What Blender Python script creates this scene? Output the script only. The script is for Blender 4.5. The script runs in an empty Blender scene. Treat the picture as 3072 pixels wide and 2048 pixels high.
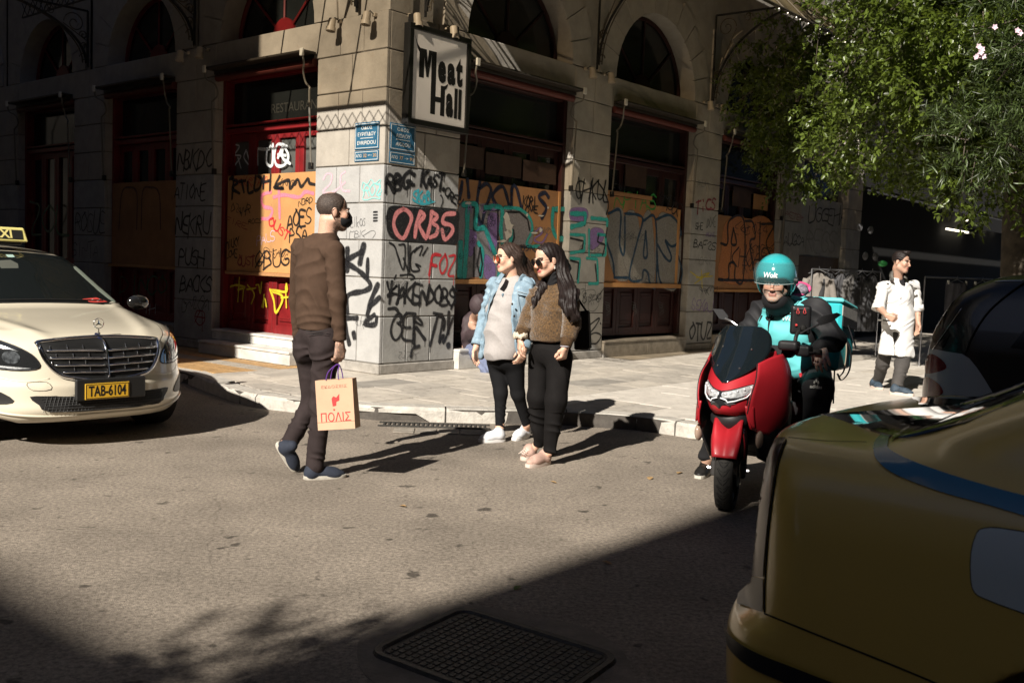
import bpy, bmesh, math, random
import numpy as np
from mathutils import Vector, Matrix
R=math.radians
rng=np.random.RandomState(7); random.seed(7)
SC=bpy.context.scene
COL=SC.collection
# ------------------------------------------------------------------ camera
F_=2973.; HC=1.42
roll=R(2.2); pitch=math.atan(222/F_)
FW=np.array([0,math.cos(pitch),-math.sin(pitch)]); U0=np.array([0,math.sin(pitch),math.cos(pitch)]); R0=np.array([1.,0,0])
RT=math.cos(roll)*R0+math.sin(roll)*U0; UP=-math.sin(roll)*R0+math.cos(roll)*U0
CAM=np.array([0,0,HC])
cd=bpy.data.cameras.new('camera'); cam=bpy.data.objects.new('camera',cd); COL.objects.link(cam)
cd.lens=F_/3072*36; cd.sensor_width=36; cd.clip_start=.05; cd.clip_end=600
cam.matrix_world=Matrix(((RT[0],UP[0],-FW[0],0),(RT[1],UP[1],-FW[1],0),(RT[2],UP[2],-FW[2],HC),(0,0,0,1)))
cd.dof.use_dof=True; cd.dof.focus_distance=7.6; cd.dof.aperture_fstop=7.1
SC.camera=cam
# ------------------------------------------------------------------ light
SUN_EL=R(33.5); SAZ=R(27.4)
SDIR=np.array([math.sin(SAZ)*math.cos(SUN_EL),math.cos(SAZ)*math.cos(SUN_EL),-math.sin(SUN_EL)])
sl=bpy.data.lights.new('sun','SUN'); sl.energy=5.0; sl.angle=R(.53); sl.color=(1,.93,.83)
so=bpy.data.objects.new('sun',sl); COL.objects.link(so)
so.rotation_euler=Vector(SDIR).to_track_quat('-Z','Y').to_euler(); so.location=(-12,-25,30)
W=bpy.data.worlds.new('World'); SC.world=W; W.use_nodes=True
nt=W.node_tree; bg=nt.nodes['Background']; sk=nt.nodes.new('ShaderNodeTexSky'); sk.sky_type='NISHITA'; sk.sun_disc=False
sk.sun_elevation=SUN_EL; sk.sun_rotation=math.pi+SAZ
nt.links.new(sk.outputs[0],bg.inputs[0]); bg.inputs[1].default_value=.05; sk.air_density=.4; sk.dust_density=.3
SC.view_settings.view_transform='Standard'; SC.view_settings.look='None'; SC.view_settings.exposure=.85; SC.view_settings.gamma=1
SC.view_settings.use_curve_mapping=False
SC.cycles.max_bounces=8; SC.cycles.transparent_max_bounces=24; SC.cycles.caustics_reflective=False; SC.cycles.caustics_refractive=False
# ------------------------------------------------------------------ geometry of the place, seen once from the survey point
def ray(x,y): return FW+(x-1536)/F_*RT-(y-1024)/F_*UP
def at(x,y,Y):
    d=ray(x,y); return CAM+d*(Y/d[1])
def ground(x,y,z=0.):
    d=ray(x,y); return CAM+d*((z-HC)/d[2])
def onplane(x,y,p0,n):
    d=ray(x,y); return CAM+d*(((p0-CAM)@n)/(d@n))
SW=.13
aL=R(49.9); aR=R(40.1)
dL=np.array([-math.sin(aL),math.cos(aL),0]); dR=np.array([math.sin(aR),math.cos(aR),0]); nL=-dR; nR=-dL
K=ground(1134,1124,SW)
ZU=np.array([0,0,1.])
def fp(s,u,z,w=0.):
    d,n=(dL,nL) if s=='L' else (dR,nR)
    return K+d*u+n*w+ZU*z
def fuz(s,x,y,w=0.):
    d,n=(dL,nL) if s=='L' else (dR,nR)
    p=onplane(x,y,K+n*w,n)-K
    return p@d,p[2]
# ------------------------------------------------------------------ materials
MATS={}
def L_(c): return tuple(c)+(1,) if len(c)==3 else tuple(c)
def mat(name,col,rough=.6,metal=0.,n=0.,ns=8.,bump=0.,bs=60.,coat=0.,emit=None,es=1.,trans=0.,alpha=1.,spec=.5,col2=None,n2=None,sheen=0.,ior=1.45,lo=.35,hi=.65,det=6):
    if name in MATS: return MATS[name]
    m=bpy.data.materials.new(name); m.use_nodes=True; t=m.node_tree; b=t.nodes['Principled BSDF']
    b.inputs['Base Color'].default_value=L_(col); b.inputs['Roughness'].default_value=rough; b.inputs['Metallic'].default_value=metal
    b.inputs['Specular IOR Level'].default_value=spec; b.inputs['Coat Weight'].default_value=coat; b.inputs['Coat Roughness'].default_value=.04
    b.inputs['Transmission Weight'].default_value=trans; b.inputs['Alpha'].default_value=alpha; b.inputs['Sheen Weight'].default_value=sheen; b.inputs['IOR'].default_value=ior
    if emit: b.inputs['Emission Color'].default_value=L_(emit); b.inputs['Emission Strength'].default_value=es
    tc=t.nodes.new('ShaderNodeTexCoord')
    if n>0 or col2:
        no=t.nodes.new('ShaderNodeTexNoise'); no.inputs['Scale'].default_value=ns; no.inputs['Detail'].default_value=det; no.inputs['Roughness'].default_value=.62
        t.links.new(tc.outputs['Object'],no.inputs['Vector'])
        mr=t.nodes.new('ShaderNodeMapRange'); mr.inputs[1].default_value=lo; mr.inputs[2].default_value=hi
        t.links.new(no.outputs[0],mr.inputs[0])
        mx=t.nodes.new('ShaderNodeMix'); mx.data_type='RGBA'
        c2=col2 if col2 else tuple(c*(1-n) for c in col[:3])
        mx.inputs[6].default_value=L_(c2); mx.inputs[7].default_value=L_(col)
        t.links.new(mr.outputs[0],mx.inputs[0]); out=mx.outputs[2]
        if n2:  # (scale, low, high, colour) a second layer: stains, flecks
            q=t.nodes.new('ShaderNodeTexNoise'); q.inputs['Scale'].default_value=n2[0]; q.inputs['Detail'].default_value=8; q.inputs['Roughness'].default_value=.7
            t.links.new(tc.outputs['Object'],q.inputs['Vector'])
            r2=t.nodes.new('ShaderNodeMapRange'); r2.inputs[1].default_value=n2[1]; r2.inputs[2].default_value=n2[2]; t.links.new(q.outputs[0],r2.inputs[0])
            m2=t.nodes.new('ShaderNodeMix'); m2.data_type='RGBA'; m2.inputs[7].default_value=L_(n2[3])
            t.links.new(r2.outputs[0],m2.inputs[0]); t.links.new(out,m2.inputs[6]); out=m2.outputs[2]
        t.links.new(out,b.inputs['Base Color'])
    if bump>0:
        nb=t.nodes.new('ShaderNodeTexNoise'); nb.inputs['Scale'].default_value=bs; nb.inputs['Detail'].default_value=5
        t.links.new(tc.outputs['Object'],nb.inputs['Vector'])
        bp=t.nodes.new('ShaderNodeBump'); bp.inputs['Strength'].default_value=min(1,bump); bp.inputs['Distance'].default_value=.01
        t.links.new(nb.outputs[0],bp.inputs['Height']); t.links.new(bp.outputs[0],b.inputs['Normal'])
    MATS[name]=m; return m
def paint(name,col,rough=.5,soft=True):
    """spray paint: cover thins out towards the edge of the stroke (attribute a)"""
    k='paint_'+name
    if k in MATS: return MATS[k]
    m=bpy.data.materials.new(k); m.use_nodes=True; t=m.node_tree; b=t.nodes['Principled BSDF']
    b.inputs['Base Color'].default_value=L_(col); b.inputs['Roughness'].default_value=rough
    a=t.nodes.new('ShaderNodeAttribute'); a.attribute_name='a'
    tc=t.nodes.new('ShaderNodeTexCoord'); no=t.nodes.new('ShaderNodeTexNoise'); no.inputs['Scale'].default_value=45; no.inputs['Detail'].default_value=4
    t.links.new(tc.outputs['Object'],no.inputs['Vector'])
    mu=t.nodes.new('ShaderNodeMath'); mu.operation='MULTIPLY_ADD'; mu.inputs[1].default_value=.9; mu.inputs[2].default_value=.42; t.links.new(no.outputs[0],mu.inputs[0])
    m3=t.nodes.new('ShaderNodeMath'); m3.operation='MULTIPLY'; m3.use_clamp=True; t.links.new(a.outputs['Fac'],m3.inputs[0]); t.links.new(mu.outputs[0],m3.inputs[1])
    t.links.new(m3.outputs[0],b.inputs['Alpha']); MATS[k]=m; return m
def vcol(name,rough=.55,bump=0.,bs=300,sss=0.,mul=0.,ms=40,spec=.5):
    """skin or cloth coloured by the mesh's own colour attribute"""
    if name in MATS: return MATS[name]
    m=bpy.data.materials.new(name); m.use_nodes=True; t=m.node_tree; b=t.nodes['Principled BSDF']
    a=t.nodes.new('ShaderNodeAttribute'); a.attribute_name='col'; out=a.outputs['Color']
    tc=t.nodes.new('ShaderNodeTexCoord')
    if mul>0:
        no=t.nodes.new('ShaderNodeTexNoise'); no.inputs['Scale'].default_value=ms; no.inputs['Detail'].default_value=5; t.links.new(tc.outputs['Object'],no.inputs['Vector'])
        mr=t.nodes.new('ShaderNodeMapRange'); mr.inputs[1].default_value=.3; mr.inputs[2].default_value=.7; mr.inputs[3].default_value=1-mul; mr.inputs[4].default_value=1+mul*.4; t.links.new(no.outputs[0],mr.inputs[0])
        mx=t.nodes.new('ShaderNodeMix'); mx.data_type='RGBA'; mx.blend_type='MULTIPLY'; mx.inputs[0].default_value=1
        t.links.new(out,mx.inputs[6]); t.links.new(mr.outputs[0],mx.inputs[7]); out=mx.outputs[2]
    t.links.new(out,b.inputs['Base Color']); b.inputs['Roughness'].default_value=rough; b.inputs['Specular IOR Level'].default_value=spec
    if sss: b.inputs['Subsurface Weight'].default_value=sss; b.inputs['Subsurface Radius'].default_value=(.012,.005,.003); b.inputs['Subsurface Scale'].default_value=1
    if bump:
        nb=t.nodes.new('ShaderNodeTexNoise'); nb.inputs['Scale'].default_value=bs; t.links.new(tc.outputs['Object'],nb.inputs['Vector'])
        bp=t.nodes.new('ShaderNodeBump'); bp.inputs['Strength'].default_value=bump; bp.inputs['Distance'].default_value=.005
        t.links.new(nb.outputs[0],bp.inputs['Height']); t.links.new(bp.outputs[0],b.inputs['Normal'])
    MATS[name]=m; return m
# ------------------------------------------------------------------ objects
def tag(o,label=None,cat=None,group=None,kind=None):
    if label: o['label']=label
    if cat: o['category']=cat
    if group: o['group']=group
    if kind: o['kind']=kind
    return o
def thing(name,loc,label=None,cat=None,group=None,rz=0.):
    o=bpy.data.objects.new(name,None); COL.objects.link(o); o.location=loc; o.rotation_euler=(0,0,rz); o.empty_display_size=.2
    return tag(o,label,cat,group)
def wloc(o):
    v=np.zeros(3)
    while o is not None: v+=np.array(o.location); o=o.parent
    return v
def link(name,me,m,parent=None,origin=None):
    o=bpy.data.objects.new(name,me); COL.objects.link(o)
    if m is not None and not isinstance(m,(list,tuple)): me.materials.append(m)
    elif m: [me.materials.append(x) for x in m]
    if parent is not None: o.parent=parent
    return o
def raw(name,V,Fc,m,parent=None,smooth=False,world=True,attrs=None,origin=None,recalc=False,mi=None):
    V=np.asarray(V,float).reshape(-1,3)
    if world and parent is not None: V=V-wloc(parent)
    if origin is not None: V=V-np.asarray(origin)
    me=bpy.data.meshes.new(name)
    if isinstance(Fc,np.ndarray):
        k=Fc.shape[1]; me.vertices.add(len(V)); me.vertices.foreach_set('co',V.astype(np.float32).ravel())
        me.loops.add(Fc.size); me.loops.foreach_set('vertex_index',Fc.ravel().astype(np.int32))
        me.polygons.add(len(Fc)); me.polygons.foreach_set('loop_start',(np.arange(len(Fc))*k).astype(np.int32)); me.update(calc_edges=True)
    else: me.from_pydata([tuple(v) for v in V],[],[tuple(int(i) for i in f) for f in Fc])
    if recalc:
        bm=bmesh.new(); bm.from_mesh(me); bmesh.ops.recalc_face_normals(bm,faces=bm.faces); bm.to_mesh(me); bm.free()
    if smooth: me.shade_smooth()
    if attrs:
        for k,v in attrs.items():
            a=me.color_attributes.new(k,'FLOAT_COLOR','POINT'); v=np.asarray(v,np.float32)
            if v.ndim==1: v=np.stack([v,v,v,np.ones_like(v)],1)
            elif v.shape[1]==3: v=np.concatenate([v,np.ones((len(v),1),np.float32)],1)
            a.data.foreach_set('color',v.ravel())
    if mi is not None: me.polygons.foreach_set('material_index',np.asarray(mi,np.int32))
    o=link(name,me,m,parent)
    if origin is not None: o.location=origin
    return o
def unit(v): v=np.asarray(v,float); return v/max(1e-9,np.linalg.norm(v))
def frame(d,up=(0,0,1)):
    d=unit(d); u=np.asarray(up,float)
    if abs(d@unit(u))>.98: u=np.array([1.,0,0])
    s=unit(np.cross(d,u)); return d,s,np.cross(s,d)
def catmull(P,n=6,closed=False):
    P=np.asarray(P,float)
    if len(P)<3 and not closed: return np.array([P[0]+(P[-1]-P[0])*t for t in np.linspace(0,1,n+1)])
    Q=np.vstack([P[-1],P,P[0],P[1]]) if closed else np.vstack([2*P[0]-P[1],P,2*P[-1]-P[-2]])
    out=[]
    m=len(P) if closed else len(P)-1
    for i in range(m):
        a,b,c,d=Q[i],Q[i+1],Q[i+2],Q[i+3]
        for t in np.arange(n)/n:
            out.append(.5*((2*b)+(c-a)*t+(2*a-5*b+4*c-d)*t*t+(3*b-a-3*c+d)*t**3))
    if not closed: out.append(P[-1])
    return np.array(out)
class MB:
    def __init__(s): s.V=[]; s.F=[]
    def add(s,V,F):
        n=len(s.V); s.V+= [tuple(v) for v in np.asarray(V,float)]; s.F+=[tuple(i+n for i in f) for f in F]; return s
    def hexa(s,P,b=0.):   # P: 8 corners, 0-3 bottom loop, 4-7 top loop
        P=np.asarray(P,float)
        if b<=0: return s.add(P,[(0,3,2,1),(4,5,6,7),(0,1,5,4),(1,2,6,5),(2,3,7,6),(3,0,4,7)])
        nb=[(1,3,4),(0,2,5),(1,3,6),(2,0,7),(5,7,0),(4,6,1),(5,7,2),(6,4,3)]
        # chamfered box: three vertices per corner, one on each face
        faces=[(0,3,2,1),(4,5,6,7),(0,1,5,4),(1,2,6,5),(2,3,7,6),(3,0,4,7)]
        V=[];idx={}
        for fi,f in enumerate(faces):
            for i in f:
                a,c=[j for j in f if j in nb[i]]
                v=P[i]+unit(P[a]-P[i])*b+unit(P[c]-P[i])*b
                idx[(fi,i)]=len(V); V.append(v)
        F=[tuple(idx[(fi,i)] for i in f) for fi,f in enumerate(faces)]
        for i in range(8): F.append(tuple(idx[(fi,i)] for fi,f in enumerate(faces) if i in f))
        done=set()
        for fi,f in enumerate(faces):
            for j in range(4):
                a,c=f[j],f[(j+1)%4]
                if (c,a) in done or (a,c) in done: continue
                done.add((a,c)); fj=[k for k,g in enumerate(faces) if k!=fi and a in g and c in g][0]
                F.append((idx[(fi,c)],idx[(fi,a)],idx[(fj,a)],idx[(fj,c)]))
        return s.add(V,F)
    def box(s,c,h,ax=None,b=0.):
        c=np.asarray(c,float); A=np.eye(3) if ax is None else np.asarray(ax,float)
        P=[c+A[0]*h[0]*x+A[1]*h[1]*y+A[2]*h[2]*z for z in(-1,1) for x,y in((-1,-1),(1,-1),(1,1),(-1,1))]
        return s.hexa(P,b)
    def fbox(s,side,u0,u1,z0,z1,w0,w1,b=0.):
        P=[fp(side,u,z,w) for z in(z0,z1) for u,w in((u0,w0),(u1,w0),(u1,w1),(u0,w1))]
        return s.hexa(P,b)
    def tube(s,P,r,n=8,cap=True,flat=None):
        P=np.asarray(P,float); m=len(P); r=np.broadcast_to(np.asarray(r,float),(m,)) if np.ndim(r)<2 else r
        V=[];F=[]; prev=None
        for i in range(m):
            d=unit(P[min(i+1,m-1)]-P[max(i-1,0)])
            if prev is None: _,sd,up=frame(d)
            else:
                sd=unit(prev-d*(prev@d)); up=np.cross(sd,d)
            prev=sd
            for k in range(n):
                a=2*math.pi*k/n; V.append(P[i]+sd*math.cos(a)*r[i]+up*math.sin(a)*r[i]*(flat or 1))
        for i in range(m-1):
            for k in range(n): F.append((i*n+k,i*n+(k+1)%n,(i+1)*n+(k+1)%n,(i+1)*n+k))
        if cap: F.append(tuple(range(n-1,-1,-1))); F.append(tuple((m-1)*n+k for k in range(n)))
        return s.add(V,F)
    def prism(s,poly,ext):
        P=np.asarray(poly,float); n=len(P); e=np.asarray(ext,float)
        return s.add(np.vstack([P,P+e]),[tuple(range(n)),tuple(range(2*n-1,n-1,-1))]+[(i,(i+1)%n,n+(i+1)%n,n+i) for i in range(n)])
    def lathe(s,prof,o,ax,n=24,arc=2*math.pi):  # prof: (r,h)
        d,a,b=frame(ax); V=[];F=[];m=len(prof)
        for k in range(n):
            t=arc*k/n
            for r,h in prof: V.append(np.asarray(o)+d*h+(a*math.cos(t)+b*math.sin(t))*r)
        for k in range(n):
            for i in range(m-1): F.append((k*m+i,((k+1)%n)*m+i,((k+1)%n)*m+i+1,k*m+i+1))
        return s.add(V,F)
    def ball(s,c,r,n=10,ax=None):
        r=np.broadcast_to(np.asarray(r,float),(3,)); A=np.eye(3) if ax is None else np.asarray(ax); V=[];F=[];m=n//2
        for i in range(m+1):
            for k in range(n):
                t=math.pi*i/m; p=2*math.pi*k/n
                V.append(np.asarray(c)+A[0]*r[0]*math.sin(t)*math.cos(p)+A[1]*r[1]*math.sin(t)*math.sin(p)+A[2]*r[2]*math.cos(t))
        for i in range(m):
            for k in range(n): F.append((i*n+k,i*n+(k+1)%n,(i+1)*n+(k+1)%n,(i+1)*n+k))
        return s.add(V,F)
    def grid(s,G):   # G: [m][n] points
        G=np.asarray(G,float); m,n=G.shape[:2]
        return s.add(G.reshape(-1,3),[(i*n+j,i*n+j+1,(i+1)*n+j+1,(i+1)*n+j) for i in range(m-1) for j in range(n-1)])
    def build(s,name,m,parent=None,smooth=False,origin=None,world=True,solid=0.,sub=0,angle=None,recalc=True):
        o=raw(name,s.V,s.F,m,parent,False,world,origin=origin,recalc=recalc)
        if smooth: o.data.shade_smooth()
        if angle is not None:
            o.data.shade_smooth(); o.data.set_sharp_from_angle(angle=R(angle))
        if solid: md=o.modifiers.new('solid','SOLIDIFY'); md.thickness=solid; md.offset=0
        if sub: md=o.modifiers.new('sub','SUBSURF'); md.levels=sub; md.render_levels=sub
        return o
def copy_tree(o,parent=None):
    c=o.copy(); COL.objects.link(c)
    if parent is not None: c.parent=parent
    for ch in list(KIDS.get(o.name,o.children)): copy_tree(ch,c)
    return c
KIDS={}
def text_mesh(s,size=1.,bold=0.,sx=1.,shear=0.,res=3,align='CENTER'):
    """flat lettering as vertices and faces in the xy plane, centred, size = letter height scale"""
    cu=bpy.data.curves.new('t','FONT'); cu.body=s; cu.size=size; cu.align_x=align; cu.align_y='CENTER'; cu.offset=bold; cu.shear=shear; cu.resolution_u=res; cu.fill_mode='FRONT'
    o=bpy.data.objects.new('t',cu); COL.objects.link(o); dg=bpy.context.evaluated_depsgraph_get()
    me=bpy.data.meshes.new_from_object(o.evaluated_get(dg)); V=np.array([v.co[:] for v in me.vertices]); Fc=[tuple(p.vertices) for p in me.polygons]
    bpy.data.objects.remove(o); bpy.data.curves.remove(cu); bpy.data.meshes.remove(me)
    if len(V): V[:,0]*=sx
    return V,Fc
def fit_text(mb,s,c,ex,ey,w,h,bold=.0,shear=0.):
    """lettering scaled to fill a box of width w and height h centred on c"""
    V,Fc=text_mesh(s,1.,bold=bold,shear=shear); lo,hi=V.min(0),V.max(0); V=(V-(lo+hi)/2)/np.maximum(1e-6,hi-lo)*[w,h,1]
    mb.add(np.asarray(c)+V[:,:1]*np.asarray(ex)+V[:,1:2]*np.asarray(ey),Fc); return mb
def put_text(mb,s,c,ex,ey,size,**k):
    V,Fc=text_mesh(s,size,**k)
    if len(V): mb.add(np.asarray(c)+V[:,:1]*np.asarray(ex)+V[:,1:2]*np.asarray(ey),Fc)
    return mb
# ================================================================== SETTING
asphalt=mat('asphalt',(.30,.256,.208),.85,n=.42,ns=1.1,bump=.5,bs=170,n2=(95,.60,.70,(.30,.27,.24)),lo=.3,hi=.7,spec=.3)
# extra aggregate flecks
t=asphalt.node_tree; b=t.nodes['Principled BSDF']; tc=[n for n in t.nodes if n.type=='TEX_COORD'][0]
vo=t.nodes.new('ShaderNodeTexNoise'); vo.inputs['Scale'].default_value=42; vo.inputs['Detail'].default_value=10; vo.inputs['Roughness'].default_value=.85; t.links.new(tc.outputs['Object'],vo.inputs['Vector'])
mr=t.nodes.new('ShaderNodeMapRange'); mr.inputs[1].default_value=.38; mr.inputs[2].default_value=.62; mr.inputs[3].default_value=.42; mr.inputs[4].default_value=1.55; t.links.new(vo.outputs[0],mr.inputs[0])
mx=t.nodes.new('ShaderNodeMix'); mx.data_type='RGBA'; mx.blend_type='MULTIPLY'; mx.inputs[0].default_value=1
src=b.inputs['Base Color'].links[0].from_socket; t.links.new(src,mx.inputs[6]); t.links.new(mr.outputs[0],mx.inputs[7])
st=t.nodes.new('ShaderNodeTexNoise'); st.inputs['Scale'].default_value=5.5; st.inputs['Detail'].default_value=3; t.links.new(tc.outputs['Object'],st.inputs['Vector'])
ms=t.nodes.new('ShaderNodeMapRange'); ms.inputs[1].default_value=.655; ms.inputs[2].default_value=.70; ms.inputs[3].default_value=1; ms.inputs[4].default_value=.35; t.links.new(st.outputs[0],ms.inputs[0])
m2=t.nodes.new('ShaderNodeMix'); m2.data_type='RGBA'; m2.blend_type='MULTIPLY'; m2.inputs[0].default_value=1; t.links.new(mx.outputs[2],m2.inputs[6]); t.links.new(ms.outputs[0],m2.inputs[7])
# hairline cracks, patchily present
wn=t.nodes.new('ShaderNodeTexNoise'); wn.inputs['Scale'].default_value=3.; wn.inputs['Detail'].default_value=6; t.links.new(tc.outputs['Object'],wn.inputs['Vector'])
wa=t.nodes.new('ShaderNodeMix'); wa.data_type='RGBA'; wa.blend_type='LINEAR_LIGHT'; wa.inputs[0].default_value=.12; t.links.new(tc.outputs['Object'],wa.inputs[6]); t.links.new(wn.outputs[1],wa.inputs[7])
vr=t.nodes.new('ShaderNodeTexVoronoi'); vr.feature='DISTANCE_TO_EDGE'; vr.inputs['Scale'].default_value=.42; t.links.new(wa.outputs[2],vr.inputs['Vector'])
vm=t.nodes.new('ShaderNodeMapRange'); vm.inputs[1].default_value=.0006; vm.inputs[2].default_value=.0028; vm.inputs[3].default_value=.78; vm.inputs[4].default_value=1; t.links.new(vr.outputs[0],vm.inputs[0])
vk=t.nodes.new('ShaderNodeTexNoise'); vk.inputs['Scale'].default_value=.9; t.links.new(tc.outputs['Object'],vk.inputs['Vector']); vq=t.nodes.new('ShaderNodeMapRange'); vq.inputs[1].default_value=.44; vq.inputs[2].default_value=.50; t.links.new(vk.outputs[0],vq.inputs[0])
vx=t.nodes.new('ShaderNodeMath'); vx.operation='MAXIMUM'; t.links.new(vm.outputs[0],vx.inputs[0]); t.links.new(vq.outputs[0],vx.inputs[1])
m4=t.nodes.new('ShaderNodeMix'); m4.data_type='RGBA'; m4.blend_type='MULTIPLY'; m4.inputs[0].default_value=1; t.links.new(m2.outputs[2],m4.inputs[6]); t.links.new(vx.outputs[0],m4.inputs[7]); t.links.new(m4.outputs[2],b.inputs['Base Color'])
raw('road',[(-250,-250,0),(250,-250,0),(250,250,0),(-250,250,0)],[(0,1,2,3)],asphalt); tag(bpy.data.objects['road'],kind='structure')
stone_w=mat('marble_white',(.62,.60,.56),.45,n=.35,ns=3,bump=.15,bs=40,n2=(9,.55,.62,(.42,.41,.40)))
stone_k=mat('kerb_marble',(.50,.47,.42),.6,n=.3,ns=9,bump=.5,bs=45,n2=(26,.56,.70,(.30,.27,.23)))
grout=mat('grout',(.085,.075,.065),.9,n=.3,ns=20,bump=.3)
kl=[fp('L',22,0,1.65),fp('L',1.35,0,1.65),[-2.62,9.55,0],[-2.0,9.12,0],[-1.2,8.86,0],[-.25,8.9,0],[.5,8.98,0],[1.15,8.86,0],[1.75,8.45,0],[2.6,8.45,0],[9,9.0,0],[20,10,0]]
kl=np.array([[p[0],p[1],0] for p in kl])
poly=[tuple(p) for p in kl]+[(40,11,0),(60,60,0),(-45,60,0),(-45,20,0)]
pav=bpy.data.objects.new('pavement',None); COL.objects.link(pav); tag(pav,kind='structure')
MB().prism([(x,y,.0005) for x,y,_ in poly],(0,0,SW-.0115)).build('mortar_bed',grout,pav)
def clip(P,a,n):   # keep side (p-a).n>0
    out=[]
    for i in range(len(P)):
        p,q=P[i],P[(i+1)%len(P)]; dp=(p-a)@n; dq=(q-a)@n
        if dp>0: out.append(p)
        if dp*dq<0: out.append(p+(q-p)*(dp/(dp-dq)))
    return out
def kclip(P,off):
    c=np.mean(P,axis=0); best=None
    for i in range(len(kl)-1):
        d=kl[i+1]-kl[i]; t_=min(1,max(0,((c-kl[i])@d)/(d@d))); q=np.linalg.norm(c-kl[i]-d*t_)
        if best is None or q<best[0]: best=(q,kl[i],unit(d))
    q,a,d=best; n=np.array([-d[1],d[0],0])
    if (c-a)@n<0 and q>.9: return []
    return clip(P,a+n*off,n)
slabm=[mat('slab_a',(.54,.49,.42),.6,n=.25,ns=5,bump=.25,bs=50,n2=(14,.56,.68,(.25,.22,.19))),mat('slab_b',(.46,.42,.365),.65,n=.3,ns=4,bump=.25,bs=50,n2=(11,.56,.68,(.2,.18,.16))),
 mat('slab_c',(.66,.61,.54),.5,n=.2,ns=6,bump=.2,bs=60,n2=(18,.58,.7,(.3,.27,.23))),mat('slab_d',(.33,.305,.27),.7,n=.3,ns=5,bump=.3)]
far=MB(); cnt=0
def slab(P,m,b=.004,nm='paving_slab'):
    global cnt
    P=[np.asarray(p,float) for p in P]
    if len(P)<3: return
    c=np.mean(P,axis=0); z0=SW-.010; z1=SW+rng.uniform(-.0015,.0015)
    q=[p+unit(c-p)*.0105 for p in P]; tp=[p+unit(c-p)*.004 for p in q]; n=len(P)
    V=[(p[0],p[1],z0) for p in q]+[(p[0],p[1],z1-.002) for p in q]+[(p[0],p[1],z1) for p in tp]
    Fc=[(i,(i+1)%n,n+(i+1)%n,n+i) for i in range(n)]+[(n+i,n+(i+1)%n,2*n+(i+1)%n,2*n+i) for i in range(n)]+[tuple(range(2*n,3*n))]
    raw(nm,V,Fc,m,pav,recalc=False)
slabs=[]
w_=-1.31; row=0
while w_<13:
    wd=.42 if w_<2.3 else .36; u_=-6+rng.uniform(0,.6)
    while u_<18:
        ln=rng.uniform(.55,.95) if w_<2.3 else rng.uniform(.7,1.5)
        P=[fp('R',a,0,b_) for a,b_ in((u_,w_),(u_+ln,w_),(u_+ln,w_+wd),(u_,w_+wd))]; P=[np.array([p[0],p[1],0]) for p in P]
        # stay clear of the left pavement strip
        c=np.mean(P,axis=0); cl=(c-K)@dL
        P=clip(P,fp('L',1.02,0,0)*[1,1,0],-dL); 
        if len(P)>2: P=clip(P,fp('R',0,0,-.02)*[1,1,0],nR) if (c-K)@dR>0 else P
        if len(P)>2: P=kclip(P,.19)
        if len(P)>2:
            c=np.mean(P,axis=0)
            if abs(c[0])<.62*c[1]+1.2 and not ((c-K)@nL<-.0 and (c-K)@nR<0):
                slabs.append((c[1],P,w_))
        u_+=ln
    w_+=wd; row+=1
slabs.sort(key=lambda s:s[0])
for i,(d_,P,w_) in enumerate(slabs):
    m=slabm[rng.choice([2,0,2,1],p=[.55,.25,.15,.05])] if w_>2.3 else slabm[rng.choice([0,1,3],p=[.6,.33,.07])]
    if i<285: slab(P,m)
    else: far.prism([(p[0],p[1],SW-.01) for p in [q+unit(np.mean(P,axis=0)-q)*.007 for q in P]],(0,0,.0105))
if far.F: tag(far.build('distant_slabs',slabm[0],pav),kind='stuff')
# yellow tiles with a ribbed band
ty=mat('tile_yellow',(.60,.38,.17),.7,n=.25,ns=9,bump=.2,n2=(16,.54,.7,(.30,.22,.14)))
t=ty.node_tree; br=t.nodes.new('ShaderNodeTexBrick'); br.inputs['Scale'].default_value=11; br.inputs['Mortar Size'].default_value=.04; br.inputs['Color1'].default_value=(1,1,1,1); br.inputs['Color2'].default_value=(.8,.8,.8,1); br.inputs['Mortar'].default_value=(.45,.4,.36,1)
mp=t.nodes.new('ShaderNodeMapping'); mp.inputs['Rotation'].default_value=(0,0,R(40)); tcn=[n for n in t.nodes if n.type=='TEX_COORD'][0]; t.links.new(tcn.outputs['Object'],mp.inputs[0]); t.links.new(mp.outputs[0],br.inputs[0])
bb=t.nodes['Principled BSDF']; mx=t.nodes.new('ShaderNodeMix'); mx.data_type='RGBA'; mx.blend_type='MULTIPLY'; mx.inputs[0].default_value=1; t.links.new(bb.inputs['Base Color'].links[0].from_socket,mx.inputs[6]); t.links.new(br.outputs[0],mx.inputs[7]); t.links.new(mx.outputs[2],bb.inputs['Base Color'])
tg=mat('tile_ribbed',(.30,.265,.22),.75,n=.25,ns=9)
for j in range(5):
    for i in range(38):
        u0=1.03+i*.3; P=[fp('L',a,0,b_)*[1,1,0] for a,b_ in((u0,.02+j*.29),(u0+.3,.02+j*.29),(u0+.3,.31+j*.29),(u0,.31+j*.29))]
        if j==2:
            mb=MB()
            for r_ in range(6):
                a=.61+r_*.047; mb.fbox('L',u0+.006,u0+.294,-.01,.0,a,a+.03,.003)
            mb.build('ribbed_tile',tg,pav)
        else: slab(P,ty,nm='yellow_tile')
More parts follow.
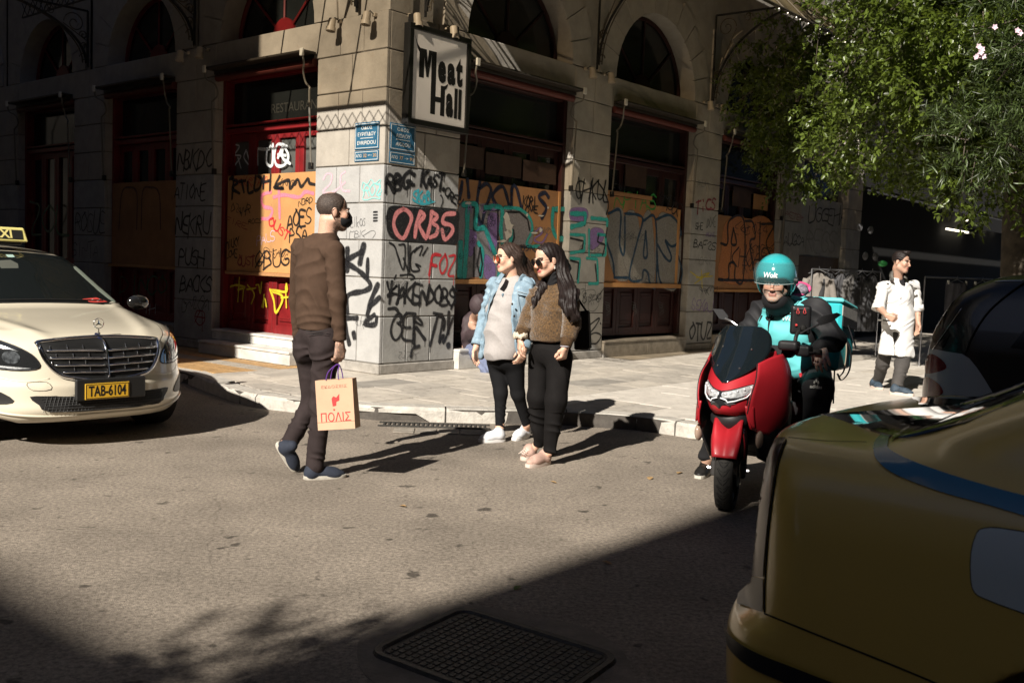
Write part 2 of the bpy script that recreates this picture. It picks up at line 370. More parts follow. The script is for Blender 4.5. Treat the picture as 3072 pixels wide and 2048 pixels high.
# kerb stones
acc=catmull(kl[1:11],8); pts=np.vstack([[kl[0]+(kl[1]-kl[0])*t for t in np.linspace(0,.98,20)],acc])
seg=np.linalg.norm(np.diff(pts,axis=0),axis=1); S=np.concatenate([[0],np.cumsum(seg)])
def kp(s): return np.array([np.interp(s,S,pts[:,i]) for i in range(3)])
s0=S[19]-9
while s0<S[-1]-1.1:
    ln=rng.uniform(.85,1.15); a=kp(s0+.01)
    drain=abs(kp(s0+ln/2)[0]+.75)<.45 and kp(s0+ln/2)[1]<9.4
    V=[];n=9; off=rng.uniform(-.008,.008)
    for i in range(n):
        s=s0+.008+(ln-.016)*i/(n-1); p=kp(s); d=unit(kp(s+.02)-kp(s-.02)); q=np.array([-d[1],d[0],0])
        j=lambda k:rng.uniform(-k,k)
        zt=SW+.004+off+j(.003)
        z0=.075 if drain and 1<i<n-2 else .0008
        V+=[p+q*(.0+j(.004))+ZU*z0,p+q*(.002+j(.004))+ZU*(zt-.03+j(.006)),p+q*(.022+j(.006))+ZU*(zt-.004),p+q*.185+ZU*zt,p+q*.185+ZU*z0]
    Fc=[(i*5+k,i*5+(k+1)%5,(i+1)*5+(k+1)%5,(i+1)*5+k) for i in range(n-1) for k in range(5)]+[(0,1,2,3,4),tuple((n-1)*5+k for k in range(4,-1,-1))]
    raw('kerb_stone',V,Fc,stone_k,pav,recalc=True); s0+=ln
# storm drain grate in the gutter
iron=mat('cast_iron',(.05,.047,.042),.6,.3,n=.4,ns=20,bump=.4)
gr=thing('drain_grate',(-.7,8.6,0),'long iron gutter grate set in the road below the open kerb inlet','drain grate')
mb=MB()
a0=np.array([-1.13,8.74,0]); ex=unit([.95,.05,0]); ey=np.array([-ex[1],ex[0],0])*-1
for i in range(22): mb.box(a0+ex*(.03+i*.042)+ey*.10+ZU*.006,(.009,.085,.005),(ex,ey,ZU))
mb.box(a0+ex*.47+ey*.006+ZU*.007,(.49,.012,.006),(ex,ey,ZU)); mb.box(a0+ex*.47+ey*.2+ZU*.007,(.49,.012,.006),(ex,ey,ZU))
mb.build('grate_bars',iron,gr)
conc=mat('concrete_patch',(.30,.265,.22),.85,n=.4,ns=9,bump=.5)
for i in range(4):
    for j in range(1,3): 
        c=a0+ex*(.22+i*.19)+ey*(.2+j*.13)+ZU*.004; MB().box(c,(.088,.058,.004),(ex,ey,ZU),.004).build('cover_tile',conc,gr)
# foreground manhole cover
mhc=mat('manhole_iron',(.075,.072,.066),.55,.4,n=.4,ns=14,bump=.4,bs=90)
A_,B_,C_=np.array([-.5,3.51,0]),np.array([-.17,4.04,0]),np.array([.46,3.56,0]); D_=A_+C_-B_; cen=(A_+C_)/2; ex=unit(C_-B_); ey=unit(B_-A_); hx=np.linalg.norm(C_-B_)/2; hy=np.linalg.norm(B_-A_)/2
mh=thing('manhole_cover',cen,'large rectangular iron manhole cover with chequered pads in the foreground road','manhole cover')
def rrect(hx,hy,r,z,n=6):
    return [cen+ex*(sx*(hx-r)+r*math.cos(a))+ey*(sy*(hy-r)+r*math.sin(a))+ZU*z for (sx,sy,a0) in((1,1,0),(-1,1,90),(-1,-1,180),(1,-1,270)) for a in [R(a0+90*k/n) for k in range(n+1)]]
mb=MB(); mb.prism(rrect(hx-.045,hy-.045,.05,.001),(0,0,.004)); mb.build('cover_plate',mhc,mh)
mb=MB(); o1,o2,o3=rrect(hx,hy,.09,.001),rrect(hx-.008,hy-.008,.082,.016),rrect(hx-.032,hy-.032,.062,.014); o4=rrect(hx-.04,hy-.04,.055,.004)
n=len(o1); mb.add(np.vstack([o1,o2,o3,o4]),[(k*n+i,k*n+(i+1)%n,(k+1)*n+(i+1)%n,(k+1)*n+i) for k in range(3) for i in range(n)]); mb.build('frame_ring',mhc,mh)
mb=MB()
for i in range(20):
    for j in range(15):
        x=-hx+.075+(2*hx-.15)*i/19; y=-hy+.07+(2*hy-.14)*j/14
        mb.box(cen+ex*x+ey*y+ZU*.0065,(.0115,.0135,.002),(ex,ey,ZU),.0015)
tag(mb.build('grip_pads',mhc,mh),kind='stuff')
patchm=mat('asphalt_patch',(.235,.20,.163),.9,n=.4,ns=6,bump=.6,bs=60,n2=(14,.5,.7,(.16,.14,.11)))
def blobpoly(c,ax,ay,n=26,j=.12): 
    ph=rng.uniform(0,6,4); return [np.array([c[0],c[1],0])+ex*ax*math.cos(a)*(1+j*math.sin(3*a+ph[0])+j*.6*math.sin(7*a+ph[1]))+ey*ay*math.sin(a)*(1+j*math.sin(4*a+ph[2])) for a in np.linspace(0,2*math.pi,n,endpoint=False)]
o=MB().prism([p+ZU*.0006 for p in blobpoly(cen,hx+.16,hy+.16,40,.05)],(0,0,.0018)).build('concrete_surround',conc if False else patchm); tag(o,kind='structure'); o.name='road_patch'
# ------------------------------------------------------------------ corner building
beige=mat('stucco_beige',(.38,.345,.295),.8,n=.18,ns=5,bump=.3,bs=35,n2=(7,.58,.75,(.30,.25,.20)))
greyp=mat('stucco_grey',(.385,.38,.37),.75,n=.15,ns=5,bump=.3,bs=35,n2=(9,.6,.75,(.30,.29,.27)))
greyd=mat('stucco_grey_worn',(.36,.355,.34),.75,n=.25,ns=4,bump=.3,bs=35,n2=(10,.57,.7,(.26,.25,.23)))
core=mat('stucco_joint',(.17,.155,.135),.9)
plinth=mat('plinth_stone',(.36,.335,.30),.8,n=.35,ns=8,bump=.5)
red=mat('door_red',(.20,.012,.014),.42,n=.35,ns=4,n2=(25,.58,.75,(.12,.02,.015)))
redd=mat('door_red_shade',(.032,.007,.006),.5,n=.35,ns=4)  # door red darkened in colour for the shaded right-hand bays
glassd=mat('dark_glass',(.016,.018,.018),.12,spec=.6)
glassf=mat('dusty_glass',(.10,.10,.09),.35,n=.4,ns=4)
ply=mat('plywood',(.50,.255,.095),.7,n=.22,ns=2.5,bump=.1,n2=(40,.5,.8,(.36,.18,.07)))
plyd=mat('plywood_weathered',(.40,.20,.085),.75,n=.3,ns=2.5,bump=.1,n2=(30,.5,.8,(.27,.13,.06)))
B=thing('corner_building',K,'tall beige neoclassical corner building with graffitied stone piers, arches and boarded doorways','building')
CZ=[.12,.665,1.11,1.54,1.965,2.40,2.83,3.26,3.69,4.12]
def pier(s,u0,u1,corner=False,first=0,depth=.45,near=True):
    p=MB().fbox(s,u0+.012,u1-.012,.0,4.11,-depth,-.018).build('pillar',core,B)
    if s=='L' or not corner: MB().fbox(s,u0-.01,u1+.01,.0005,.115,-.1,.012,.01).build('plinth',plinth,p)
    else: MB().fbox(s,u0+.013,u1+.01,.0005,.115,-.1,.012,.01).build('plinth',plinth,p)
    w=u1-u0
    for ci in range(9):
        z0,z1=CZ[ci],CZ[ci+1]; nb=(3,2)[ci%2] if w>1.1 else (2,1)[(ci+1)%2]
        if ci==8: nb=3 if w>1.1 else 2
        cuts=[u0+w*k/nb for k in range(nb+1)]
        for k in range(1,nb): cuts[k]+=rng.uniform(-.02,.02)
        for k in range(nb):
            a,b_=cuts[k],cuts[k+1]
            if s=='R' and corner and k==0: a=u0+.052
            m=(greyp if corner and s=='L' else greyd) if ci<5 else beige
            o=MB().fbox(s,a+(.005 if k else 0),b_-(.005 if k<nb-1 else 0),z0+.007,z1-.007,-.05,0+rng.uniform(-.0015,.0015),.007).build('stone_block',m,p)
        if not corner:  # blocks show on the reveal facing the street corner
            ua=u0
            MB().fbox(s,ua+.003,ua+.05,z0+.007,z1-.007,-.30,-.052,.006).build('stone_block',greyd if ci<5 else beige,p)
    return p
piersL=[(0,1.22),(3.38,4.33),(6.35,7.34),(9.38,10.36),(12.4,13.4)]
piersR=[(0,1.24),(3.53,4.44),(6.87,7.78),(10.24,11.16),(13.5,14.3)]
for i,(a,b_) in enumerate(piersL): pier('L',a,b_,i==0)
for i,(a,b_) in enumerate(piersR): pier('R',a,b_,i==0)
MB().add([fp('L',.02,0,-.02),fp('L',.02,4.1,-.02)],[]) 
def arch_bay(s,u0,u1,r,first):
    uc=(u0+u1)/2; zb=4.123; n=20
    mb=MB().fbox(s,u0-.004,u1+.004,3.70,4.12,-.30,-.006,.008); mb.build('ledge',beige,B)
    A=[(uc+r*math.cos(a),zb+r*math.sin(a)) for a in np.linspace(math.pi,0,n+1)]
    top=5.9; p0=u0-.46; p1=u1+.46
    V=[];Fc=[]
    def q(*uzw): 
        k=len(V); V.extend([fp(s,*x) for x in uzw]); Fc.append(tuple(range(k,k+len(uzw))))
    wf=-.03
    for i in range(n):
        (ua,za),(ub,zb2)=A[i],A[i+1]
        q((ua,za,wf),(ub,zb2,wf),(ub,top,wf),(ua,top,wf)); q((ua,za,wf),(ub,zb2,wf),(ub,zb2,-.34),(ua,za,-.34))
    q((p0,zb,wf),(uc-r,zb,wf),(uc-r,top,wf),(p0,top,wf)); q((uc+r,zb,wf),(p1,zb,wf),(p1,top,wf),(uc+r,top,wf))
    ring=raw('arch_wall',V,Fc,beige,B)
    nv=11; r2=r+.42
    for k in range(nv):
        a,b2=math.pi*k/nv+.006,math.pi*(k+1)/nv-.006
        ss=[a+(b2-a)*t for t in(0,.5,1)]
        inn=[(uc+r*1.001*math.cos(x),zb+r*1.001*math.sin(x)) for x in ss]; ro=r2+(.06 if k%2 else 0)
        out=[(uc+ro*math.cos(x),zb+ro*math.sin(x)) for x in ss[::-1]]
        MB().prism([fp(s,u,max(z,zb+.002),-.06) for u,z in inn+out],nrm(s)*.058).build('voussoir',beige,ring)
    # spandrel courses between the arches
    z=zb+.01
    for ci in range(4):
        z1=z+.42
        for (ea,eb) in ((p0,uc-r2-.08),(uc+r2+.08,p1)):
            if eb-ea>.06 and z<zb+.9: MB().fbox(s,ea+.004,eb-.004,z+.005,z1-.005,-.05,-.004,.006).build('stone_block',beige,ring)
        z=z1
    # fanlight
    fl=MB().prism([fp(s,uc+r*math.cos(a),zb+r*math.sin(a),-.33) for a in np.linspace(0,math.pi,24)],nrm(s)*.01).build('fanlight',glassd,B)
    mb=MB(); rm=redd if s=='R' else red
    MB().tube([fp(s,uc+(r-.03)*math.cos(a),zb+(r-.03)*math.sin(a),-.30) for a in np.linspace(0,math.pi,20)],.032,6).build('fan_frame',rm,fl)
    MB().prism([fp(s,uc+.24*math.cos(a),zb+.26*math.sin(a),-.318) for a in np.linspace(0,math.pi,14)],nrm(s)*.03).build('fan_disc',rm,fl)
    for a in (42,90,138):
        c,d=math.cos(R(a)),math.sin(R(a)); MB().tube([fp(s,uc+.24*c,zb+.24*d,-.30),fp(s,uc+(r-.03)*c,zb+(r-.03)*d,-.30)],.017,5).build('mullion',rm,fl)
def nrm(s): return nL if s=='L' else nR
baysL=[(1.22,3.38,.99),(4.33,6.35,.95),(7.34,9.38,.95),(10.36,12.4,.95)]
baysR=[(1.24,3.53,1.07),(4.44,6.87,1.14),(7.78,10.24,1.12),(11.16,13.5,1.05)]
WD=-.20
def doorway(s,u0,u1,i):
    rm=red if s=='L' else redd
    MB().fbox(s,u0,u1,.0,4.1,-.5,-.36).build('shadow_wall',mat('unlit_interior',(.01,.01,.01),.9),B)
    fr=MB().fbox(s,u0+.003,u0+.075,.29,3.69,-.30,-.12,.006).fbox(s,u1-.075,u1-.003,.29,3.69,-.30,-.12,.006).fbox(s,u0+.075,u1-.075,2.93,3.0,-.28,-.13,.006).fbox(s,u0+.075,u1-.075,3.02,3.05,-.28,-.11,.004).fbox(s,u0+.075,u1-.075,3.62,3.69,-.3,-.14,.006)
    fr=fr.build('door_frame',rm,B)
    MB().fbox(s,u0+.075,u1-.075,3.05,3.62,-.27,-.25).build('transom_pane',glassd,fr)
    nl=4; wl=(u1-u0-.15)/nl
    for k in range(nl):
        a=u0+.075+k*wl; b_=a+wl
        lf=MB()
        for (x0,x1,z0,z1) in ((a+.003,a+.085,.30,2.93),(b_-.085,b_-.003,.30,2.93),(a+.085,b_-.085,.30,.42),(a+.085,b_-.085,1.02,1.16),(a+.085,b_-.085,2.83,2.93)): lf.fbox(s,x0,x1,z0,z1,-.27,-.20,.004)
        lf=lf.build('door_leaf',rm,B)
        MB().fbox(s,a+.085,b_-.085,1.16,2.83,-.245,-.235).build('door_pane',glassf if (s=='L' and i==0) else glassd,lf)
        MB().fbox(s,a+.085,b_-.085,.42,1.02,-.26,-.235).build('panel_field',rm,lf); MB().fbox(s,a+.12,b_-.12,.47,.97,-.24,-.215,.012).build('door_panel',rm,lf)
        for zz in (.52,.90): MB().fbox(s,a+.15,b_-.15,zz-.012,zz+.012,-.22,-.207,.004).build('moulding',rm,lf)
for i,(a,b_,r_) in enumerate(baysL): arch_bay('L',a,b_,r_,i); doorway('L',a,b_,i)
for i,(a,b_,r_) in enumerate(baysR):
    arch_bay('R',a,b_,r_,i)
    if i<3: doorway('R',a,b_,i)
# upper walls, gap walls and the dark heart of the block
mb=MB()
for s,ua in (('L',26),('R',14.4)):
    mb.fbox(s,.0 if s=='L' else .03,ua,5.9,20.5,-.4,-.03)
mb.fbox('L',13.4,26,0,5.9,-.4,-.03)
mb.build('upper_wall',beige,B)
mb=MB()   # rear volume
P=[K-nL*.6-nR*.6+0*K, K+dL*26-nL*.6, K+dL*26+dR*20, K+dR*40+dL*20, K+dR*40-nR*.6]
mb.prism([np.array([p[0],p[1],.14]) for p in P],(0,0,20.2)); mb.build('rear_block',core,B)
MB().fbox('L',-.03,26,20.5,20.9,-.4,.3,.02).fbox('R',.305,14.4,20.5,20.9,-.4,.3,.02).build('cornice',beige,B)
# corner above the ledge
for s in 'LR':
    (a,b_)=(0,1.22-.46) if s=='L' else (.031,1.24-.46)
    mb=MB().fbox(s,a,b_,4.123,5.9,-.38,-.03); mb.build('corner_wall',beige,B)
# steps
def step(s,u0,u1,z0,z1,w0,w1,m=stone_w):
    n=max(1,round((u1-u0)/1.0)); 
    for k in range(n):
        a=u0+(u1-u0)*k/n; b_=u0+(u1-u0)*(k+1)/n
        MB().fbox(s,a+.002,b_-.002,z0+.0008,z1-.035,w0,w1-.015,.006).fbox(s,a+.001,b_-.001,z1-.0345,z1,w0,w1,.008).build('step_stone',m,B)
step('L',1.235,3.20,0,.17,-.1,.33); step('L',1.235,3.3,.171,.31,-.3,.06)
for a,b_,_ in baysL[1:]: step('L',a+.01,b_-.01,0,.29,-.3,.02,plinth)
for a,b_,_ in baysR[:3]: step('R',a+.012,b_-.012,0,.25,-.32,.10 if a<2 else .05,plinth if a>2 else stone_w)
# plywood boards
def board(s,u0,u1,z0,z1,w,m,nm='plywood_board'): return MB().fbox(s,u0,u1,z0,z1,w-.015,w,.003).build(nm,m,B)
WB=-.105
for k in range(2): board('L',1.235+k*.99,1.235+.988*(k+1),1.10,2.37,WB,ply)
MB().fbox('L',1.24,3.22,1.055,1.098,-.16,WB+.02,.004).build('board_batten',plyd,B)
board('L',4.5,6.3,1.1,2.35,WB,plyd); MB().fbox('L',4.4,6.33,1.07,1.11,-.16,-.06,.004).build('board_batten',ply,B)
board('R',1.26,2.4,1.12,2.37,WB,plyd); board('R',2.403,3.42,1.12,2.37,WB,plyd)
MB().fbox('R',1.25,3.42,1.06,1.117,-.16,WB+.03,.004).build('board_batten',ply,B); MB().fbox('R',3.38,3.43,1.12,2.37,-.16,WB+.012,.004).build('board_batten',ply,B)
for k,(z0,z1,u0,u1) in enumerate([(2.52,2.80,1.3,1.86),(2.48,2.76,1.90,2.62),(2.46,2.74,2.66,3.38)]): board('R',u0,u1,z0,z1,-.16,mat('plank_dark',(.055,.028,.017),.7,n=.4,ns=5))
board('R',4.46,5.75,1.12,2.42,WB,plyd); board('R',5.76,6.6,1.12,2.36,WB,plyd); MB().fbox('R',4.45,5.78,2.43,2.49,-.16,WB+.02,.004).build('board_batten',plyd,B)
MB().fbox('R',4.45,6.78,1.05,1.117,-.16,WB+.03,.004).build('board_batten',ply,B); MB().fbox('R',6.61,6.68,1.12,2.34,-.16,WB+.012,.004).build('board_batten',ply,B)
board('R',5.1,5.7,2.6,2.95,-.16,mat('plank_dark',(0,0,0)))
board('R',7.85,10.1,1.05,2.35,WB,plyd); board('R',9.4,9.98,2.55,2.83,-.16,ply); board('R',8.6,9.3,2.55,2.9,-.17,mat('plank_dark',(0,0,0)))
MB().fbox('R',7.82,10.15,1.0,1.047,-.16,-.08,.004).build('board_batten',ply,B)
# walled-up fourth bay with a high dark window and a brown panel
MB().fbox('R',11.16,13.5,.0,2.95,-.3,-.12).build('infill_wall',greyd,B); MB().fbox('R',11.3,13.4,2.95,4.1,-.35,-.2).build('high_window',glassd,B)
board('R',11.3,13.4,.3,1.75,-.10,mat('panel_brown',(.10,.06,.035),.6,n=.4,ns=4))
MB().fbox('R',10.28,10.33,0,3.4,.004,.05,.01).build('drain_pipe',core,B)
# ------------------------------------------------------------------ lettering on the transom
mb=MB(); put_text(mb,'RESTAURANT',fp('L',1.95,3.22,-.248),-dL,ZU,.17); mb.build('transom_lettering',mat('gilt_faint',(.045,.045,.04),.5),B)
# ================================================================== neighbouring blocks that shade the crossing
def block(name,P,h,label,m):
    P=[np.array([p[0],p[1],0.]) for p in P]; c=np.mean(P,axis=0)
    o=thing(name,(c[0],c[1],0),label,'building')
    MB().prism(P,(0,0,h)).build('wall',m,o)
    wm=mat('window_glass_far',(.02,.025,.03),.1)
    for i in range(len(P)):
        a,b_=P[i],P[(i+1)%len(P)]; L=np.linalg.norm(b_-a); d=unit(b_-a); q=np.array([d[1],-d[0],0]); 
        if (c-a)@q>0: q=-q
        mb=MB(); n=int(L//3)
        for k in range(n):
            for z in np.arange(1.2,h-2.2,3.4):
                mb.box(a+d*((k+.5)*L/n)+ZU*(z+.9)+q*.03,(.6,.05,.9),(d,q,ZU))
        if n: mb.build('window_row',wm,o)
    MB().prism([p+unit(p-c)*.0+ZU*(h+.001) for p in P],(0,0,.25)).build('roof_slab',m,o)
    return o
S2=np.array([math.sin(SAZ),math.cos(SAZ),0]); TN=math.tan(SUN_EL)
shm=mat('render_shade',(.022,.020,.018),.9,n=.3,ns=2)  # near-black wall colour stands in for the deep shade beyond the tree
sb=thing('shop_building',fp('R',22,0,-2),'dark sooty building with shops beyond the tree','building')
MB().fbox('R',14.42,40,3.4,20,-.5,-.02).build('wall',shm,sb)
plast=mat('plaster_ochre',(.17,.15,.125),.85,n=.2,ns=2)
hB=15.25
off=S2*(hB/TN)
# block across the side street: its corner throws the upright shadow edge on the left facade
e0=fp('L',2.39,0,0)*[1,1,0]-S2*10.2
block('side_street_building',[e0,e0+dL*26,e0+dL*26-dR*7,e0-dR*7],23,'ochre block across the side street behind the cream taxi',plast)
p1_=np.array([-2.2,4.28,0])-off
block('rear_left_building',[p1_-(-dL)*16+(-dL)*0, p1_+(-dL)*2.5, p1_+(-dL)*2.5-dR*9, p1_+dL*16-dR*9],hB-.25,'plastered block behind the viewer, left of the street',plast)
p2_=np.array([-.56,3.77,0])-off
block('rear_right_building',[p2_-dR*1.0,p2_+dR*28,p2_+dR*28+nR*9,p2_-dR*1.0+nR*9],hB-.25,'plastered block behind the viewer, right of the street',plast)

f0=lambda u,w:fp('R',u,0,w)*[1,1,0]
block('opposite_building',[f0(3,10.9),f0(42,10.9),f0(42,20),f0(3,20)],20,'tall dark plastered block across the paved street, right of the crossing',plast)
block('street_end_building',[fp('L',30,0,-8)*[1,1,0],fp('L',30,0,16)*[1,1,0],fp('L',40,0,16)*[1,1,0],fp('L',40,0,-8)*[1,1,0]],20,'block closing the far left end of the side street',plast)
# ================================================================== fixtures on the facade
blk=mat('black_iron',(.02,.019,.018),.5,.4,n=.3,ns=20)
ironb=mat('bronze_iron',(.10,.08,.055),.5,.5,n=.4,ns=20)
# illuminated sign box at the corner
def frame_s(s):
    return (dL,nL) if s=='L' else (dR,nR)
sg=thing('hanging_sign',fp('R',.7,3.3,.12),'white framed sign lettered Meat Hall in heavy black type on the corner pier','sign')
SU0,SU1,SZ0,SZ1=.19,1.21,2.87,4.0
wS=.155
frm=mat('sign_frame',(.012,.012,.012),.35)
MB().fbox('R',SU0,SU1,SZ0,SZ1,.06,wS-.012,.006).build('sign_box',frm,sg)
mb=MB()
for u0,u1,z0,z1 in ((SU0,SU1,SZ1-.065,SZ1),(SU0,SU1,SZ0,SZ0+.065),(SU0,SU0+.065,SZ0+.065,SZ1-.065),(SU1-.065,SU1,SZ0+.065,SZ1-.065)): mb.fbox('R',u0,u1,z0,z1,wS-.011,wS+.012,.004)
mb.build('sign_border',frm,sg)
MB().fbox('R',SU0+.07,SU1-.07,SZ0+.07,SZ1-.07,wS-.011,wS-.004).build('sign_face',mat('acrylic_white',(.86,.84,.83),.35),sg)
inkm=mat('ink_black',(.008,.008,.008),.6,n2=(55,.66,.68,(.5,.5,.5)),n=.1)
mb=MB(); sgn=lambda a,b_,k=0: fp('R',SU0+.07+(SU1-SU0-.14)*a,SZ1-.07-(SZ1-SZ0-.14)*b_,wS-.0028+k*.0002)
def sbox(a0,a1,b0,b1,k=0): mb.add([sgn(a0,b1,k),sgn(a1,b1,k),sgn(a1,b0,k),sgn(a0,b0,k)],[(0,1,2,3)])
sbox(.11,.20,.19,.52); sbox(.335,.425,.19,.91,1); mb.add([sgn(.18,.19,2),sgn(.245,.50,2),sgn(.285,.50,2),sgn(.345,.19,2),sgn(.28,.19,2),sgn(.262,.34,2),sgn(.24,.19,2)],[(0,1,5,6),(1,2,5),(2,3,4,5)])
sbox(.52,.60,.56,.91,3); sbox(.42,.53,.70,.76,4)
mb.add([sgn(.02,.06,5),sgn(.07,.15,5),sgn(.12,.19,5),sgn(.20,.19,5),sgn(.19,.23,5),sgn(.12,.25,5),sgn(.08,.21,5)],[(0,1,6),(1,2,5,6),(2,3,4,5)]); mb.add([sgn(.66,.52,6),sgn(.63,.58,6),sgn(.60,.60,6),sgn(.53,.60,6),sgn(.53,.57,6),sgn(.60,.555,6)],[(0,1,2,3,4,5)])
fwS=(SU1-SU0-.14); fhS=(SZ1-SZ0-.14)
def sfit(t_,a0,a1,b0,b1,k): fit_text(mb,t_,sgn((a0+a1)/2,(b0+b1)/2,k),dR,ZU,(a1-a0)*fwS,(b1-b0)*fhS,bold=.05)
sfit('e',.455,.61,.275,.53,7); sfit('a',.635,.79,.275,.53,8); sfit('t',.80,.93,.19,.53,9); sfit('a',.625,.765,.63,.91,10); sfit('l',.785,.845,.555,.91,11); sfit('l',.865,.925,.555,.91,12)
mb.build('sign_lettering',inkm,sg)
MB().fbox('R',SU0+.1,SU0+.14,SZ1,SZ1+.12,.02,.1).fbox('R',SU1-.2,SU1-.16,SZ1,SZ1+.12,.02,.1).build('hanger',frm,sg)
# street name plates
blu=mat('plate_blue',(.028,.115,.20),.4,n=.3,ns=12,n2=(30,.58,.7,(.10,.19,.26))); wht=mat('plate_white',(.62,.62,.58),.4); och=mat('plate_ochre',(.50,.30,.12),.5)
def plate(side,u0,u1,z0,z1,zs,l1,l2,l3,num,label):
    c=fp(side,(u0+u1)/2,z0,.006); o=thing('street_sign',c,label,'street sign'); d,n=frame_s(side); ex=-d if side=='L' else d
    uc=(u0+u1)/2; hw=(u1-u0)/2; 
    MB().fbox(side,u0,u1,zs+.006,z1,.004,.012,.003).build('name_plate',blu,o); MB().fbox(side,u0,u1,z0,zs-.006,.004,.012,.003).build('number_plate',blu,o)
    mb=MB()
    def ring(za,zb):
        t=.006; m=.014
        for (a,b_,c_,e) in ((u0+m,u1-m,zb-m-t,zb-m),(u0+m,u1-m,za+m,za+m+t),(u0+m,u0+m+t,za+m+t,zb-m-t),(u1-m-t,u1-m,za+m+t,zb-m-t)): mb.fbox(side,a,b_,c_,e,.0115,.0135)
    ring(zs+.006,z1); ring(z0,zs-.006); H=z1-zs
    W2_=hw*2; F=lambda t_,x,z,w,h,k=0: fit_text(mb,t_,fp(side,uc,z,.0138+k*.0003)+ex*x,ex,ZU,w,h,bold=.006)
    F(l1,0,z1-H*.20,W2_*.46,.040); F(l2,0,z1-H*.43,W2_*(.74 if len(l2)>7 else .55),.044); mb.fbox(side,uc-.11,uc+.11,z1-H*.585,z1-H*.565,.0115,.0136)
    F(l3,0,z1-H*.74,W2_*(.76 if len(l3)>7 else .56),.044); zn=(z0+zs)/2; F('ΑΠΟ',-hw*.62,zn,W2_*.24,.036); F(num[1],hw*.30,zn,W2_*.18,.018)
    mb.build('plate_lettering',wht,o); mb=MB()
    F(num[0],-hw*.10,zn,W2_*.14,.040,1); F(num[2],hw*.70,zn,W2_*.14,.040,1)
    mb.build('house_numbers',och,o)
plate('L',.085,.50,2.44,2.885,2.57,'ΟΔΟΣ','ΕΥΡΙΠΙΔΟΥ','EVRIPIDOU',('32','←','20'),'blue street name plate lettered EVRIPIDOU on the sunlit side of the corner')
plate('R',.07,.475,2.42,2.875,2.565,'ΟΔΟΣ','ΑΙΟΛΟΥ','AIOLOU',('77','→','91'),'blue street name plate lettered AIOLOU below the framed sign')
# little spotlights
sp_m=mat('lamp_cream',(.42,.36,.28),.5)
def spot(side,u,z,label):
    d,n=frame_s(side); p=fp(side,u,z,.0); o=thing('spotlight',p,label,'wall lamp','cream spotlights on the ledge'); tilt=unit(-ZU+n*.15)
    MB().box(fp(side,u,z+.02,.02),(.025,.02,.02),(d,n,ZU),.004).build('wall_mount',sp_m,o)
    MB().tube([fp(side,u,z+.02,.03),fp(side,u,z+.05,.09),fp(side,u,z+.02,.13)],.006,6).build('lamp_arm',blk,o)
    c=fp(side,u,z+.03,.13); MB().lathe([(0,0),(.040,.004),(.045,.02),(.047,.10),(.056,.104),(.058,.15),(.052,.152),(.05,.12),(0,.118)],c,tilt,16).build('lamp_body',sp_m,o,smooth=False,angle=40)
def su(side,x,y): return fuz(side,x,y,.1)
for side,x,y,lab in (('L',1003,66,'cream spotlight left of the corner, above the red doorway'),('L',1108,46,'cream spotlight on the sunlit face nearest the corner'),('R',1246,50,'cream spotlight above the left edge of the framed sign'),('R',1355,88,'cream spotlight above the right edge of the framed sign'),
  ('R',1772,210,'left one of the two spotlights on the second pier of the long facade'),('R',1828,225,'right one of the two spotlights on the second pier of the long facade'),('R',2126,310,'left one of the two spotlights on the third pier of the long facade'),('R',2164,320,'right one of the two spotlights on the third pier of the long facade'),('R',2384,395,'left one of the two spotlights near the tree'),('R',2418,400,'right one of the two spotlights near the tree'),
  ('L',548,160,'dark spotlight on the shaded pier, farther from the corner'),('L',607,150,'dark spotlight on the shaded pier, nearer the corner')):
    u,z=su(side,x,y); spot(side,u,z,lab)
# rolled-up awnings with crank arms
awm=mat('awning_box',(.03,.024,.018),.5); rollm=mat('awning_roller',(.10,.022,.016),.6); armm=mat('arm_grey',(.16,.145,.12),.45,.3); capm=mat('arm_cap',(.6,.58,.52),.5)
def awning(side,u0,u1,label):
    o=thing('roller_awning',fp(side,(u0+u1)/2,3.6,.1),label,'awning','rolled-up awnings over the doorways')
    MB().fbox(side,u0,u1,3.745,3.775,.012,.20,.006).fbox(side,u0,u1,3.70,3.745,.012,.04,.004).build('hood',awm,o)
    MB().tube([fp(side,u0+.03,3.66,-.0),fp(side,u1-.03,3.66,-.0)],.05,12).build('roller',rollm,o)
    for u,sg_ in ((u0+.03,1),(u1-.03,-1)):
        MB().tube(catmull([fp(side,u,3.72,.19),fp(side,u,3.62,.17),fp(side,u+.1*sg_,3.55,.10),fp(side,u+.1*sg_,3.42,.06),fp(side,u,3.34,.07),fp(side,u,3.25,.08),fp(side,u-.01*sg_,2.42,.04)],6),.012,6).build('folding_arm',armm,o)
        MB().fbox(side,u-.03,u+.03,3.70,3.79,.19,.22,.006).build('end_cap',capm,o); MB().fbox(side,u-.02,u+.02,2.38,2.46,.002,.06,.004).build('arm_bracket',blk,o)
for i,(a,b_,_) in enumerate(baysL): awning('L',a+.02,b_-.02,['rolled-up awning over the red doorway left of the corner','rolled-up awning over the first shaded doorway of the side street','rolled-up awning over the second shaded doorway of the side street','rolled-up awning over the farthest doorway of the side street'][i])
for i,(a,b_,_) in enumerate(baysR[:3]): awning('R',a+.02,b_-.02,['rolled-up awning over the doorway right of the framed sign','rolled-up awning over the doorway with silver letters on its boards','rolled-up awning over the doorway with orange letters on its board'][i])
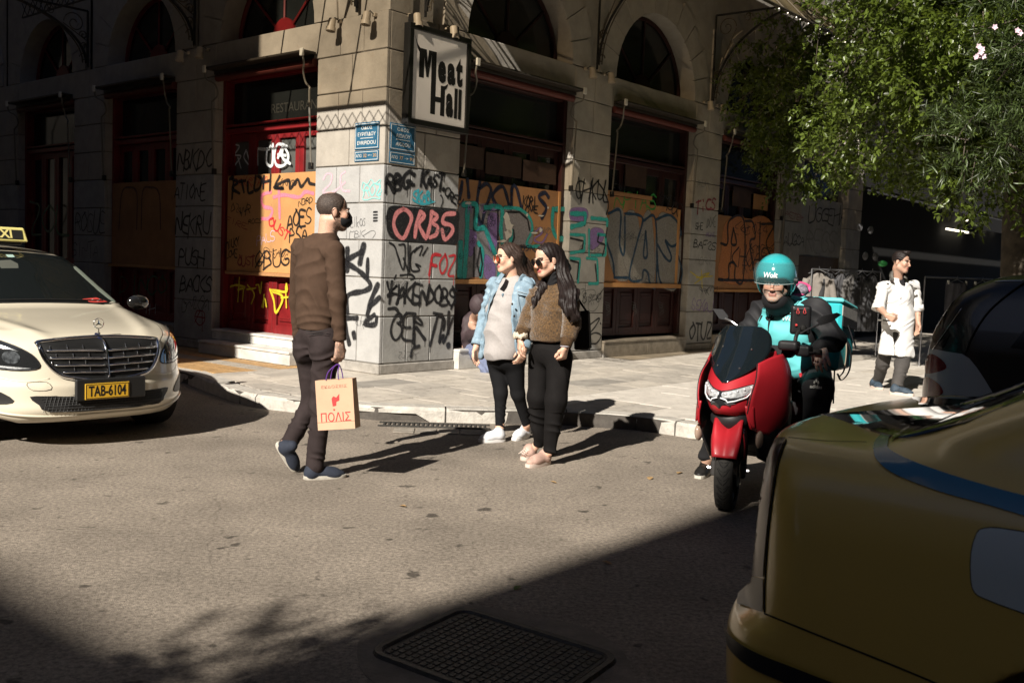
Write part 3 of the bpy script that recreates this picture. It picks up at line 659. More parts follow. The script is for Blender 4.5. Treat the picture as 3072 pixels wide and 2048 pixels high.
# scrolled iron brackets under the glass canopies
def bracket(side,u,zt,wo,label):
    o=thing('canopy_bracket',fp(side,u,4.15,.02),label,'iron bracket','scrolled iron canopy brackets')
    A=lambda z,w:fp(side,u,z,w)
    MB().tube([A(4.14,.03),A(zt,.03)],.018,6).build('upright',blk,o)
    arc=[A(4.2+(zt-4.2)*math.sin(t),.05+(wo-.05)*(1-math.cos(t))) for t in np.linspace(0,math.pi/2,18)]
    MB().tube(arc,.02,6).build('arc_bar',blk,o); MB().tube([p+(A(0,.06)-A(0,0)) for p in arc[:-2]],.011,5).build('arc_rod',ironb,o)
    MB().tube([A(zt,.03),A(zt-.02,wo)],.018,6).build('top_bar',blk,o)
    for cz,cw,r in ((zt-.22,.24,.17),(4.62,.10,.07),(zt-.1,.62,.08)):
        sp=[A(cz+r*(1-t/11)*math.sin(t),cw+r*(1-t/11)*math.cos(t)) for t in np.linspace(0,9,34)]
        MB().tube(sp,.009,5).build('scroll',ironb,o)
    MB().tube([A(4.55,.05),A(zt-.25,.42)],.008,5).build('tie_rod',ironb,o)
    for k in range(3):
        cz=4.28+k*.17; sp=[A(cz+.07*(1-t/9)*math.sin(t),.10+.06*(1-t/9)*math.cos(t)*(-1)**k) for t in np.linspace(0,7,22)]
        MB().tube(sp,.008,5).build('scroll',ironb,o)
for side,u,lab in (('L',.50,'iron bracket stub on the sunlit face beside the corner'),('R',.55,'iron bracket stub above the framed sign'),('L',3.86,'scrolled iron bracket on the first shaded pier'),('L',6.85,'scrolled iron bracket on the second shaded pier')): bracket(side,u,5.0,1.7,lab)
for u,lab in ((3.98,'scrolled iron bracket right of the first arch of the long facade'),(7.3,'scrolled iron bracket between the second and third arches of the long facade'),(10.7,'scrolled iron bracket half hidden by the tree')): bracket('R',u,5.6,1.8,lab)
# glass canopies (tinted panes in iron frames, with a lattice fringe)
cg=bpy.data.materials.new('canopy_glass'); cg.use_nodes=True; t=cg.node_tree; b=t.nodes['Principled BSDF']; b.inputs['Base Color'].default_value=(.35,.27,.14,1); b.inputs['Roughness'].default_value=.25
tr=t.nodes.new('ShaderNodeBsdfTransparent'); tr.inputs[0].default_value=(.74,.66,.54,1); mxs=t.nodes.new('ShaderNodeMixShader'); mxs.inputs[0].default_value=.45
no=t.nodes.new('ShaderNodeTexNoise'); no.inputs['Scale'].default_value=1.3; tc=t.nodes.new('ShaderNodeTexCoord'); t.links.new(tc.outputs['Object'],no.inputs['Vector']); mr=t.nodes.new('ShaderNodeMapRange'); mr.inputs[1].default_value=.35; mr.inputs[2].default_value=.65; mr.inputs[3].default_value=.2; mr.inputs[4].default_value=.5
t.links.new(no.outputs[0],mr.inputs[0]); t.links.new(mr.outputs[0],mxs.inputs[0]); t.links.new(tr.outputs[0],mxs.inputs[1]); t.links.new(b.outputs[0],mxs.inputs[2]); t.links.new(mxs.outputs[0],t.nodes['Material Output'].inputs['Surface'])
cg2=cg.copy(); cg2.name='canopy_glass_dense'; [setattr(n.inputs[0],'default_value',(.09,.07,.045,1)) for n in cg2.node_tree.nodes if n.type=='BSDF_TRANSPARENT']  # panes made nearly opaque so the right canopy shades the facade
def canopy(side,u0,u1,ze,wo,zw,label,bow=0.):
    o=thing('glass_canopy',fp(side,(u0+u1)/2,ze,wo/2),label,'canopy','glass canopies over the pavement')
    n=max(1,int(round((u1-u0)/.75))); 
    def pt(u,t): return fp(side,u,zw+(ze-zw)*t+bow*math.sin(math.pi*t),.02+(wo-.02)*t)
    for k in range(n):
        a=u0+(u1-u0)*k/n; b_=u0+(u1-u0)*(k+1)/n
        G=[[pt(u,t) for u in (a+.01,b_-.01)] for t in np.linspace(0,1,7)]
        MB().grid(G).build('glass_pane',cg if side=='L' else cg2,o,smooth=True)
        MB().tube([pt(a,t)+ZU*.01 for t in np.linspace(0,1,7)],.014,5).build('glazing_bar',ironb,o)
    MB().tube([pt(u1,t)+ZU*.01 for t in np.linspace(0,1,7)],.016,5).build('glazing_bar',ironb,o)
    MB().tube([pt(u0,1),pt(u1,1)],.025,6).build('edge_rail',ironb,o)
    return o,pt
oL,_=canopy('L',-2.0,4.6,4.44,2.0,5.2,'tinted glass canopy over the sunlit pavement left of the corner')
# lattice fringe along the edge of the left canopy
mb=MB(); za,zb=4.19,4.37; u=-1.98
mb.tube([fp('L',-2,za,2.0),fp('L',4.6,za,2.0)],.012,5)
while u<4.5:
    mb.tube([fp('L',u,za,2.),fp('L',u+.15,zb,2.)],.006,4).tube([fp('L',u+.15,za,2.),fp('L',u,zb,2.)],.006,4); u+=.15
mb.build('lattice_fringe',blk,oL)
# right canopy, lengthened at both ends to shade the facade below
oR,ptR=canopy('R',-1.0,10.4,5.12,1.95,6.35,'curved bronze glass canopy with a row of tiny bulbs along its edge',bow=.25)
bulb=mat('bulb_glow',(1,.9,.75),emit=(1,.9,.75),es=1.2)
for k in range(13): MB().ball(fp('R',5.6+k*.235+.05*(k%3),5.10-.02,1.98),.009,6).build('bulb',bulb,oR)
# ================================================================== GRAFFITI (spray strokes on the walls)
GL={'A':'00 26 40|12 32','B':'00 06 25 34 23 03|23 41 20 00','C':'45 26 04 02 20 41','D':'00 06 25 43 31 00','E':'46 06 03 33|03 00 40','F':'46 06 03 33|03 00','G':'45 26 04 01 20 41 43 23','H':'00 06|40 46|03 43','I':'20 26','J':'46 41 20 01','K':'00 06|46 03 40','L':'06 00 40','M':'00 06 23 46 40','N':'00 06 40 46','O':'26 04 02 20 42 44 26','P':'00 06 35 43 03','Q':'26 04 02 20 42 44 26|21 40','R':'00 06 35 43 03|13 40','S':'45 26 04 13 33 41 20 01','T':'06 46|26 20','U':'06 01 20 41 46','V':'06 20 46','W':'06 10 24 30 46','X':'00 46|06 40','Y':'06 23 46|23 20','Z':'06 46 00 40','0':'26 04 02 20 42 44 26','1':'14 26 20','2':'04 26 45 00 40','3':'05 26 44 23 42 20 01','4':'30 36 02 42','5':'46 06 03 34 42 20 01','6':'45 26 02 20 42 33 03','!':'26 22|20 21','.':'10 11',':':'11 12|14 15','*':'00 46|06 40|23 53','@':'26 04 02 20 42 44 26|00 46|12 42','~':'03 15 32 44 53 74','e':'02 42 34 14 02 10 40','l':'26 20','k':'06 00|33 02 30','o':'14 02 10 30 42 34 14','s':'34 14 12 32 30 00','i':'23 20|25 26','-':'13 33','d':'36 30 10 02 14 34'}
def chaikin(P,k=2):
    P=np.asarray(P,float)
    for _ in range(k):
        if len(P)<3: return P
        Q=[P[0]]
        for i in range(len(P)-1): Q+= [P[i]*.75+P[i+1]*.25,P[i]*.25+P[i+1]*.75]
        Q.append(P[-1]); P=np.array(Q)
    return P
ZOFF=[0]
def ribbon(acc,P,th,side,w):
    P=np.asarray(P,float)
    if len(P)<2: P=np.vstack([P,P+[[.004,0]]])
    L=np.concatenate([[0],np.cumsum(np.linalg.norm(np.diff(P,axis=0),axis=1))]); n=max(3,int(L[-1]/.022)+1)
    Q=np.stack([np.interp(np.linspace(0,L[-1],n),L,P[:,i]) for i in(0,1)],1)
    T=np.gradient(Q,axis=0); T/=np.maximum(1e-9,np.linalg.norm(T,axis=1))[:,None]; N=np.stack([-T[:,1],T[:,0]],1)
    # rounded ends
    Q=np.vstack([Q[0]-T[0]*th*.55,Q[0]-T[0]*th*.3,Q,Q[-1]+T[-1]*th*.3,Q[-1]+T[-1]*th*.55]); N=np.vstack([N[:1],N[:1],N,N[-1:],N[-1:]])
    n=len(Q); r=np.full(n,th/2); r[0]=r[-1]=th*.18; r[1]=r[-2]=th*.42
    r*=1+.12*np.sin(np.linspace(0,n*.6,n)+rng.uniform(0,6))
    al=np.ones(n); al[0]=al[-1]=.0
    ZOFF[0]=(ZOFF[0]+1)%12; ww=w+.0018+ZOFF[0]*.00022
    base=len(acc[0])
    for i in range(n):
        for k,(f,a) in enumerate(((-1.15,0),(-.72,1),(.72,1),(1.15,0))):
            p=Q[i]+N[i]*r[i]*f; acc[0].append(fp(side,p[0],p[1],ww)); acc[1].append(a*al[i])
    for i in range(n-1):
        for k in range(3): acc[2].append((base+i*4+k,base+i*4+k+1,base+(i+1)*4+k+1,base+(i+1)*4+k))
def emit_g(acc,col,m=None,nm='graffiti_tag'):
    if acc[2]: raw(nm,acc[0],acc[2],m or paint(*col),B,attrs={'a':np.array(acc[1])})
INK=('black',(.010,.010,.012)); 
CO=dict(k=INK,sm=('salmon',(.74,.27,.27)),pk=('pink',(.80,.20,.28)),cy=('cyan',(.05,.42,.50)),te=('teal',(.025,.34,.31)),rd=('red',(.55,.02,.03)),ye=('yellow',(.62,.50,.03)),wh=('white',(.72,.74,.74)),nv=('navy',(.012,.02,.05)),pu=('purple',(.22,.14,.33)),gy=('pencil',(.12,.12,.12)),gn=('green',(.04,.30,.05)),sv=('silver',(.26,.25,.23)),db=('deepblue',(.012,.05,.10)),pp=('palepink',(.62,.42,.48)),pc=('palecyan',(.25,.58,.55)),mr=('maroon',(.25,.02,.03)),dg=('darkgreen',(.03,.10,.04)),wg=('greywash',(.22,.21,.22)),orr=('orange',(.52,.20,.06)),br=('brown',(.10,.05,.03)))
def tagt(side,w,text,p0,p1,h,c,th,jit=.10,slant=.1,gap=.18,curve=2,arc=0.):
    jit*=1.35; gap-=.12
    a=np.array(fuz(side,*p0,w)); b_=np.array(fuz(side,*p1,w)); hm=h*.0039*(np.linalg.norm(fp(side,a[0],a[1],w)-CAM)/11.6)
    if side=='L': pass
    ex=(b_-a); L=np.linalg.norm(ex); ex/=L; ey=np.array([-ex[1],ex[0]]); 
    if ey[1]<0: ey=-ey
    n=len(text); cw=L/n; acc=([],[],[])
    for i,chh in enumerate(text):
        if chh==' ' : continue
        for st in GL.get(chh,GL['O']).split('|'):
            P=[]
            for q in st.split():
                x=int(q[0])/4*(1-gap)+gap/2; y=int(q[1])/6
                x+=rng.normal(0,jit*.5); y+=rng.normal(0,jit*.6); xx=(i+x)*cw+slant*y*hm; yy=y*hm+arc*math.sin(math.pi*(i+x)/n)
                P.append(a+ex*xx+ey*yy)
            ribbon(acc,chaikin(P,curve) if curve else np.array(P),th*rng.uniform(.75,1.2),side,w)
            if th>.034 and rng.rand()<.4: q_=np.array(P[-1]); ribbon(acc,[q_,q_-[.004*rng.randn(),rng.uniform(.06,.2)]],.010,side,w)
    emit_g(acc,CO[c])
def strokes(side,w,org,sc,lines,c,th,smooth=True,nm='graffiti_tag'):
    acc=([],[],[])
    for l in lines:
        t2=th
        if isinstance(l[0],(int,float)): t2=l[0]; l=l[1:]
        P=np.array([fuz(side,org[0]+x/sc,org[1]+y/sc,w) for x,y in l]); 
        if smooth and len(P)>2: P=catmull(P,6)
        ribbon(acc,P,t2,side,w)
    emit_g(acc,CO[c],nm=nm)
def blob(side,w,org,sc,pts,c,nm='graffiti_fill',k=0):
    """filled patch of paint; lies under the strokes"""
    P=np.array([fuz(side,org[0]+x/sc,org[1]+y/sc,w) for x,y in pts]); Pc=catmull(P,5,closed=True); c0=Pc.mean(0); n=len(Pc)
    V=[fp(side,*p,w+.0009+k*.00025) for p in Pc]+[fp(side,*(p+(p-c0)/np.linalg.norm(p-c0)*.02),w+.0009+k*.00025) for p in Pc]
    Fc=[tuple(range(n))]+[(i,(i+1)%n,n+(i+1)%n,n+i) for i in range(n)]; a=np.r_[np.ones(n),np.zeros(n)]
    raw(nm,V,Fc,paint(*CO[c]),B,attrs={'a':a})
O7=(1000,480); O6=(500,480); O8=(1700,480); S=2.24; O2=(900,0)
# corner pier, left face
strokes('L',0,O6,S,[[(.075,),(1215,600),(1213,740)],[(.085,),(1325,575),(1300,690)],[(1310,615),(1222,668),(1212,690),(1310,760),(1372,842),(1330,880),(1218,912),(1217,1025)],[(.065,),(1352,670),(1350,780)],[(.08,),(1420,840),(1380,930),(1350,1040)],[(1430,925),(1370,985)],[(.065,),(1395,1040),(1328,1100),(1400,1105),(1412,1060)],[(1190,1062),(1280,1062)],[(1195,1062),(1210,1150),(1228,1235)],[(.08,),(1258,1165),(1262,1190)],[(1000,360),(1010,440)],[(1010,520),(1000,600)]],'k',.07) if False else None
def ST(side,w,org,sc,lines,c,th,**k):
    fx=[]
    for l in lines:
        l=list(l)
        if len(l[0])==1: l=[l[0][0]]+l[1:]
        fx.append(l)
    strokes(side,w,org,sc,fx,c,th,**k)
ST('L',0,O6,S,[[(.085,),(1215,600),(1213,740)],[(.095,),(1325,575),(1300,690)],[(1310,615),(1222,668),(1212,690),(1310,760),(1372,842),(1330,880),(1218,912),(1217,1025)],[(.065,),(1352,670),(1350,780)],[(.08,),(1420,840),(1380,930),(1350,1040)],[(1430,925),(1370,985)],[(.065,),(1395,1040),(1328,1100),(1400,1105),(1412,1060)],[(1190,1062),(1280,1062)],[(1195,1062),(1210,1150),(1228,1235)],[(.08,),(1258,1165),(1262,1190)]],'k',.07)
ST('L',0,O6,S,[[(1320,150),(1350,165),(1375,130),(1400,160),(1440,130),(1430,180),(1447,210),(1420,235),(1440,262),(1390,255),(1350,268),(1318,262),(1330,220),(1312,190),(1320,150)]],'pc',.012)
tagt('L',0,'ROZ',(1092,588),(1142,586),32,'pc',.022,.05)
ST('L',0,O6,S,[[(1055,130),(1075,95),(1110,100),(1100,160),(1050,215),(1120,215),(1200,150)],[(1200,80),(1170,110),(1180,200),(1230,210)]],'pp',.03)
tagt('L',0,'elkos',(1050,684),(1098,676),30,'gy',.009,.05); tagt('L',0,'MBK',(1048,713),(1095,713),22,'gy',.009,.06); ST('L',0,O6,S,[[(1320,510),(1380,475),(1405,490),(1385,525)]],'gy',.009)
ST('L',0,O6,S,[[(1392,y),(1416,y-1)] for y in (350,370,390,409)],'k',.022)
# corner pier, right face
tagt('R',0,'RBG:',(1155,575),(1258,563),52,'k',.055,.09,.15); tagt('R',0,'KAST.',(1262,556),(1342,575),46,'k',.050,.09,.1); tagt('R',0,'CREW',(1330,585),(1378,625),30,'k',.024,.08); tagt('R',0,'SKAB.',(1238,606),(1305,606),34,'cy',.028,.06)
ST('R',0,O7,S,[[(540,275),(600,300),(680,280)],[(570,290),(640,296)]],'cy',.02); ST('R',0,O7,S,[[(722,235),(735,270),(722,320)],[(718,238),(722,240)]],'k',.02)
blob('R',0,O7,S,[(372,330),(430,308),(560,322),(700,325),(833,345),(838,440),(830,560),(760,560),(600,550),(470,545),(390,520),(358,430)],'k')
ST('R',0,O7,S,[[(470,330),(425,360),(405,430),(430,500),(470,525),(500,470),(525,390),(500,345),(470,330)],[(585,350),(560,420),(548,515)],[(590,350),(612,375),(575,430),(605,500),(622,525)],[(660,350),(650,430),(630,515)],[(665,352),(700,380),(665,420),(700,450),(690,500),(650,520)],[(815,360),(750,368),(735,420),(790,440),(800,480),(750,535),(730,470)]],'sm',.058)
ST('R',0,O7,S,[[(370,322),(400,345)],[(358,370),(350,395),(370,395)]],'k',.014)
ST('R',0,O7,S,[[(375,555),(410,580),(430,640),(470,740),(480,580),(440,570)],[(470,660),(500,745)],[(515,580),(510,700),(512,750)],[(500,560),(505,760)],[(560,590),(520,640),(525,740),(580,740),(550,700),(585,715)],[(545,620),(570,590),(600,580),(580,640)],[(600,640),(632,590)],[(420,775),(410,800)],[(450,775),(520,770),(545,795),(520,805)]],'k',.028)
tagt('R',0,'FOZ',(1286,823),(1362,828),62,'rd',.040,.05,.15)
tagt('R',0,'HAKENDOBS',(1168,905),(1364,918),58,'k',.040,.09,.05,gap=.05); ST('R',0,O7,S,[[(360,820),(380,880),(430,840),(360,915),(420,900)],[(800,850),(815,930),(790,1000)]],'k',.035)
tagt('R',0,'GER',(1168,1022),(1270,1015),80,'k',.045,.10,.1); tagt('R',0,'TW',(1272,1040),(1335,1055),100,'k',.045,.06,.1); ST('R',0,O7,S,[[(.06,),(775,1025),(770,1160)],[(.075,),(770,1240),(773,1252)],[(575,1250),(530,1270),(520,1320)],[(490,1030),(470,1060),(440,1100)],[(370,1000),(420,1000),(450,1060)],[(540,1060),(545,1250)],[(690,1040),(745,1070),(740,1140)]],'k',.045)
# red doorway left of the corner
W0=WB+.0015
def CR(l): return l
ST('L',W0,O6,S,[[(425,130),(450,120),(440,260)],[(440,130),(480,150),(440,190),(490,225)],[(505,140),(520,215)],[(490,145),(530,140)],[(545,150),(550,220),(580,215)],[(600,110),(590,200),(625,190),(640,130),(615,110)],[(655,110),(650,190)],[(650,150),(690,140)],[(700,100),(695,205)],[(760,110),(730,180),(790,190),(720,185),(820,135),(830,195),(880,130),(905,180),(950,125),(960,155),(995,165)]],'k',.045)
ST('L',W0,O6,S,[[(700,215),(640,240),(650,310),(710,330),(690,390),(640,395)],[(720,250),(790,235),(890,250),(930,215),(985,225)],[(755,200),(760,390)]],'pk',.05); CO['pk2']=('hotpink',(.75,.12,.25))
tagt('L',W0,'N3RD',(895,620),(940,608),20,'k',.012,.06); tagt('L',W0,'AOES',(861,690),(935,672),50,'k',.028,.06,.15); tagt('L',W0,'PSA',(868,728),(922,722),42,'k',.026,.06)
tagt('L',W0,'OUST',(803,672),(862,725),28,'rd',.022,.05); tagt('L',W0,'@BUG',(766,803),(868,800),48,'k',.026,.07,.1); tagt('L',W0,'ROCS',(745,672),(785,670),14,'k',.010,.08)
tagt('L',W0,'MILKY',(678,745),(718,735),22,'k',.018,.08); tagt('L',W0,'LOVE',(678,775),(712,772),22,'k',.018,.08); tagt('L',W0,'FIRE',(675,665),(740,690),18,'mr',.012,.1); tagt('L',W0,'OUST',(712,800),(765,796),28,'mr',.02); tagt('L',W0,'PALS',(772,735),(825,722),28,'pp',.012,.1)
ST('L',-.195,O6,S,[[(.03,),(430,850),(470,840),(530,855),(480,870)],[(490,790),(480,950)],[(520,850),(510,950)],[(545,840),(590,900),(570,965)],[(540,870),(600,860)],[(640,820),(630,900),(620,840),(600,840)],[(655,905),(650,990)],[(640,985),(660,930),(672,985)],[(.038,),(695,870),(720,940),(735,1025),(780,920),(700,875),(800,885),(805,835)],[(770,925),(830,920)],[(800,850),(805,990)]],'ye',.026)
ST('L',-.225,(0,0),S,[[(1570,970),(1610,985),(1580,1040),(1620,1050),(1580,1110)],[(1600,1060),(1620,1130)],[(1655,1010),(1640,1060),(1680,1110),(1660,1020)],[(1695,970),(1690,1080)],[(1700,1000),(1730,990),(1735,1110)]],'wh',.024)
ST('L',-.195,(0,0),S,[[(1740,1000),(1800,1005),(1820,985)],[(1795,1000),(1790,1090),(1830,1110),(1835,970)],[(1930,985),(1870,970),(1845,1040),(1860,1110),(1910,1110),(1940,1050),(1910,980)],[(1870,1060),(1900,990),(1900,1060),(1950,1100)],[(1870,1040),(1920,1045)]],'wh',.042)
# shaded piers
tagt('L',0,'NBKDC',(530,508),(635,505),52,'k',.030,.1,.2); tagt('L',0,'ATIONE',(522,598),(615,600),42,'k',.022,.1); tagt('L',0,'NEKRU',(525,700),(628,705),55,'k',.028,.1); tagt('L',0,'PUSH',(535,795),(612,800),48,'k',.024,.06,.1); tagt('L',0,'BACKS',(540,872),(632,880),48,'k',.026,.06,.2)
ST('L',0,O6,S,[[(205,1010),(190,1060),(220,1110),(255,1080),(250,1020),(205,1010)],[(190,1090),(235,1010),(240,1150)],[(190,1050),(255,1060)]],'mr',.018)
tagt('L',0,'ROGUE',(225,700),(315,705),60,'k',.02,.1); tagt('L',0,'SINTA',(215,770),(295,772),40,'k',.012,.1); tagt('L',WB,'DINCO',(360,880),(500,885),50,'dg',.03,.08); tagt('L',-.2,'YH',(430,938),(465,940),25,'wh',.012)
ST('L',WB,(0,0),S,[[(800,1540),(820,1300),(870,1260),(920,1300),(920,1540)],[(950,1540),(960,1290),(1010,1260),(1070,1300),(1080,1540)]],'br',.03)
tagt('L',0,'ZOL',(85,700),(210,705),75,'dg',.05,.05)
# boards right of the corner
def fillL(): pass
blob('R',WB,O7,S,[(850,300),(960,300),(1120,320),(1110,560),(1125,790),(960,780),(835,778),(838,500)],'wg',k=0); blob('R',WB,O7,S,[(1130,330),(1260,340),(1335,430),(1330,560),(1240,570),(1190,640),(1150,560)],'wg',k=1)
blob('R',WB,O7,S,[(1020,640),(1080,700),(1080,790),(1020,785)],'pu',k=2); blob('R',WB,O7,S,[(890,480),(960,500),(930,640),(890,600)],'pu',k=2); blob('R',WB,O7,S,[(1040,380),(1110,380),(1100,560),(1050,600)],'pu',k=3)
ST('R',WB,O7,S,[[(865,150),(850,260)],[(900,130),(910,250)],[(.06,),(985,150),(965,300),(990,440),(1020,330),(1060,210),(1030,160),(985,190)],[(.06,),(1110,330),(1070,240),(1140,180),(1190,330),(1200,190),(1230,190),(1265,330)],[(.065,),(1445,250),(1420,220),(1380,250),(1430,320),(1400,390)]],'nv',.06)
TEAL=[[(870,300),(960,305),(955,450),(1010,455)],[(1020,320),(1130,325),(1125,480),(1155,700)],[(.05,),(1150,320),(1250,330),(1320,390),(1335,470),(1300,570),(1420,580)],[(.09,),(900,340),(895,540),(880,780)],[(975,560),(1000,620),(990,780)],[(1475,330),(1550,330)],[(1475,330),(1470,440),(1500,520),(1550,530)],[(1200,480),(1190,560)],[(.1,),(855,560),(850,780)],[(1020,460),(1110,700),(1110,780)]]
ST('R',WB,O7,S,TEAL,'te',.075)
ST('R',WB,O7,S,[[(875,316),(948,318),(940,468),(1005,470)],[(1025,332),(1105,340),(1105,740)],[(1160,350),(1250,350),(1305,400),(1318,470)],[(1190,580),(1350,590)],[(1210,470),(1215,520),(1200,560)],[(1480,345),(1555,350)],[(1515,480),(1545,525)],[(945,590),(942,780)],[(985,590),(965,700),(985,785),(1000,700),(985,590)]],'k',.032,smooth=False)
tagt('R',WB,'KORI',(1568,622),(1608,622),32,'k',.022,.08); tagt('R',WB,'OVE',(1575,642),(1612,640),22,'k',.024,.08); tagt('R',WB,'EGALITE',(1380,780),(1425,725),14,'k',.008,.05); tagt('R',WB,'TA',(1460,655),(1478,655),10,'nv',.008); tagt('R',WB,'ZOH',(1457,668),(1485,668),11,'nv',.008); tagt('R',WB,'ZOY',(1457,682),(1485,680),11,'nv',.008)
ST('R',WB,O7,S,[[(1360,480),(1390,455),(1400,490),(1360,520),(1350,540),(1400,555),(1435,500)]],'pu',.03)
for (s_,w_,x,y,n_,h_,c_,th_) in (('R',0,1190,1075,5,22,'gy',.007),('R',0,1290,700,5,18,'gy',.007),('R',0,1165,860,6,16,'gy',.006),('R',WB,1400,640,6,26,'pu',.014),('R',WB,1550,760,5,22,'nv',.016),('R',WB,1600,700,5,18,'gy',.010),('R',WB,1395,805,7,20,'gy',.008),('R',0,1735,760,5,24,'gy',.009),('R',0,1745,905,4,26,'k',.012),('R',WB,1850,720,7,22,'gy',.010),('R',WB,1880,850,6,24,'gy',.010),('R',0,2095,880,5,20,'k',.010),('R',0,2092,560,4,16,'gy',.008),('L',WB,700,560,7,26,'rd',.010),('L',WB,790,770,6,22,'k',.010),('L',WB,690,640,5,22,'k',.012),('L',WB,840,560,5,18,'k',.010),('L',0,545,930,5,30,'k',.012),('L',0,1060,980,4,30,'gy',.008),('R',WB,2200,700,6,30,'k',.016),('R',WB,2250,760,6,26,'k',.014)):
    tagt(s_,w_,''.join(rng.choice(list('ABEGKMNORSUZW34@'),n_)),(x,y),(x+n_*h_*.55,y+rng.uniform(-8,8)),h_,c_,th_,.22,.3)
# torn remains of a poster
tp=MB()
for (x,y,w_,h_) in [(1165,400,30,60),(1185,450,34,50),(1170,500,30,50),(1130,545,40,14),(1390,470,14,22),(1350,490,30,8),(1440,320,8,10),(1300,370,10,14),(1080,680,16,8),(1395,375,26,8),(905,290,26,14)]:
    P=[(x+w_*math.cos(a)*rng.uniform(.45,1),y+h_*math.sin(a)*rng.uniform(.45,1)) for a in np.linspace(0,6.28,13)[:-1]]
    V=[fp('R',*fuz('R',1000+px_/S,480+py_/S,WB),WB+.0062) for px_,py_ in P]; tp.add(V,[tuple(range(len(V)))])
tp.build('poster_scraps',mat('paper',(.55,.52,.47),.8),B)
# second pier
ST('R',0,O8,S,[[(.075,),(30,360),(125,362),(122,425),(30,450)],[(.06,),(165,390),(272,400),(270,440)],[(25,500),(120,505),(118,610),(25,625)],[(210,500),(262,505),(262,640),(165,640)],[(25,660),(90,665),(75,820)],[(135,660),(205,665),(210,830),(150,830)],[(150,470),(150,640)]],'te',.05,smooth=False)
ST('R',0,O8,S,[[(45,358),(128,375),(120,440)],[(185,393),(215,396)],[(230,398),(278,412),(262,520)],[(25,525),(112,545),(98,615)],[(215,500),(205,550),(258,570),(240,640)],[(25,675),(80,690),(68,800)],[(190,700),(202,810)]],'k',.030,smooth=False)
blob('R',0,O8,S,[(30,330),(130,330),(130,400),(30,400)],'pu'); blob('R',0,O8,S,[(165,470),(240,470),(240,540),(165,600)],'pu',k=1)
tagt('R',0,'CHKUL',(1722,598),(1828,605),62,'k',.028,.11,.2); ST('R',0,O8,S,[[(80,120),(95,280)],[(210,150),(250,210),(280,300),(265,365)],[(170,170),(175,290)]],'k',.028)
ST('R',0,O8,S,[[(90,870),(120,865),(100,900),(130,940)],[(120,880),(160,870),(190,880),(180,920),(140,920)],[(150,940),(145,1000),(180,1015),(215,970),(200,910),(160,910)],[(165,960),(168,975)],[(180,955),(182,970)]],'gy',.010)
ST('R',0,O8,S,[[(150,1110),(220,1060),(190,1120),(140,1180),(190,1160),(230,1180),(200,1230),(160,1240),(150,1310)],[(225,1095),(228,1100)],[(90,1270),(180,1280)]],'k',.026)
# silver letters of the second boarded doorway
for k,pts in enumerate([[(300,350),(380,350),(375,600),(430,650),(425,790),(330,790),(270,560)],[(400,360),(480,400),(500,800),(430,800),(370,600)],[(510,400),(570,380),(590,820),(520,830),(440,780)],[(610,400),(690,370),(765,480),(745,840),(660,860),(600,780)]]): blob('R',WB,O8,S,pts,'sv',k=k)
ST('R',WB,O8,S,[[(280,360),(360,345),(355,560),(380,640),(390,560),(390,380)],[(390,360),(480,370),(510,410),(470,560),(420,790),(500,805),(515,740),(545,760),(560,830),(600,830),(595,400),(510,410)],[(600,400),(690,370),(750,430),(770,500)],[(770,480),(740,560),(700,580),(660,540),(700,640),(690,680),(650,640),(605,560)],[(605,600),(620,790),(660,850),(740,850),(775,760),(750,650)],[(530,480),(515,640),(540,640),(530,480)],[(270,560),(310,680),(320,790)],[(320,790),(420,790)]],'db',.045)
tagt('R',WB,'ESH',(1836,575),(1872,578),24,'k',.022,.08); tagt('R',WB,'NFiAS',(1842,625),(1965,628),50,'gn',.026,.09,.2); tagt('R',WB,'BMUGG',(1973,610),(2040,655),46,'k',.024,.1)
for x in (1815,1895,1975): 
    ST('R',-.19,(0,0),1,[[(x,y),(x+14,y+7),(x+2,y+14),(x+16,y+24),(x+4,y+34)] for y in (905,912)],'gy',.008)
# third pier and beyond
tagt('R',0,'TiCS',(2085,640),(2145,628),34,'mr',.030,.08,.2); tagt('R',0,'SHE',(2085,690),(2108,690),22,'k',.014,.06); tagt('R',0,'DOVE',(2120,682),(2146,682),28,'k',.010,.1); tagt('R',0,'RUNE',(2118,710),(2144,712),14,'pu',.010,.08); tagt('R',0,'BAF2S',(2080,742),(2146,752),26,'k',.016,.05)
ST('R',0,O8,S,[[(830,750),(890,790),(920,770),(960,760),(900,800),(860,830)],[(905,740),(910,860)],[(870,790),(980,780)]],'ye',.020); tagt('R',0,'SEXAJ',(2072,930),(2136,935),34,'pu',.016,.12); tagt('R',0,'OTUZ',(2065,1018),(2132,1018),48,'k',.036,.08); tagt('R',0,'MORI',(2084,792),(2134,796),22,'palec' if False else 'gy',.006,.1)
blob('R',WB,O8,S,[(1070,420),(1200,400),(1220,800),(1030,800),(1040,600)],'orr'); blob('R',WB,O8,S,[(1230,420),(1380,430),(1370,800),(1230,800)],'orr',k=1)
ST('R',WB,O8,S,[[(1035,560),(1080,560),(1090,410),(1190,405),(1185,800),(1130,800),(1130,700),(1090,700),(1085,800),(1020,800)],[(1120,460),(1105,560),(1140,560),(1120,460)],[(1200,410),(1250,420),(1265,520),(1230,560),(1265,800)],[(1300,420),(1290,800)],[(1310,430),(1390,440),(1340,560),(1390,700),(1310,720)],[(1020,805),(1385,812)]],'k',.05)
tagt('R',WB,'KHOAE',(2190,800),(2300,800),60,'k',.03,.1); tagt('R',WB,'ROHE',(2225,815),(2290,815),40,'br',.02,.1); tagt('R',0,'PETER',(2355,650),(2410,665),18,'mr',.012,.1); tagt('R',0,'AUGCA',(2350,735),(2412,740),34,'k',.02,.1)
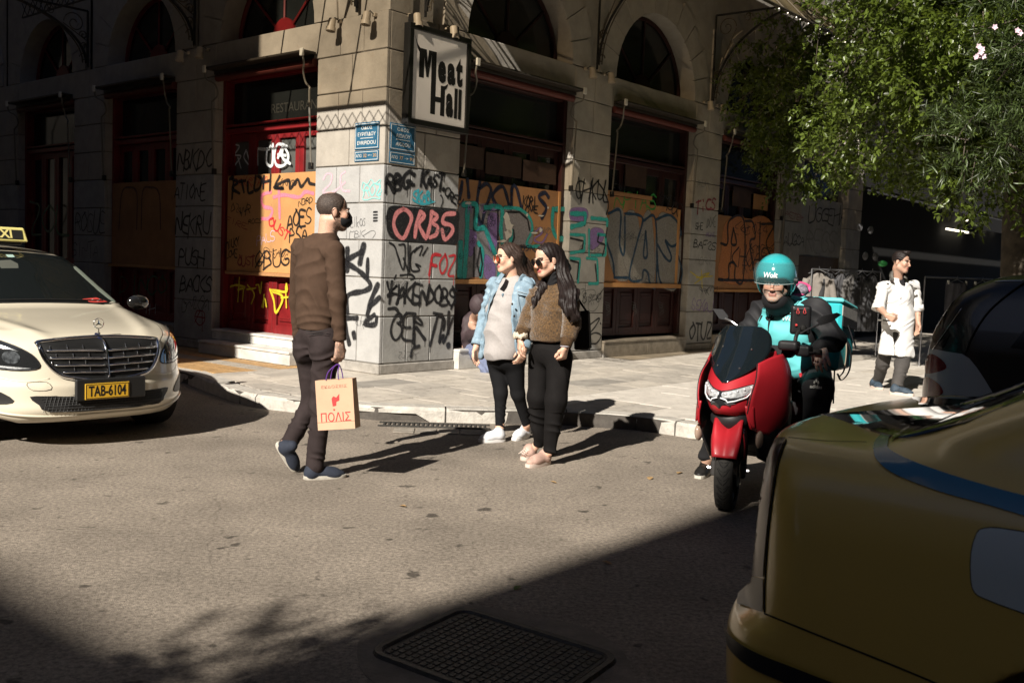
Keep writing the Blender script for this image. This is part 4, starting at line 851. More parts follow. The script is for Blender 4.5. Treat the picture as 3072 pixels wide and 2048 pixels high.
tagt('R',-.12,'UGGEHA',(2425,672),(2535,672),50,'k',.034,.1,.1); tagt('R',-.10,'REGS',(2415,755),(2505,758),65,'sv',.03,.06,.1)
# ================================================================== soft-body modeller: smooth unions of rounded forms, meshed by surface nets
f4=np.float32
class Sdf:
    def __init__(s): s.P=[]; s.H=[]
    def rc(s,a,b,ra,rb=None,k=.02,op='u',flat=None):
        a=np.asarray(a,float); b=np.asarray(b,float); rb=ra if rb is None else rb
        m=max(ra,rb); ba=b-a; l2=max(1e-9,ba@ba)
        if flat is not None: fn_,ff=unit(flat[0]),flat[1]
        def f(X,Y,Z):
            px,py,pz=X-a[0],Y-a[1],Z-a[2]
            if flat is not None:
                q=(px*fn_[0]+py*fn_[1]+pz*fn_[2])*(1/ff-1); px=px+fn_[0]*q; py=py+fn_[1]*q; pz=pz+fn_[2]*q
            t=np.clip((px*ba[0]+py*ba[1]+pz*ba[2])/l2,0,1)
            d=np.sqrt((px-ba[0]*t)**2+(py-ba[1]*t)**2+(pz-ba[2]*t)**2)-(ra+(rb-ra)*t)
            return d*(ff if flat is not None else 1)
        s.P.append((f,np.minimum(a,b)-m,np.maximum(a,b)+m,k,op)); return s
    def ell(s,c,r,ax=None,k=.02,op='u'):
        c=np.asarray(c,float); r=np.broadcast_to(np.asarray(r,float),(3,)); A=np.eye(3) if ax is None else np.array([unit(v) for v in ax]); m=r.max()
        def f(X,Y,Z):
            px,py,pz=X-c[0],Y-c[1],Z-c[2]
            u=[(px*A[i][0]+py*A[i][1]+pz*A[i][2]) for i in range(3)]
            k0=np.sqrt(sum((u[i]/r[i])**2 for i in range(3))); k1=np.sqrt(sum((u[i]/r[i]**2)**2 for i in range(3)))+1e-6
            return k0*(k0-1)/k1
        s.P.append((f,c-m,c+m,k,op)); return s
    def box(s,c,h,ax=None,rad=.01,k=.005,op='u'):
        c=np.asarray(c,float); A=np.eye(3) if ax is None else np.array([unit(v) for v in ax]); h=np.asarray(h,float); m=np.linalg.norm(h)
        def f(X,Y,Z):
            px,py,pz=X-c[0],Y-c[1],Z-c[2]
            q=[np.abs(px*A[i][0]+py*A[i][1]+pz*A[i][2])-h[i]+rad for i in range(3)]
            return np.sqrt(sum(np.maximum(v,0)**2 for v in q))+np.minimum(np.maximum(q[0],np.maximum(q[1],q[2])),0)-rad
        s.P.append((f,c-m,c+m,k,op)); return s
    def cut(s,a,n,k=.004):   # removes everything on the side n points to
        s.H.append((np.asarray(a,float),unit(n),k)); return s
    def slab(s,a,n,k=.01,R_=.3):   # like cut, but only for what has been added so far and near a
        a=np.asarray(a,float); n=unit(n)
        s.P.append((lambda X,Y,Z:-((X-a[0])*n[0]+(Y-a[1])*n[1]+(Z-a[2])*n[2]),a-R_,a+R_,k,'s')); return s
    def chain(s,pts,rs,k=.015,**kw):
        for i in range(len(pts)-1): s.rc(pts[i],pts[i+1],rs[i],rs[i+1],k,**kw)
        return s
    def field(s,X,Y,Z):
        d=np.full(np.broadcast(X,Y,Z).shape,.1,f4); 
        for f,lo,hi,k,op in s.P:
            v=f(X,Y,Z); d=s.mix(d,v,k,op)
        for a,n,k in s.H: d=s.mix(d,(X-a[0])*n[0]+(Y-a[1])*n[1]+(Z-a[2])*n[2],k,'s2')
        return d
    @staticmethod
    def mix(d,v,k,op):
        if op=='u':
            h=np.maximum(k-np.abs(d-v),0)/k; return np.minimum(d,v)-h*h*k*.25
        v=-v if op=='s' else v
        h=np.maximum(k-np.abs(d-v),0)/k; return np.maximum(d,v)+h*h*k*.25
    def mesh(s,h,zf=None):
        lo=np.min([p[1] for p in s.P if p[4]=='u'],0)-.03; hi=np.max([p[2] for p in s.P if p[4]=='u'],0)+.03
        xs=np.arange(lo[0],hi[0],h,dtype=f4); ys=np.arange(lo[1],hi[1],h,dtype=f4)
        if zf:
            z=[lo[2]]
            while z[-1]<hi[2]: z.append(z[-1]+(zf[2] if zf[0]<z[-1]<zf[1] else h))
            zs=np.array(z,f4)
        else: zs=np.arange(lo[2],hi[2],h,dtype=f4)
        d=np.full((len(xs),len(ys),len(zs)),.1,f4)
        for f,l,u,k,op in s.P:
            pad=k+2.5*h
            i0,i1=np.searchsorted(xs,l[0]-pad),np.searchsorted(xs,u[0]+pad); j0,j1=np.searchsorted(ys,l[1]-pad),np.searchsorted(ys,u[1]+pad); k0,k1=np.searchsorted(zs,l[2]-pad),np.searchsorted(zs,u[2]+pad)
            if i1<=i0 or j1<=j0 or k1<=k0: continue
            v=f(xs[i0:i1,None,None],ys[None,j0:j1,None],zs[None,None,k0:k1]); sub=d[i0:i1,j0:j1,k0:k1]; d[i0:i1,j0:j1,k0:k1]=s.mix(sub,v,k,op)
        for a,n,k in s.H: d=s.mix(d,(xs[:,None,None]-a[0])*n[0]+(ys[None,:,None]-a[1])*n[1]+(zs[None,None,:]-a[2])*n[2],k,'s2')
        d[0]=d[-1]=.1; d[:,0]=d[:,-1]=.1; d[:,:,0]=d[:,:,-1]=.1
        return nets(d,xs,ys,zs)
def nets(d,xs,ys,zs):
    ins=d<0
    c=ins[:-1,:-1,:-1].astype(np.int8)
    for a in (0,1):
        for b_ in (0,1):
            for e in (0,1):
                if a+b_+e: c=c+ins[a:ins.shape[0]-1+a,b_:ins.shape[1]-1+b_,e:ins.shape[2]-1+e]
    act=(c>0)&(c<8); I=np.argwhere(act); idx=np.full(act.shape,-1,np.int32); idx[act]=np.arange(len(I))
    V=np.zeros((len(I),3)); n=np.zeros(len(I)); ax=(xs,ys,zs)
    for dim in range(3):
        o=[0,0,0]; o[dim]=1; oth=[q for q in range(3) if q!=dim]
        for a in (0,1):
            for b_ in (0,1):
                s0=[0,0,0]; s0[oth[0]]=a; s0[oth[1]]=b_; p=I+s0; q=p+o
                v0=d[p[:,0],p[:,1],p[:,2]]; v1=d[q[:,0],q[:,1],q[:,2]]; m=(v0<0)!=(v1<0); t=np.where(m,v0/np.where(m,v0-v1,1),0)
                P=np.stack([ax[k][p[:,k]] for k in range(3)],1).astype(float); P[:,dim]+=t*(ax[dim][q[:,dim]]-ax[dim][p[:,dim]])
                V+=P*m[:,None]; n+=m
    V/=n[:,None]; Q=[]
    for dim in range(3):
        sl0=[slice(None)]*3; sl1=[slice(None)]*3; sl0[dim]=slice(0,-1); sl1[dim]=slice(1,None); o1,o2=[(1,2),(2,0),(0,1)][dim]
        A=ins[tuple(sl0)]; Bm=ins[tuple(sl1)]; E=np.argwhere(A!=Bm); E=E[(E[:,o1]>0)&(E[:,o2]>0)]
        if not len(E): continue
        e1=np.zeros(3,int); e1[o1]=1; e2=np.zeros(3,int); e2[o2]=1
        g=lambda X:idx[X[:,0],X[:,1],X[:,2]]
        q=np.stack([g(E-e1-e2),g(E-e2),g(E),g(E-e1)],1); fl=~A[E[:,0],E[:,1],E[:,2]]; q[fl]=q[fl][:,::-1]
        Q.append(q[(q>=0).all(1)])
    return V,np.vstack(Q)
def vnorm(V,Q):
    n=np.cross(V[Q[:,2]]-V[Q[:,0]],V[Q[:,3]]-V[Q[:,1]]); N=np.zeros_like(V)
    for k in range(4): np.add.at(N,Q[:,k],n)
    return N/np.maximum(1e-9,np.linalg.norm(N,axis=1))[:,None]
def wrinkle(V,d,f,amp,seed=0,d2=None):
    d=unit(d); r_=np.random.RandomState(seed); w=V@unit(d2 if d2 is not None else frame(d)[1]); 
    ph=(V@d)*f+1.6*np.sin(w*f*.33+seed)+1.1*np.sin((V@r_.randn(3))*f*.4)
    m=.5+.5*np.sin((V@r_.randn(3))*f*.22+seed*2.1)
    return amp*(1-np.abs(np.sin(ph))*2)*m
def smooth_mesh(V,Q,it=1):
    for _ in range(it):
        A=np.zeros_like(V); c=np.zeros(len(V))
        for k in range(4):
            for j in (1,3): np.add.at(A,Q[:,k],V[Q[:,(k+j)%4]]); np.add.at(c,Q[:,k],1)
        V=V*.45+A/c[:,None]*.55
    return V
def soft(s,name,m,parent,h=.007,zf=None,wr=None,col=None,sm=1,origin=None):
    V,Q=s.mesh(h,zf)
    if sm: V=smooth_mesh(V,Q,sm)
    if wr: 
        N=vnorm(V,Q); dsp=sum(w(V) for w in wr); V=V+N*dsp[:,None]
    at_=None
    if col is not None: at_={'col':col(V)}
    return raw(name,V,Q,m,parent,smooth=True,attrs=at_,origin=origin)
# ------------------------------------------------------------------ anatomy
class Head:
    def __init__(s,c,fwd,up=(0,0,1),k=1.,jaw=1.):
        s.c=np.asarray(c,float); s.f=unit(fwd); u=np.asarray(up,float); s.s=unit(np.cross(s.f,u)); s.u=np.cross(s.s,s.f); s.k=k; s.j=jaw
    def p(s,x,y,z): return s.c+(s.s*x+s.f*y+s.u*z)*s.k
    def loc(s,V): d=(V-s.c)/s.k; return d@s.s,d@s.f,d@s.u
    def build(s,S,chin=(0,0,-.35)):
        k=s.k; ax=(s.s,s.f,s.u); p=s.p
        S.ell(p(0,-.012,.035),np.array([.075,.094,.084])*k,ax,.02).ell(p(0,.022,-.038),np.array([.057,.066,.074])*k*[s.j,1,1],ax,.03*k)
        S.ell(p(0,.062,-.097),np.array([.022,.018,.017])*k,ax,.03)
        for q in (-1,1):
            S.rc(p(q*.052*s.j,.0,-.055),p(q*.016,.066,-.098),.020*k,.015*k,.03)
            S.ell(p(q*.040,.066,-.026),np.array([.022,.02,.024])*k,ax,.024)
            S.ell(p(q*.077,-.008,-.010),np.array([.009,.019,.032])*k,ax,.006)
            S.ell(p(q*.031,.103,.004),np.array([.017,.016,.012])*k,ax,.012,'s')
            S.ell(p(q*.031,.080,.003),.0125*k,None,.003)
            S.rc(p(q*.016,.094,.022),p(q*.048,.080,.024),.0075*k,.0065*k,.012)
            S.ell(p(q*.012,.104,-.038),.0085*k,None,.008)
        S.rc(p(0,.090,.010),p(0,.112,-.032),.0075*k,.0115*k,.012)
        S.rc(p(-.018,.088,-.0615),p(.018,.088,-.0615),.0065*k,None,.006).rc(p(-.014,.087,-.073),p(.014,.087,-.073),.0075*k,None,.006)
        S.rc(p(-.022,.098,-.0668),p(.022,.098,-.0668),.0028*k,None,.003,'s')
    def paint(s,V,C,lips=(.45,.13,.11),brow=(.03,.018,.012),beard=None,eye=True):
        x,y,z=s.loc(V); ax_=np.abs(x)
        m=(ax_<.024)&(z<-.054)&(z>-.081)&(y>.084)&((ax_/.026)**2+((z+.067)/.0135)**2<1.1); C[m]=lips
        m=(ax_>.013)&(ax_<.052)&(z>.017)&(z<.031)&(y>.066); C[m]=brow
        if eye:
            m=(((ax_-.031)/.014)**2+((z-.003)/.0055)**2<1)&(y>.07); C[m]=(.6,.55,.5)
            m=(((ax_-.031))**2+((z-.003))**2<.0048**2)&(y>.07); C[m]=(.02,.012,.01)
            m=(((ax_-.031)/.016)**2+((z-.009)/.004)**2<1)&(y>.07); C[m]=(.08,.04,.03)
        m=(ax_<.03)&(z>-.05)&(z<-.0)&(y>.09); C[m]=C[m]*np.array([1.0,.86,.82])
        m=(((ax_-.042)/.022)**2+((z+.028)/.02)**2<1)&(y>.05); C[m]=C[m]*np.array([1.,.9,.88])
        if beard is not None:
            g=(np.sin(V[:,0]*900)*np.sin(V[:,2]*1100)*np.sin(V[:,1]*1000)>-.2)
            m=(z<-.038)&(y>-.01)&~((ax_<.026)&(z>-.082)&(z<-.05))&g; C[m]=C[m]*.35+np.array(beard)*.65
            m=(ax_<.03)&(z<-.042)&(z>-.054)&(y>.08); C[m]=C[m]*.4+np.array(beard)*.6
        return C
def hand(S,w,d,back,thumb,k=1.,curl=(25,30,20),spread=0.,kk=.012):
    """w wrist, d direction of the fingers, back = out of the back of the hand, thumb = towards the thumb side"""
    w=np.asarray(w,float); d=unit(d); t=unit(np.asarray(thumb)-d*(np.asarray(thumb)@d)); n=np.cross(t,d); n=n if n@np.asarray(back)>0 else -n
    Ls=(.93,1.06,1.,.80)
    for i in range(4):
        o=t*(1.5-i)*.0195*k; kn=w+d*.088*k*(1-.03*abs(i-1))+o
        S.rc(w+o*.55,kn,.0165*k,.0125*k,kk)
        p=kn; a=0.; dd=unit(d+t*spread*(1.5-i))
        for L,c,r0,r1 in ((.043,curl[0],.0105,.0092),(.027,curl[1],.0092,.0085),(.021,curl[2],.0085,.0068)):
            a+=R(c); v=dd*math.cos(a)-n*math.sin(a); q=p+v*L*Ls[i]*k; S.rc(p,q,r0*k,r1*k,.005); p=q
    b=w+d*.022*k+t*.026*k-n*.004*k; v1=unit(d*.72+t*.6-n*.35); v2=unit(d*.95+t*.1-n*.4)
    S.rc(w+d*.015*k+t*.01*k,b+v1*.035*k,.017*k,.013*k,.014).rc(b+v1*.035*k,b+v1*.035*k+v2*.030*k,.0115*k,.0105*k,.007).rc(b+v1*.035*k+v2*.030*k,b+v1*.035*k+v2*.055*k,.0105*k,.008*k,.006)
SKIN=np.array([.56,.34,.245])
skin_m=vcol('skin',.5,.15,220,sss=.12,mul=.12,ms=60)
def shoe(S,heel,toe,up,w=.043,h=.07,k=.03):
    heel=np.asarray(heel,float); toe=np.asarray(toe,float); up=unit(up); d=unit(toe-heel); L=np.linalg.norm(toe-heel); up=unit(up-d*(up@d)); sd=np.cross(d,up)
    S.ell(heel+d*.045+up*.040,(.045,w*.82,.042),(d,sd,up),.03); S.rc(heel+d*.06+up*.042,heel+d*(L-.075)+up*.030,.040,.034,.03,flat=(up,.95))
    S.ell(heel+d*(L-.075)+up*.026,(.075,w,.030),(d,sd,up),.03); S.rc(heel+d*.05+up*.05,heel+d*.055+up*(h+.02),.038,.036,.03)
    S.ell(heel+d*(L-.12)+up*.045,(.06,w*.72,.030),(d,sd,up),.03)
    S.cut(heel+up*.004,-up); return d,sd,up,L
def sole(mb,heel,toe,up,w=.045,t=.022,lift=0.,taper=.85):
    heel=np.asarray(heel,float); toe=np.asarray(toe,float); up=unit(up); d=unit(toe-heel); up=unit(up-d*(up@d)); sd=np.cross(d,up); L=np.linalg.norm(toe-heel)
    out=[]
    for a in np.linspace(0,2*math.pi,24,endpoint=False):
        x=.5-.5*math.cos(a); ww=w*(.78+.22*math.sin(math.pi*min(1,x*1.0)) if x<.5 else 1.0)
        prof=abs(math.sin(a))**.55*(1 if math.sin(a)>0 else -1); out.append(heel+d*(x*(L+.012)-.006)+sd*prof*(w*(.80+.2*x))+up*lift)
    P=np.array(out); P2=P+up*t; c=P.mean(0); n=24
    mb.add(np.vstack([P+ (c-P)*.03,P+up*.004,P2,P2+(c-P2)*.06+up*.002]),[tuple(range(n))]+[(k*n+i,k*n+(i+1)%n,(k+1)*n+(i+1)%n,(k+1)*n+i) for k in range(3) for i in range(n)]+[tuple(range(4*n-1,3*n-1,-1))])
# ================================================================== PEOPLE
A=at
V3=lambda *a:np.array(a,float)
def ground_thing(x,y,z=0.): return (float(x),float(y),float(z))
# ---------------------------------------------------------------- man in brown, walking away to the right
o=thing('person',(-1.22,6.4,0),'man seen from behind in a brown long-sleeved top, dark jeans and face mask','person')
Hm=unit(V3(.72,.69,0)); RtM=unit(V3(Hm[1],-Hm[0],0))
sh_r=A(1003,752,6.26); sh_l=A(903,742,6.56); hp_r=A(980,1030,6.35); hp_l=A(925,1028,6.52); nk=A(982,712,6.40); chest=A(955,800,6.42); waist=A(952,925,6.42); pel=A(952,1010,6.43)
el_r=A(1012,895,6.25); wr_r=A(1020,1022,6.27); el_l=A(893,900,6.72); wr_l=A(897,1030,6.80)
kn_r=A(962,1215,6.36); an_r=A(945,1395,6.37); kn_l=A(938,1205,6.56); an_l=A(862,1338,6.52)
hd=Head(A(1001,634,6.40),unit(V3(.93,.36,-.03)),k=1.01)
hl_r=ground(916,1434)+0; hl_r=V3(hl_r[0],6.33,0.0); to_r=V3(hl_r[0]+.245,6.45,0.)
to_l=V3((905-1545)/2973*6.58,6.56,.0)+0; hl_l=A(828,1330,6.47)
def torso(S,g=0.):
    S.ell(chest,(.195+g,.118+g,.20+g),(RtM,Hm,ZU),.05).ell(waist,(.158+g,.108+g,.19+g),(RtM,Hm,ZU),.06).rc(sh_l,sh_r,.062+g,.064+g,.06).rc(nk-ZU*.03,chest,.075+g,.10+g,.06).ell(A(945,860,6.39),(.15+g,.10+g,.2+g),(RtM,Hm,ZU),.05)
bd=Sdf(); torso(bd,-.014)
bd.chain([sh_r,el_r,wr_r],[.048,.036,.027]); bd.chain([sh_l,el_l,wr_l],[.048,.036,.027]); bd.ell(pel,(.13,.085,.11),(RtM,Hm,ZU),.05)
bd.chain([hp_r,kn_r,an_r],[.068,.05,.038]).chain([hp_l,kn_l,an_l],[.066,.05,.038]).rc(an_r,hl_r+ZU*.03+V3(.05,.02,0),.035,.03).rc(an_l,hl_l+V3(.05,.03,0),.035,.03)
bd.rc(nk-ZU*.02,hd.p(0,-.03,-.06),.062,.058,.02); hd.build(bd)
hand(bd,wr_r-ZU*.02,unit(V3(-.02,.05,-1)),RtM*1.+Hm*-.2,Hm,1.0,(45,75,55)); hand(bd,wr_l-ZU*.01,V3(.1,.1,-1),-RtM,Hm,.95,(30,40,30))
def cman(V):
    C=np.tile(SKIN*1.05,(len(V),1)); x,y,z=hd.loc(V); hd.paint(V,C,brow=(.03,.02,.015),beard=(.16,.12,.10)); C[(z>.02)&(y<.03)&(y>-.12)&(np.abs(x)<.09)]=(.30,.20,.15)
    return C
b_=soft(bd,'body',skin_m,o,.006,(1.55,1.9,.0045),col=cman)
brn=mat('jersey_brown',(.070,.042,.028),.9,n=.15,ns=25,bump=.1,bs=250,spec=.2)
S=Sdf(); torso(S,.004); S.chain([sh_r,el_r,wr_r+V3(0,0,.0)],[.066,.053,.040],.03).chain([sh_l,el_l,wr_l],[.066,.053,.040],.03).rc(waist-ZU*.06,A(950,985,6.43),.148,.142,.05,flat=(Hm,.78))
S.cut(A(950,992,6.40),V3(.05,0,-1)).cut(nk+ZU*.025-Hm*.03,unit(ZU+Hm*.35)); 
S.H.pop(); S.ell(nk+ZU*.075,(.075,.075,.06),None,.008,'s')
S.H=[(A(950,990,6.4),unit(V3(.03,0,-1)),.004)]
soft_keep=S
# long right sleeve hangs below the hem, so sleeves are modelled apart from the trunk cut
S.H=[]; 
S2s=Sdf(); torso(S2s,.004); S2s.rc(waist-ZU*.06,A(950,985,6.43),.148,.142,.05,flat=(Hm,.78)); S2s.cut(A(950,988,6.4),V3(.03,0,-1)); S2s.P.append(S.P[-1])
wrM=[lambda V:wrinkle(V,V3(.5,.2,.9),34,.006,1),lambda V:wrinkle(V,V3(-.6,.2,.7),22,.007,5),lambda V:np.where(V[:,2]<1.22,wrinkle(V,V3(.1,0,1),50,.007,9),0)]
soft(S2s,'jumper',brn,o,.007,wr=wrM)
for nm,ch,sd_ in (('sleeve',(sh_r,el_r,wr_r),1),('sleeve',(sh_l,el_l,wr_l),-1)):
    q=Sdf(); q.chain(list(ch),[.067,.056,.040],.03); q.cut(ch[2]-ZU*.0,ch[2]-ch[1]); soft(q,nm,brn,o,.007,wr=[lambda V:wrinkle(V,V3(.3,.2,.9),42,.009,3),lambda V:wrinkle(V,V3(-.6,.2,.7),70,.0015,4)])
jn=mat('jeans_charcoal',(.034,.025,.025),.85,spec=.2,n=.3,ns=14,bump=.2,bs=300)
S=Sdf(); S.ell(pel+ZU*.02,(.158,.112,.12),(RtM,Hm,ZU),.05).ell(A(972,1050,6.33),(.082,.09,.10),(RtM,Hm,ZU),.05).ell(A(917,1048,6.46),(.085,.09,.10),(RtM,Hm,ZU),.05)
S.chain([hp_r,kn_r,an_r-ZU*.0],[.098,.068,.060],.035).chain([hp_l,kn_l,an_l],[.096,.068,.058],.035); S.cut(A(950,975,6.4),ZU)
soft(S,'jeans',jn,o,.007,wr=[lambda V:np.where(V[:,2]<.42,wrinkle(V,V3(.2,.1,1),46,.011,2),0),lambda V:wrinkle(V,V3(.5,.1,.85),30,.005,6),lambda V:np.where((V[:,2]>.72)&(V[:,2]<.92),wrinkle(V,V3(-.3,.1,.9),38,.006,8),0)])
MB().tube(catmull([A(917,991,6.28),A(945,996,6.27),A(982,993,6.25)],6),.0025,5).build('pocket_seam',blk,o); MB().tube(catmull([A(917,999,6.275),A(945,1003,6.265),A(980,1000,6.245)],6),.002,5).build('pocket_seam',blk,o)
hairm=mat('hair_dark',(.055,.038,.030),.6,n=.5,ns=160,bump=.35,bs=420,n2=(200,.5,.72,(.17,.125,.10)))
S=Sdf(); S.ell(hd.p(0,-.014,.034),np.array([.0805,.0975,.0865])*hd.k,(hd.s,hd.f,hd.u),.01)
S.ell(hd.p(0,.13,-.02),np.array([.13,.105,.13])*hd.k,(hd.s,hd.f,hd.u),.02,'s').cut(hd.p(0,-.05,-.052),-hd.u+hd.f*-.1); S.ell(hd.p(.0,-.045,.126),np.array([.046,.050,.021])*hd.k,(hd.s,hd.f,hd.u),.006,'s')
for q in(-1,1): S.ell(hd.p(q*.085,.01,-.02),np.array([.02,.03,.035])*hd.k,(hd.s,hd.f,hd.u),.01,'s')
soft(S,'hair',hairm,o,.0055,wr=[lambda V:.0008*np.sin(V[:,0]*330+3*np.sin(V[:,2]*160))])
msk=mat('mask_black',(.008,.008,.009),.8)
S=Sdf(); S.ell(hd.p(0,.045,-.055),np.array([.062,.072,.056])*hd.k,(hd.s,hd.f,hd.u),.01).ell(hd.p(0,.085,-.05),np.array([.030,.034,.042])*hd.k,(hd.s,hd.f,hd.u),.02).cut(hd.p(0,.0,-.012),hd.u*.9-hd.f*.25).cut(hd.p(0,.03,0),-hd.f)
soft(S,'face_mask',msk,o,.0055)
for q in(1,):
    MB().tube(catmull([hd.p(q*.06,.035,-.02),hd.p(q*.08,.0,.012),hd.p(q*.086,-.028,-.005),hd.p(q*.08,-.01,-.05),hd.p(q*.055,.035,-.07)],5),.0018,5).build('mask_strap',msk,o)
cvs=mat('canvas_navy',(.022,.028,.045),.85,n=.2,ns=40,bump=.2,bs=300); rub=mat('rubber_white',(.52,.49,.43),.6,n=.3,ns=20)
S=Sdf(); shoe(S,hl_r,to_r,ZU,.045,.075); soft(S,'shoe',cvs,o,.006); mb=MB(); sole(mb,hl_r,to_r,ZU,.047,.024); mb.build('shoe_sole',rub,o,angle=40)
upl=unit(np.cross(unit(to_l-hl_l),V3(-.55,-.75,0.0))); upl=upl if upl[2]>0 else -upl
S=Sdf(); shoe(S,hl_l,to_l,unit(upl+V3(.5,.3,0)),.045,.075); soft(S,'shoe',cvs,o,.006); mb=MB(); sole(mb,hl_l,to_l,unit(upl+V3(.5,.3,0)),.047,.026); mb.build('shoe_sole',rub,o,angle=40)
# paper carrier bag in his right hand
bp=A(1012,1240,6.17); bag=thing('paper_bag',(bp[0],bp[1],bp[2]),'kraft paper bag with red lettering and purple cord handles held by the man','paper bag')
kr=mat('kraft_paper',(.52,.34,.225),.7,n=.1,ns=6,bump=.1,bs=30)
bx=unit(A(1062,1134,6.15)-A(945,1142,6.21)); bd_=unit(A(954,1290,6.20)-A(945,1142,6.21)); bn=unit(np.cross(bx,bd_)); bn=bn if bn[1]<0 else -bn
TL=A(945,1142,6.21); TR=TL+bx*.252; BL_=TL+bd_*.315; BR_=TR+bd_*.315; dpt=-bn*.09
G=[]
mb=MB(); mb.hexa([BL_,BR_,BR_+dpt,BL_+dpt,TL,TR,TR+dpt*.75,TL+dpt*.75]); ob=mb.build('bag_body',kr,bag)
MB().tube([TL+(BL_-TL)*.84+bn*.0015,TR+(BR_-TR)*.84+bn*.0015],.0016,4).build('bottom_crease',mat('crease',(.38,.24,.15),.8),bag)
rdp=mat('print_red',(.50,.035,.035),.6); fc=lambda a,b_:TL+(TR-TL)*a+(BL_-TL)*b_+bn*.0025
ub=unit(TR-TL); vb=unit(TL-BL_)
mb=MB(); put_text(mb,'ΠΟΛΙΣ',fc(.5,.76),ub,vb,.078,bold=-.0002,sx=.86); mb.ball(fc(.47,.60),(.006,.001,.006),8,(ub,bn,vb))
mb.add([fc(.42,.38),fc(.47,.33),fc(.55,.36),fc(.63,.29),fc(.62,.42),fc(.54,.44),fc(.53,.52),fc(.44,.53)],[(0,1,2,3,4,5,6,7)]); mb.build('print',rdp,bag)
mb=MB(); put_text(mb,'ΕΚΔΟΣΕΙΣ',fc(.5,.14),ub,vb,.024,sx=1.5); mb.build('print',mat('print_faint',(.42,.2,.14),.7),bag)
MB().tube([fc(.1,.845),fc(.92,.83)],.0008,4).build('print',rdp,bag)
prp=mat('cord_purple',(.10,.03,.22),.7)
hc_=A(1012,1096,6.20)
for off in (bn*.004,dpt*.75): MB().tube(catmull([TL+(TR-TL)*.30+off,TL+(TR-TL)*.36+off*.8+ZU*.05,hc_+V3(-.012,0,0),hc_+V3(.012,0,0.004),TL+(TR-TL)*.62+off*.8+ZU*.05,TL+(TR-TL)*.64+off],5),.0035,6).build('cord_handle',prp,bag)
FL=V3(-.70,-.70,0)
def tee(S,parts): pass
# ---------------------------------------------------------------- woman in the denim jacket
o=thing('person',(-.12,8.0,0),'woman in a pale denim jacket, grey top, black leggings, white trainers and rose-tinted glasses','person')
Hw=unit(V3(-.72,-.69,0)); Rw=unit(np.cross(Hw,ZU))   # her right (image left, nearer the wall)
Yw=8.0
hd=Head(A(1523,772,7.95),unit(V3(-.90,-.40,-.10)),k=.97,jaw=1.06)
nk=A(1538,828,8.0); ch=A(1523,905,7.98); be=A(1508,985,7.93); pl=A(1520,1058,8.0)
s1=A(1484,856,8.12); s2=A(1580,854,7.88); e1=A(1456,950,8.10); w1=A(1430,1036,8.0); e2=A(1594,950,7.84); w2=A(1572,1045,7.72)
h1=A(1492,1085,8.06); h2=A(1542,1085,7.96); k1=A(1502,1180,8.02); k2=A(1554,1182,8.02); a1=A(1500,1278,8.02); a2=A(1580,1272,8.16)
t1=ground(1440,1318); t1=V3(t1[0],7.93,0); q1=V3((1525-1536)/2973*8.05,8.02,0); t2=V3((1553-1536)/2973*8.08,8.06,0); q2=V3((1596-1536)/2973*8.27,8.27,0)
def tor(S,g=0.):
    S.ell(ch,(.165+g,.130+g,.17+g),(Rw,Hw,ZU),.05).ell(be,(.160+g,.135+g,.19+g),(Rw,Hw,ZU),.06).rc(s1,s2,.055+g,.055+g,.05).rc(nk-ZU*.02,ch,.06+g,.09+g,.05)
    S.ell(ch+Hw*.075-ZU*.05+Rw*.07,(.075+g,.075+g,.07+g),None,.04).ell(ch+Hw*.075-ZU*.05-Rw*.07,(.075+g,.075+g,.07+g),None,.04)
bd=Sdf(); tor(bd,-.016); bd.ell(pl,(.16,.14,.13),(Rw,Hw,ZU),.05).chain([s1,e1,w1],[.045,.036,.026]).chain([s2,e2,w2],[.045,.036,.026]).chain([h1,k1,a1],[.08,.05,.034]).chain([h2,k2,a2],[.08,.05,.034])
bd.rc(a1,q1*[1,1,0]+ZU*.04+(t1-q1)*.25,.032,.03).rc(a2,q2+ZU*.04+(t2-q2)*.25,.032,.03)
bd.rc(nk-ZU*.03,hd.p(0,-.03,-.07),.055,.052,.02); hd.build(bd); hand(bd,w1-ZU*.01,V3(-.10,-.05,-1),Rw,Hw,.92,(18,22,15)); hand(bd,w2,V3(-.25,-.3,-1),-Rw,Hw,.9,(30,30,20))
def cw(h,lips=(.42,.14,.13),base=SKIN*1.22,**k):
    def f(V):
        C=np.tile(base,(len(V),1)); h.paint(V,C,lips=lips,**k); return C
    return f
soft(bd,'body',skin_m,o,.0065,(1.45,1.75,.0045),col=cw(hd))
tsh=mat('jersey_grey',(.37,.345,.335),.9,n=.12,ns=60,bump=.1,bs=300,sheen=.2)
S=Sdf(); tor(S,.0); S.ell(be-ZU*.16,(.165,.135,.16),(Rw,Hw,ZU),.05).cut(A(1500,1078,7.9),V3(.06,0,-1)).ell(nk+ZU*.055+Hw*.06,(.062,.075,.07),None,.008,'s')
soft(S,'top',tsh,o,.0065,wr=[lambda V:np.where(V[:,2]<1.2,wrinkle(V,V3(.65,.3,.7),24,.010,3),0),lambda V:wrinkle(V,V3(.2,.5,.9),40,.002,4)])
den=mat('denim_pale',(.25,.36,.45),.85,n=.45,ns=10,bump=.2,bs=200,n2=(18,.52,.80,(.42,.52,.58)),det=8)
dnd=mat('denim_seam',(.42,.50,.56),.85,n=.4,ns=60)
def jacket_shell():
    S=Sdf(); tor(S,.016); S.ell(be-ZU*.14,(.185,.165,.14),(Rw,Hw,ZU),.05); return S
S=jacket_shell(); S.ell(nk+ZU*.06+Hw*.04,(.078,.085,.07),None,.01,'s')
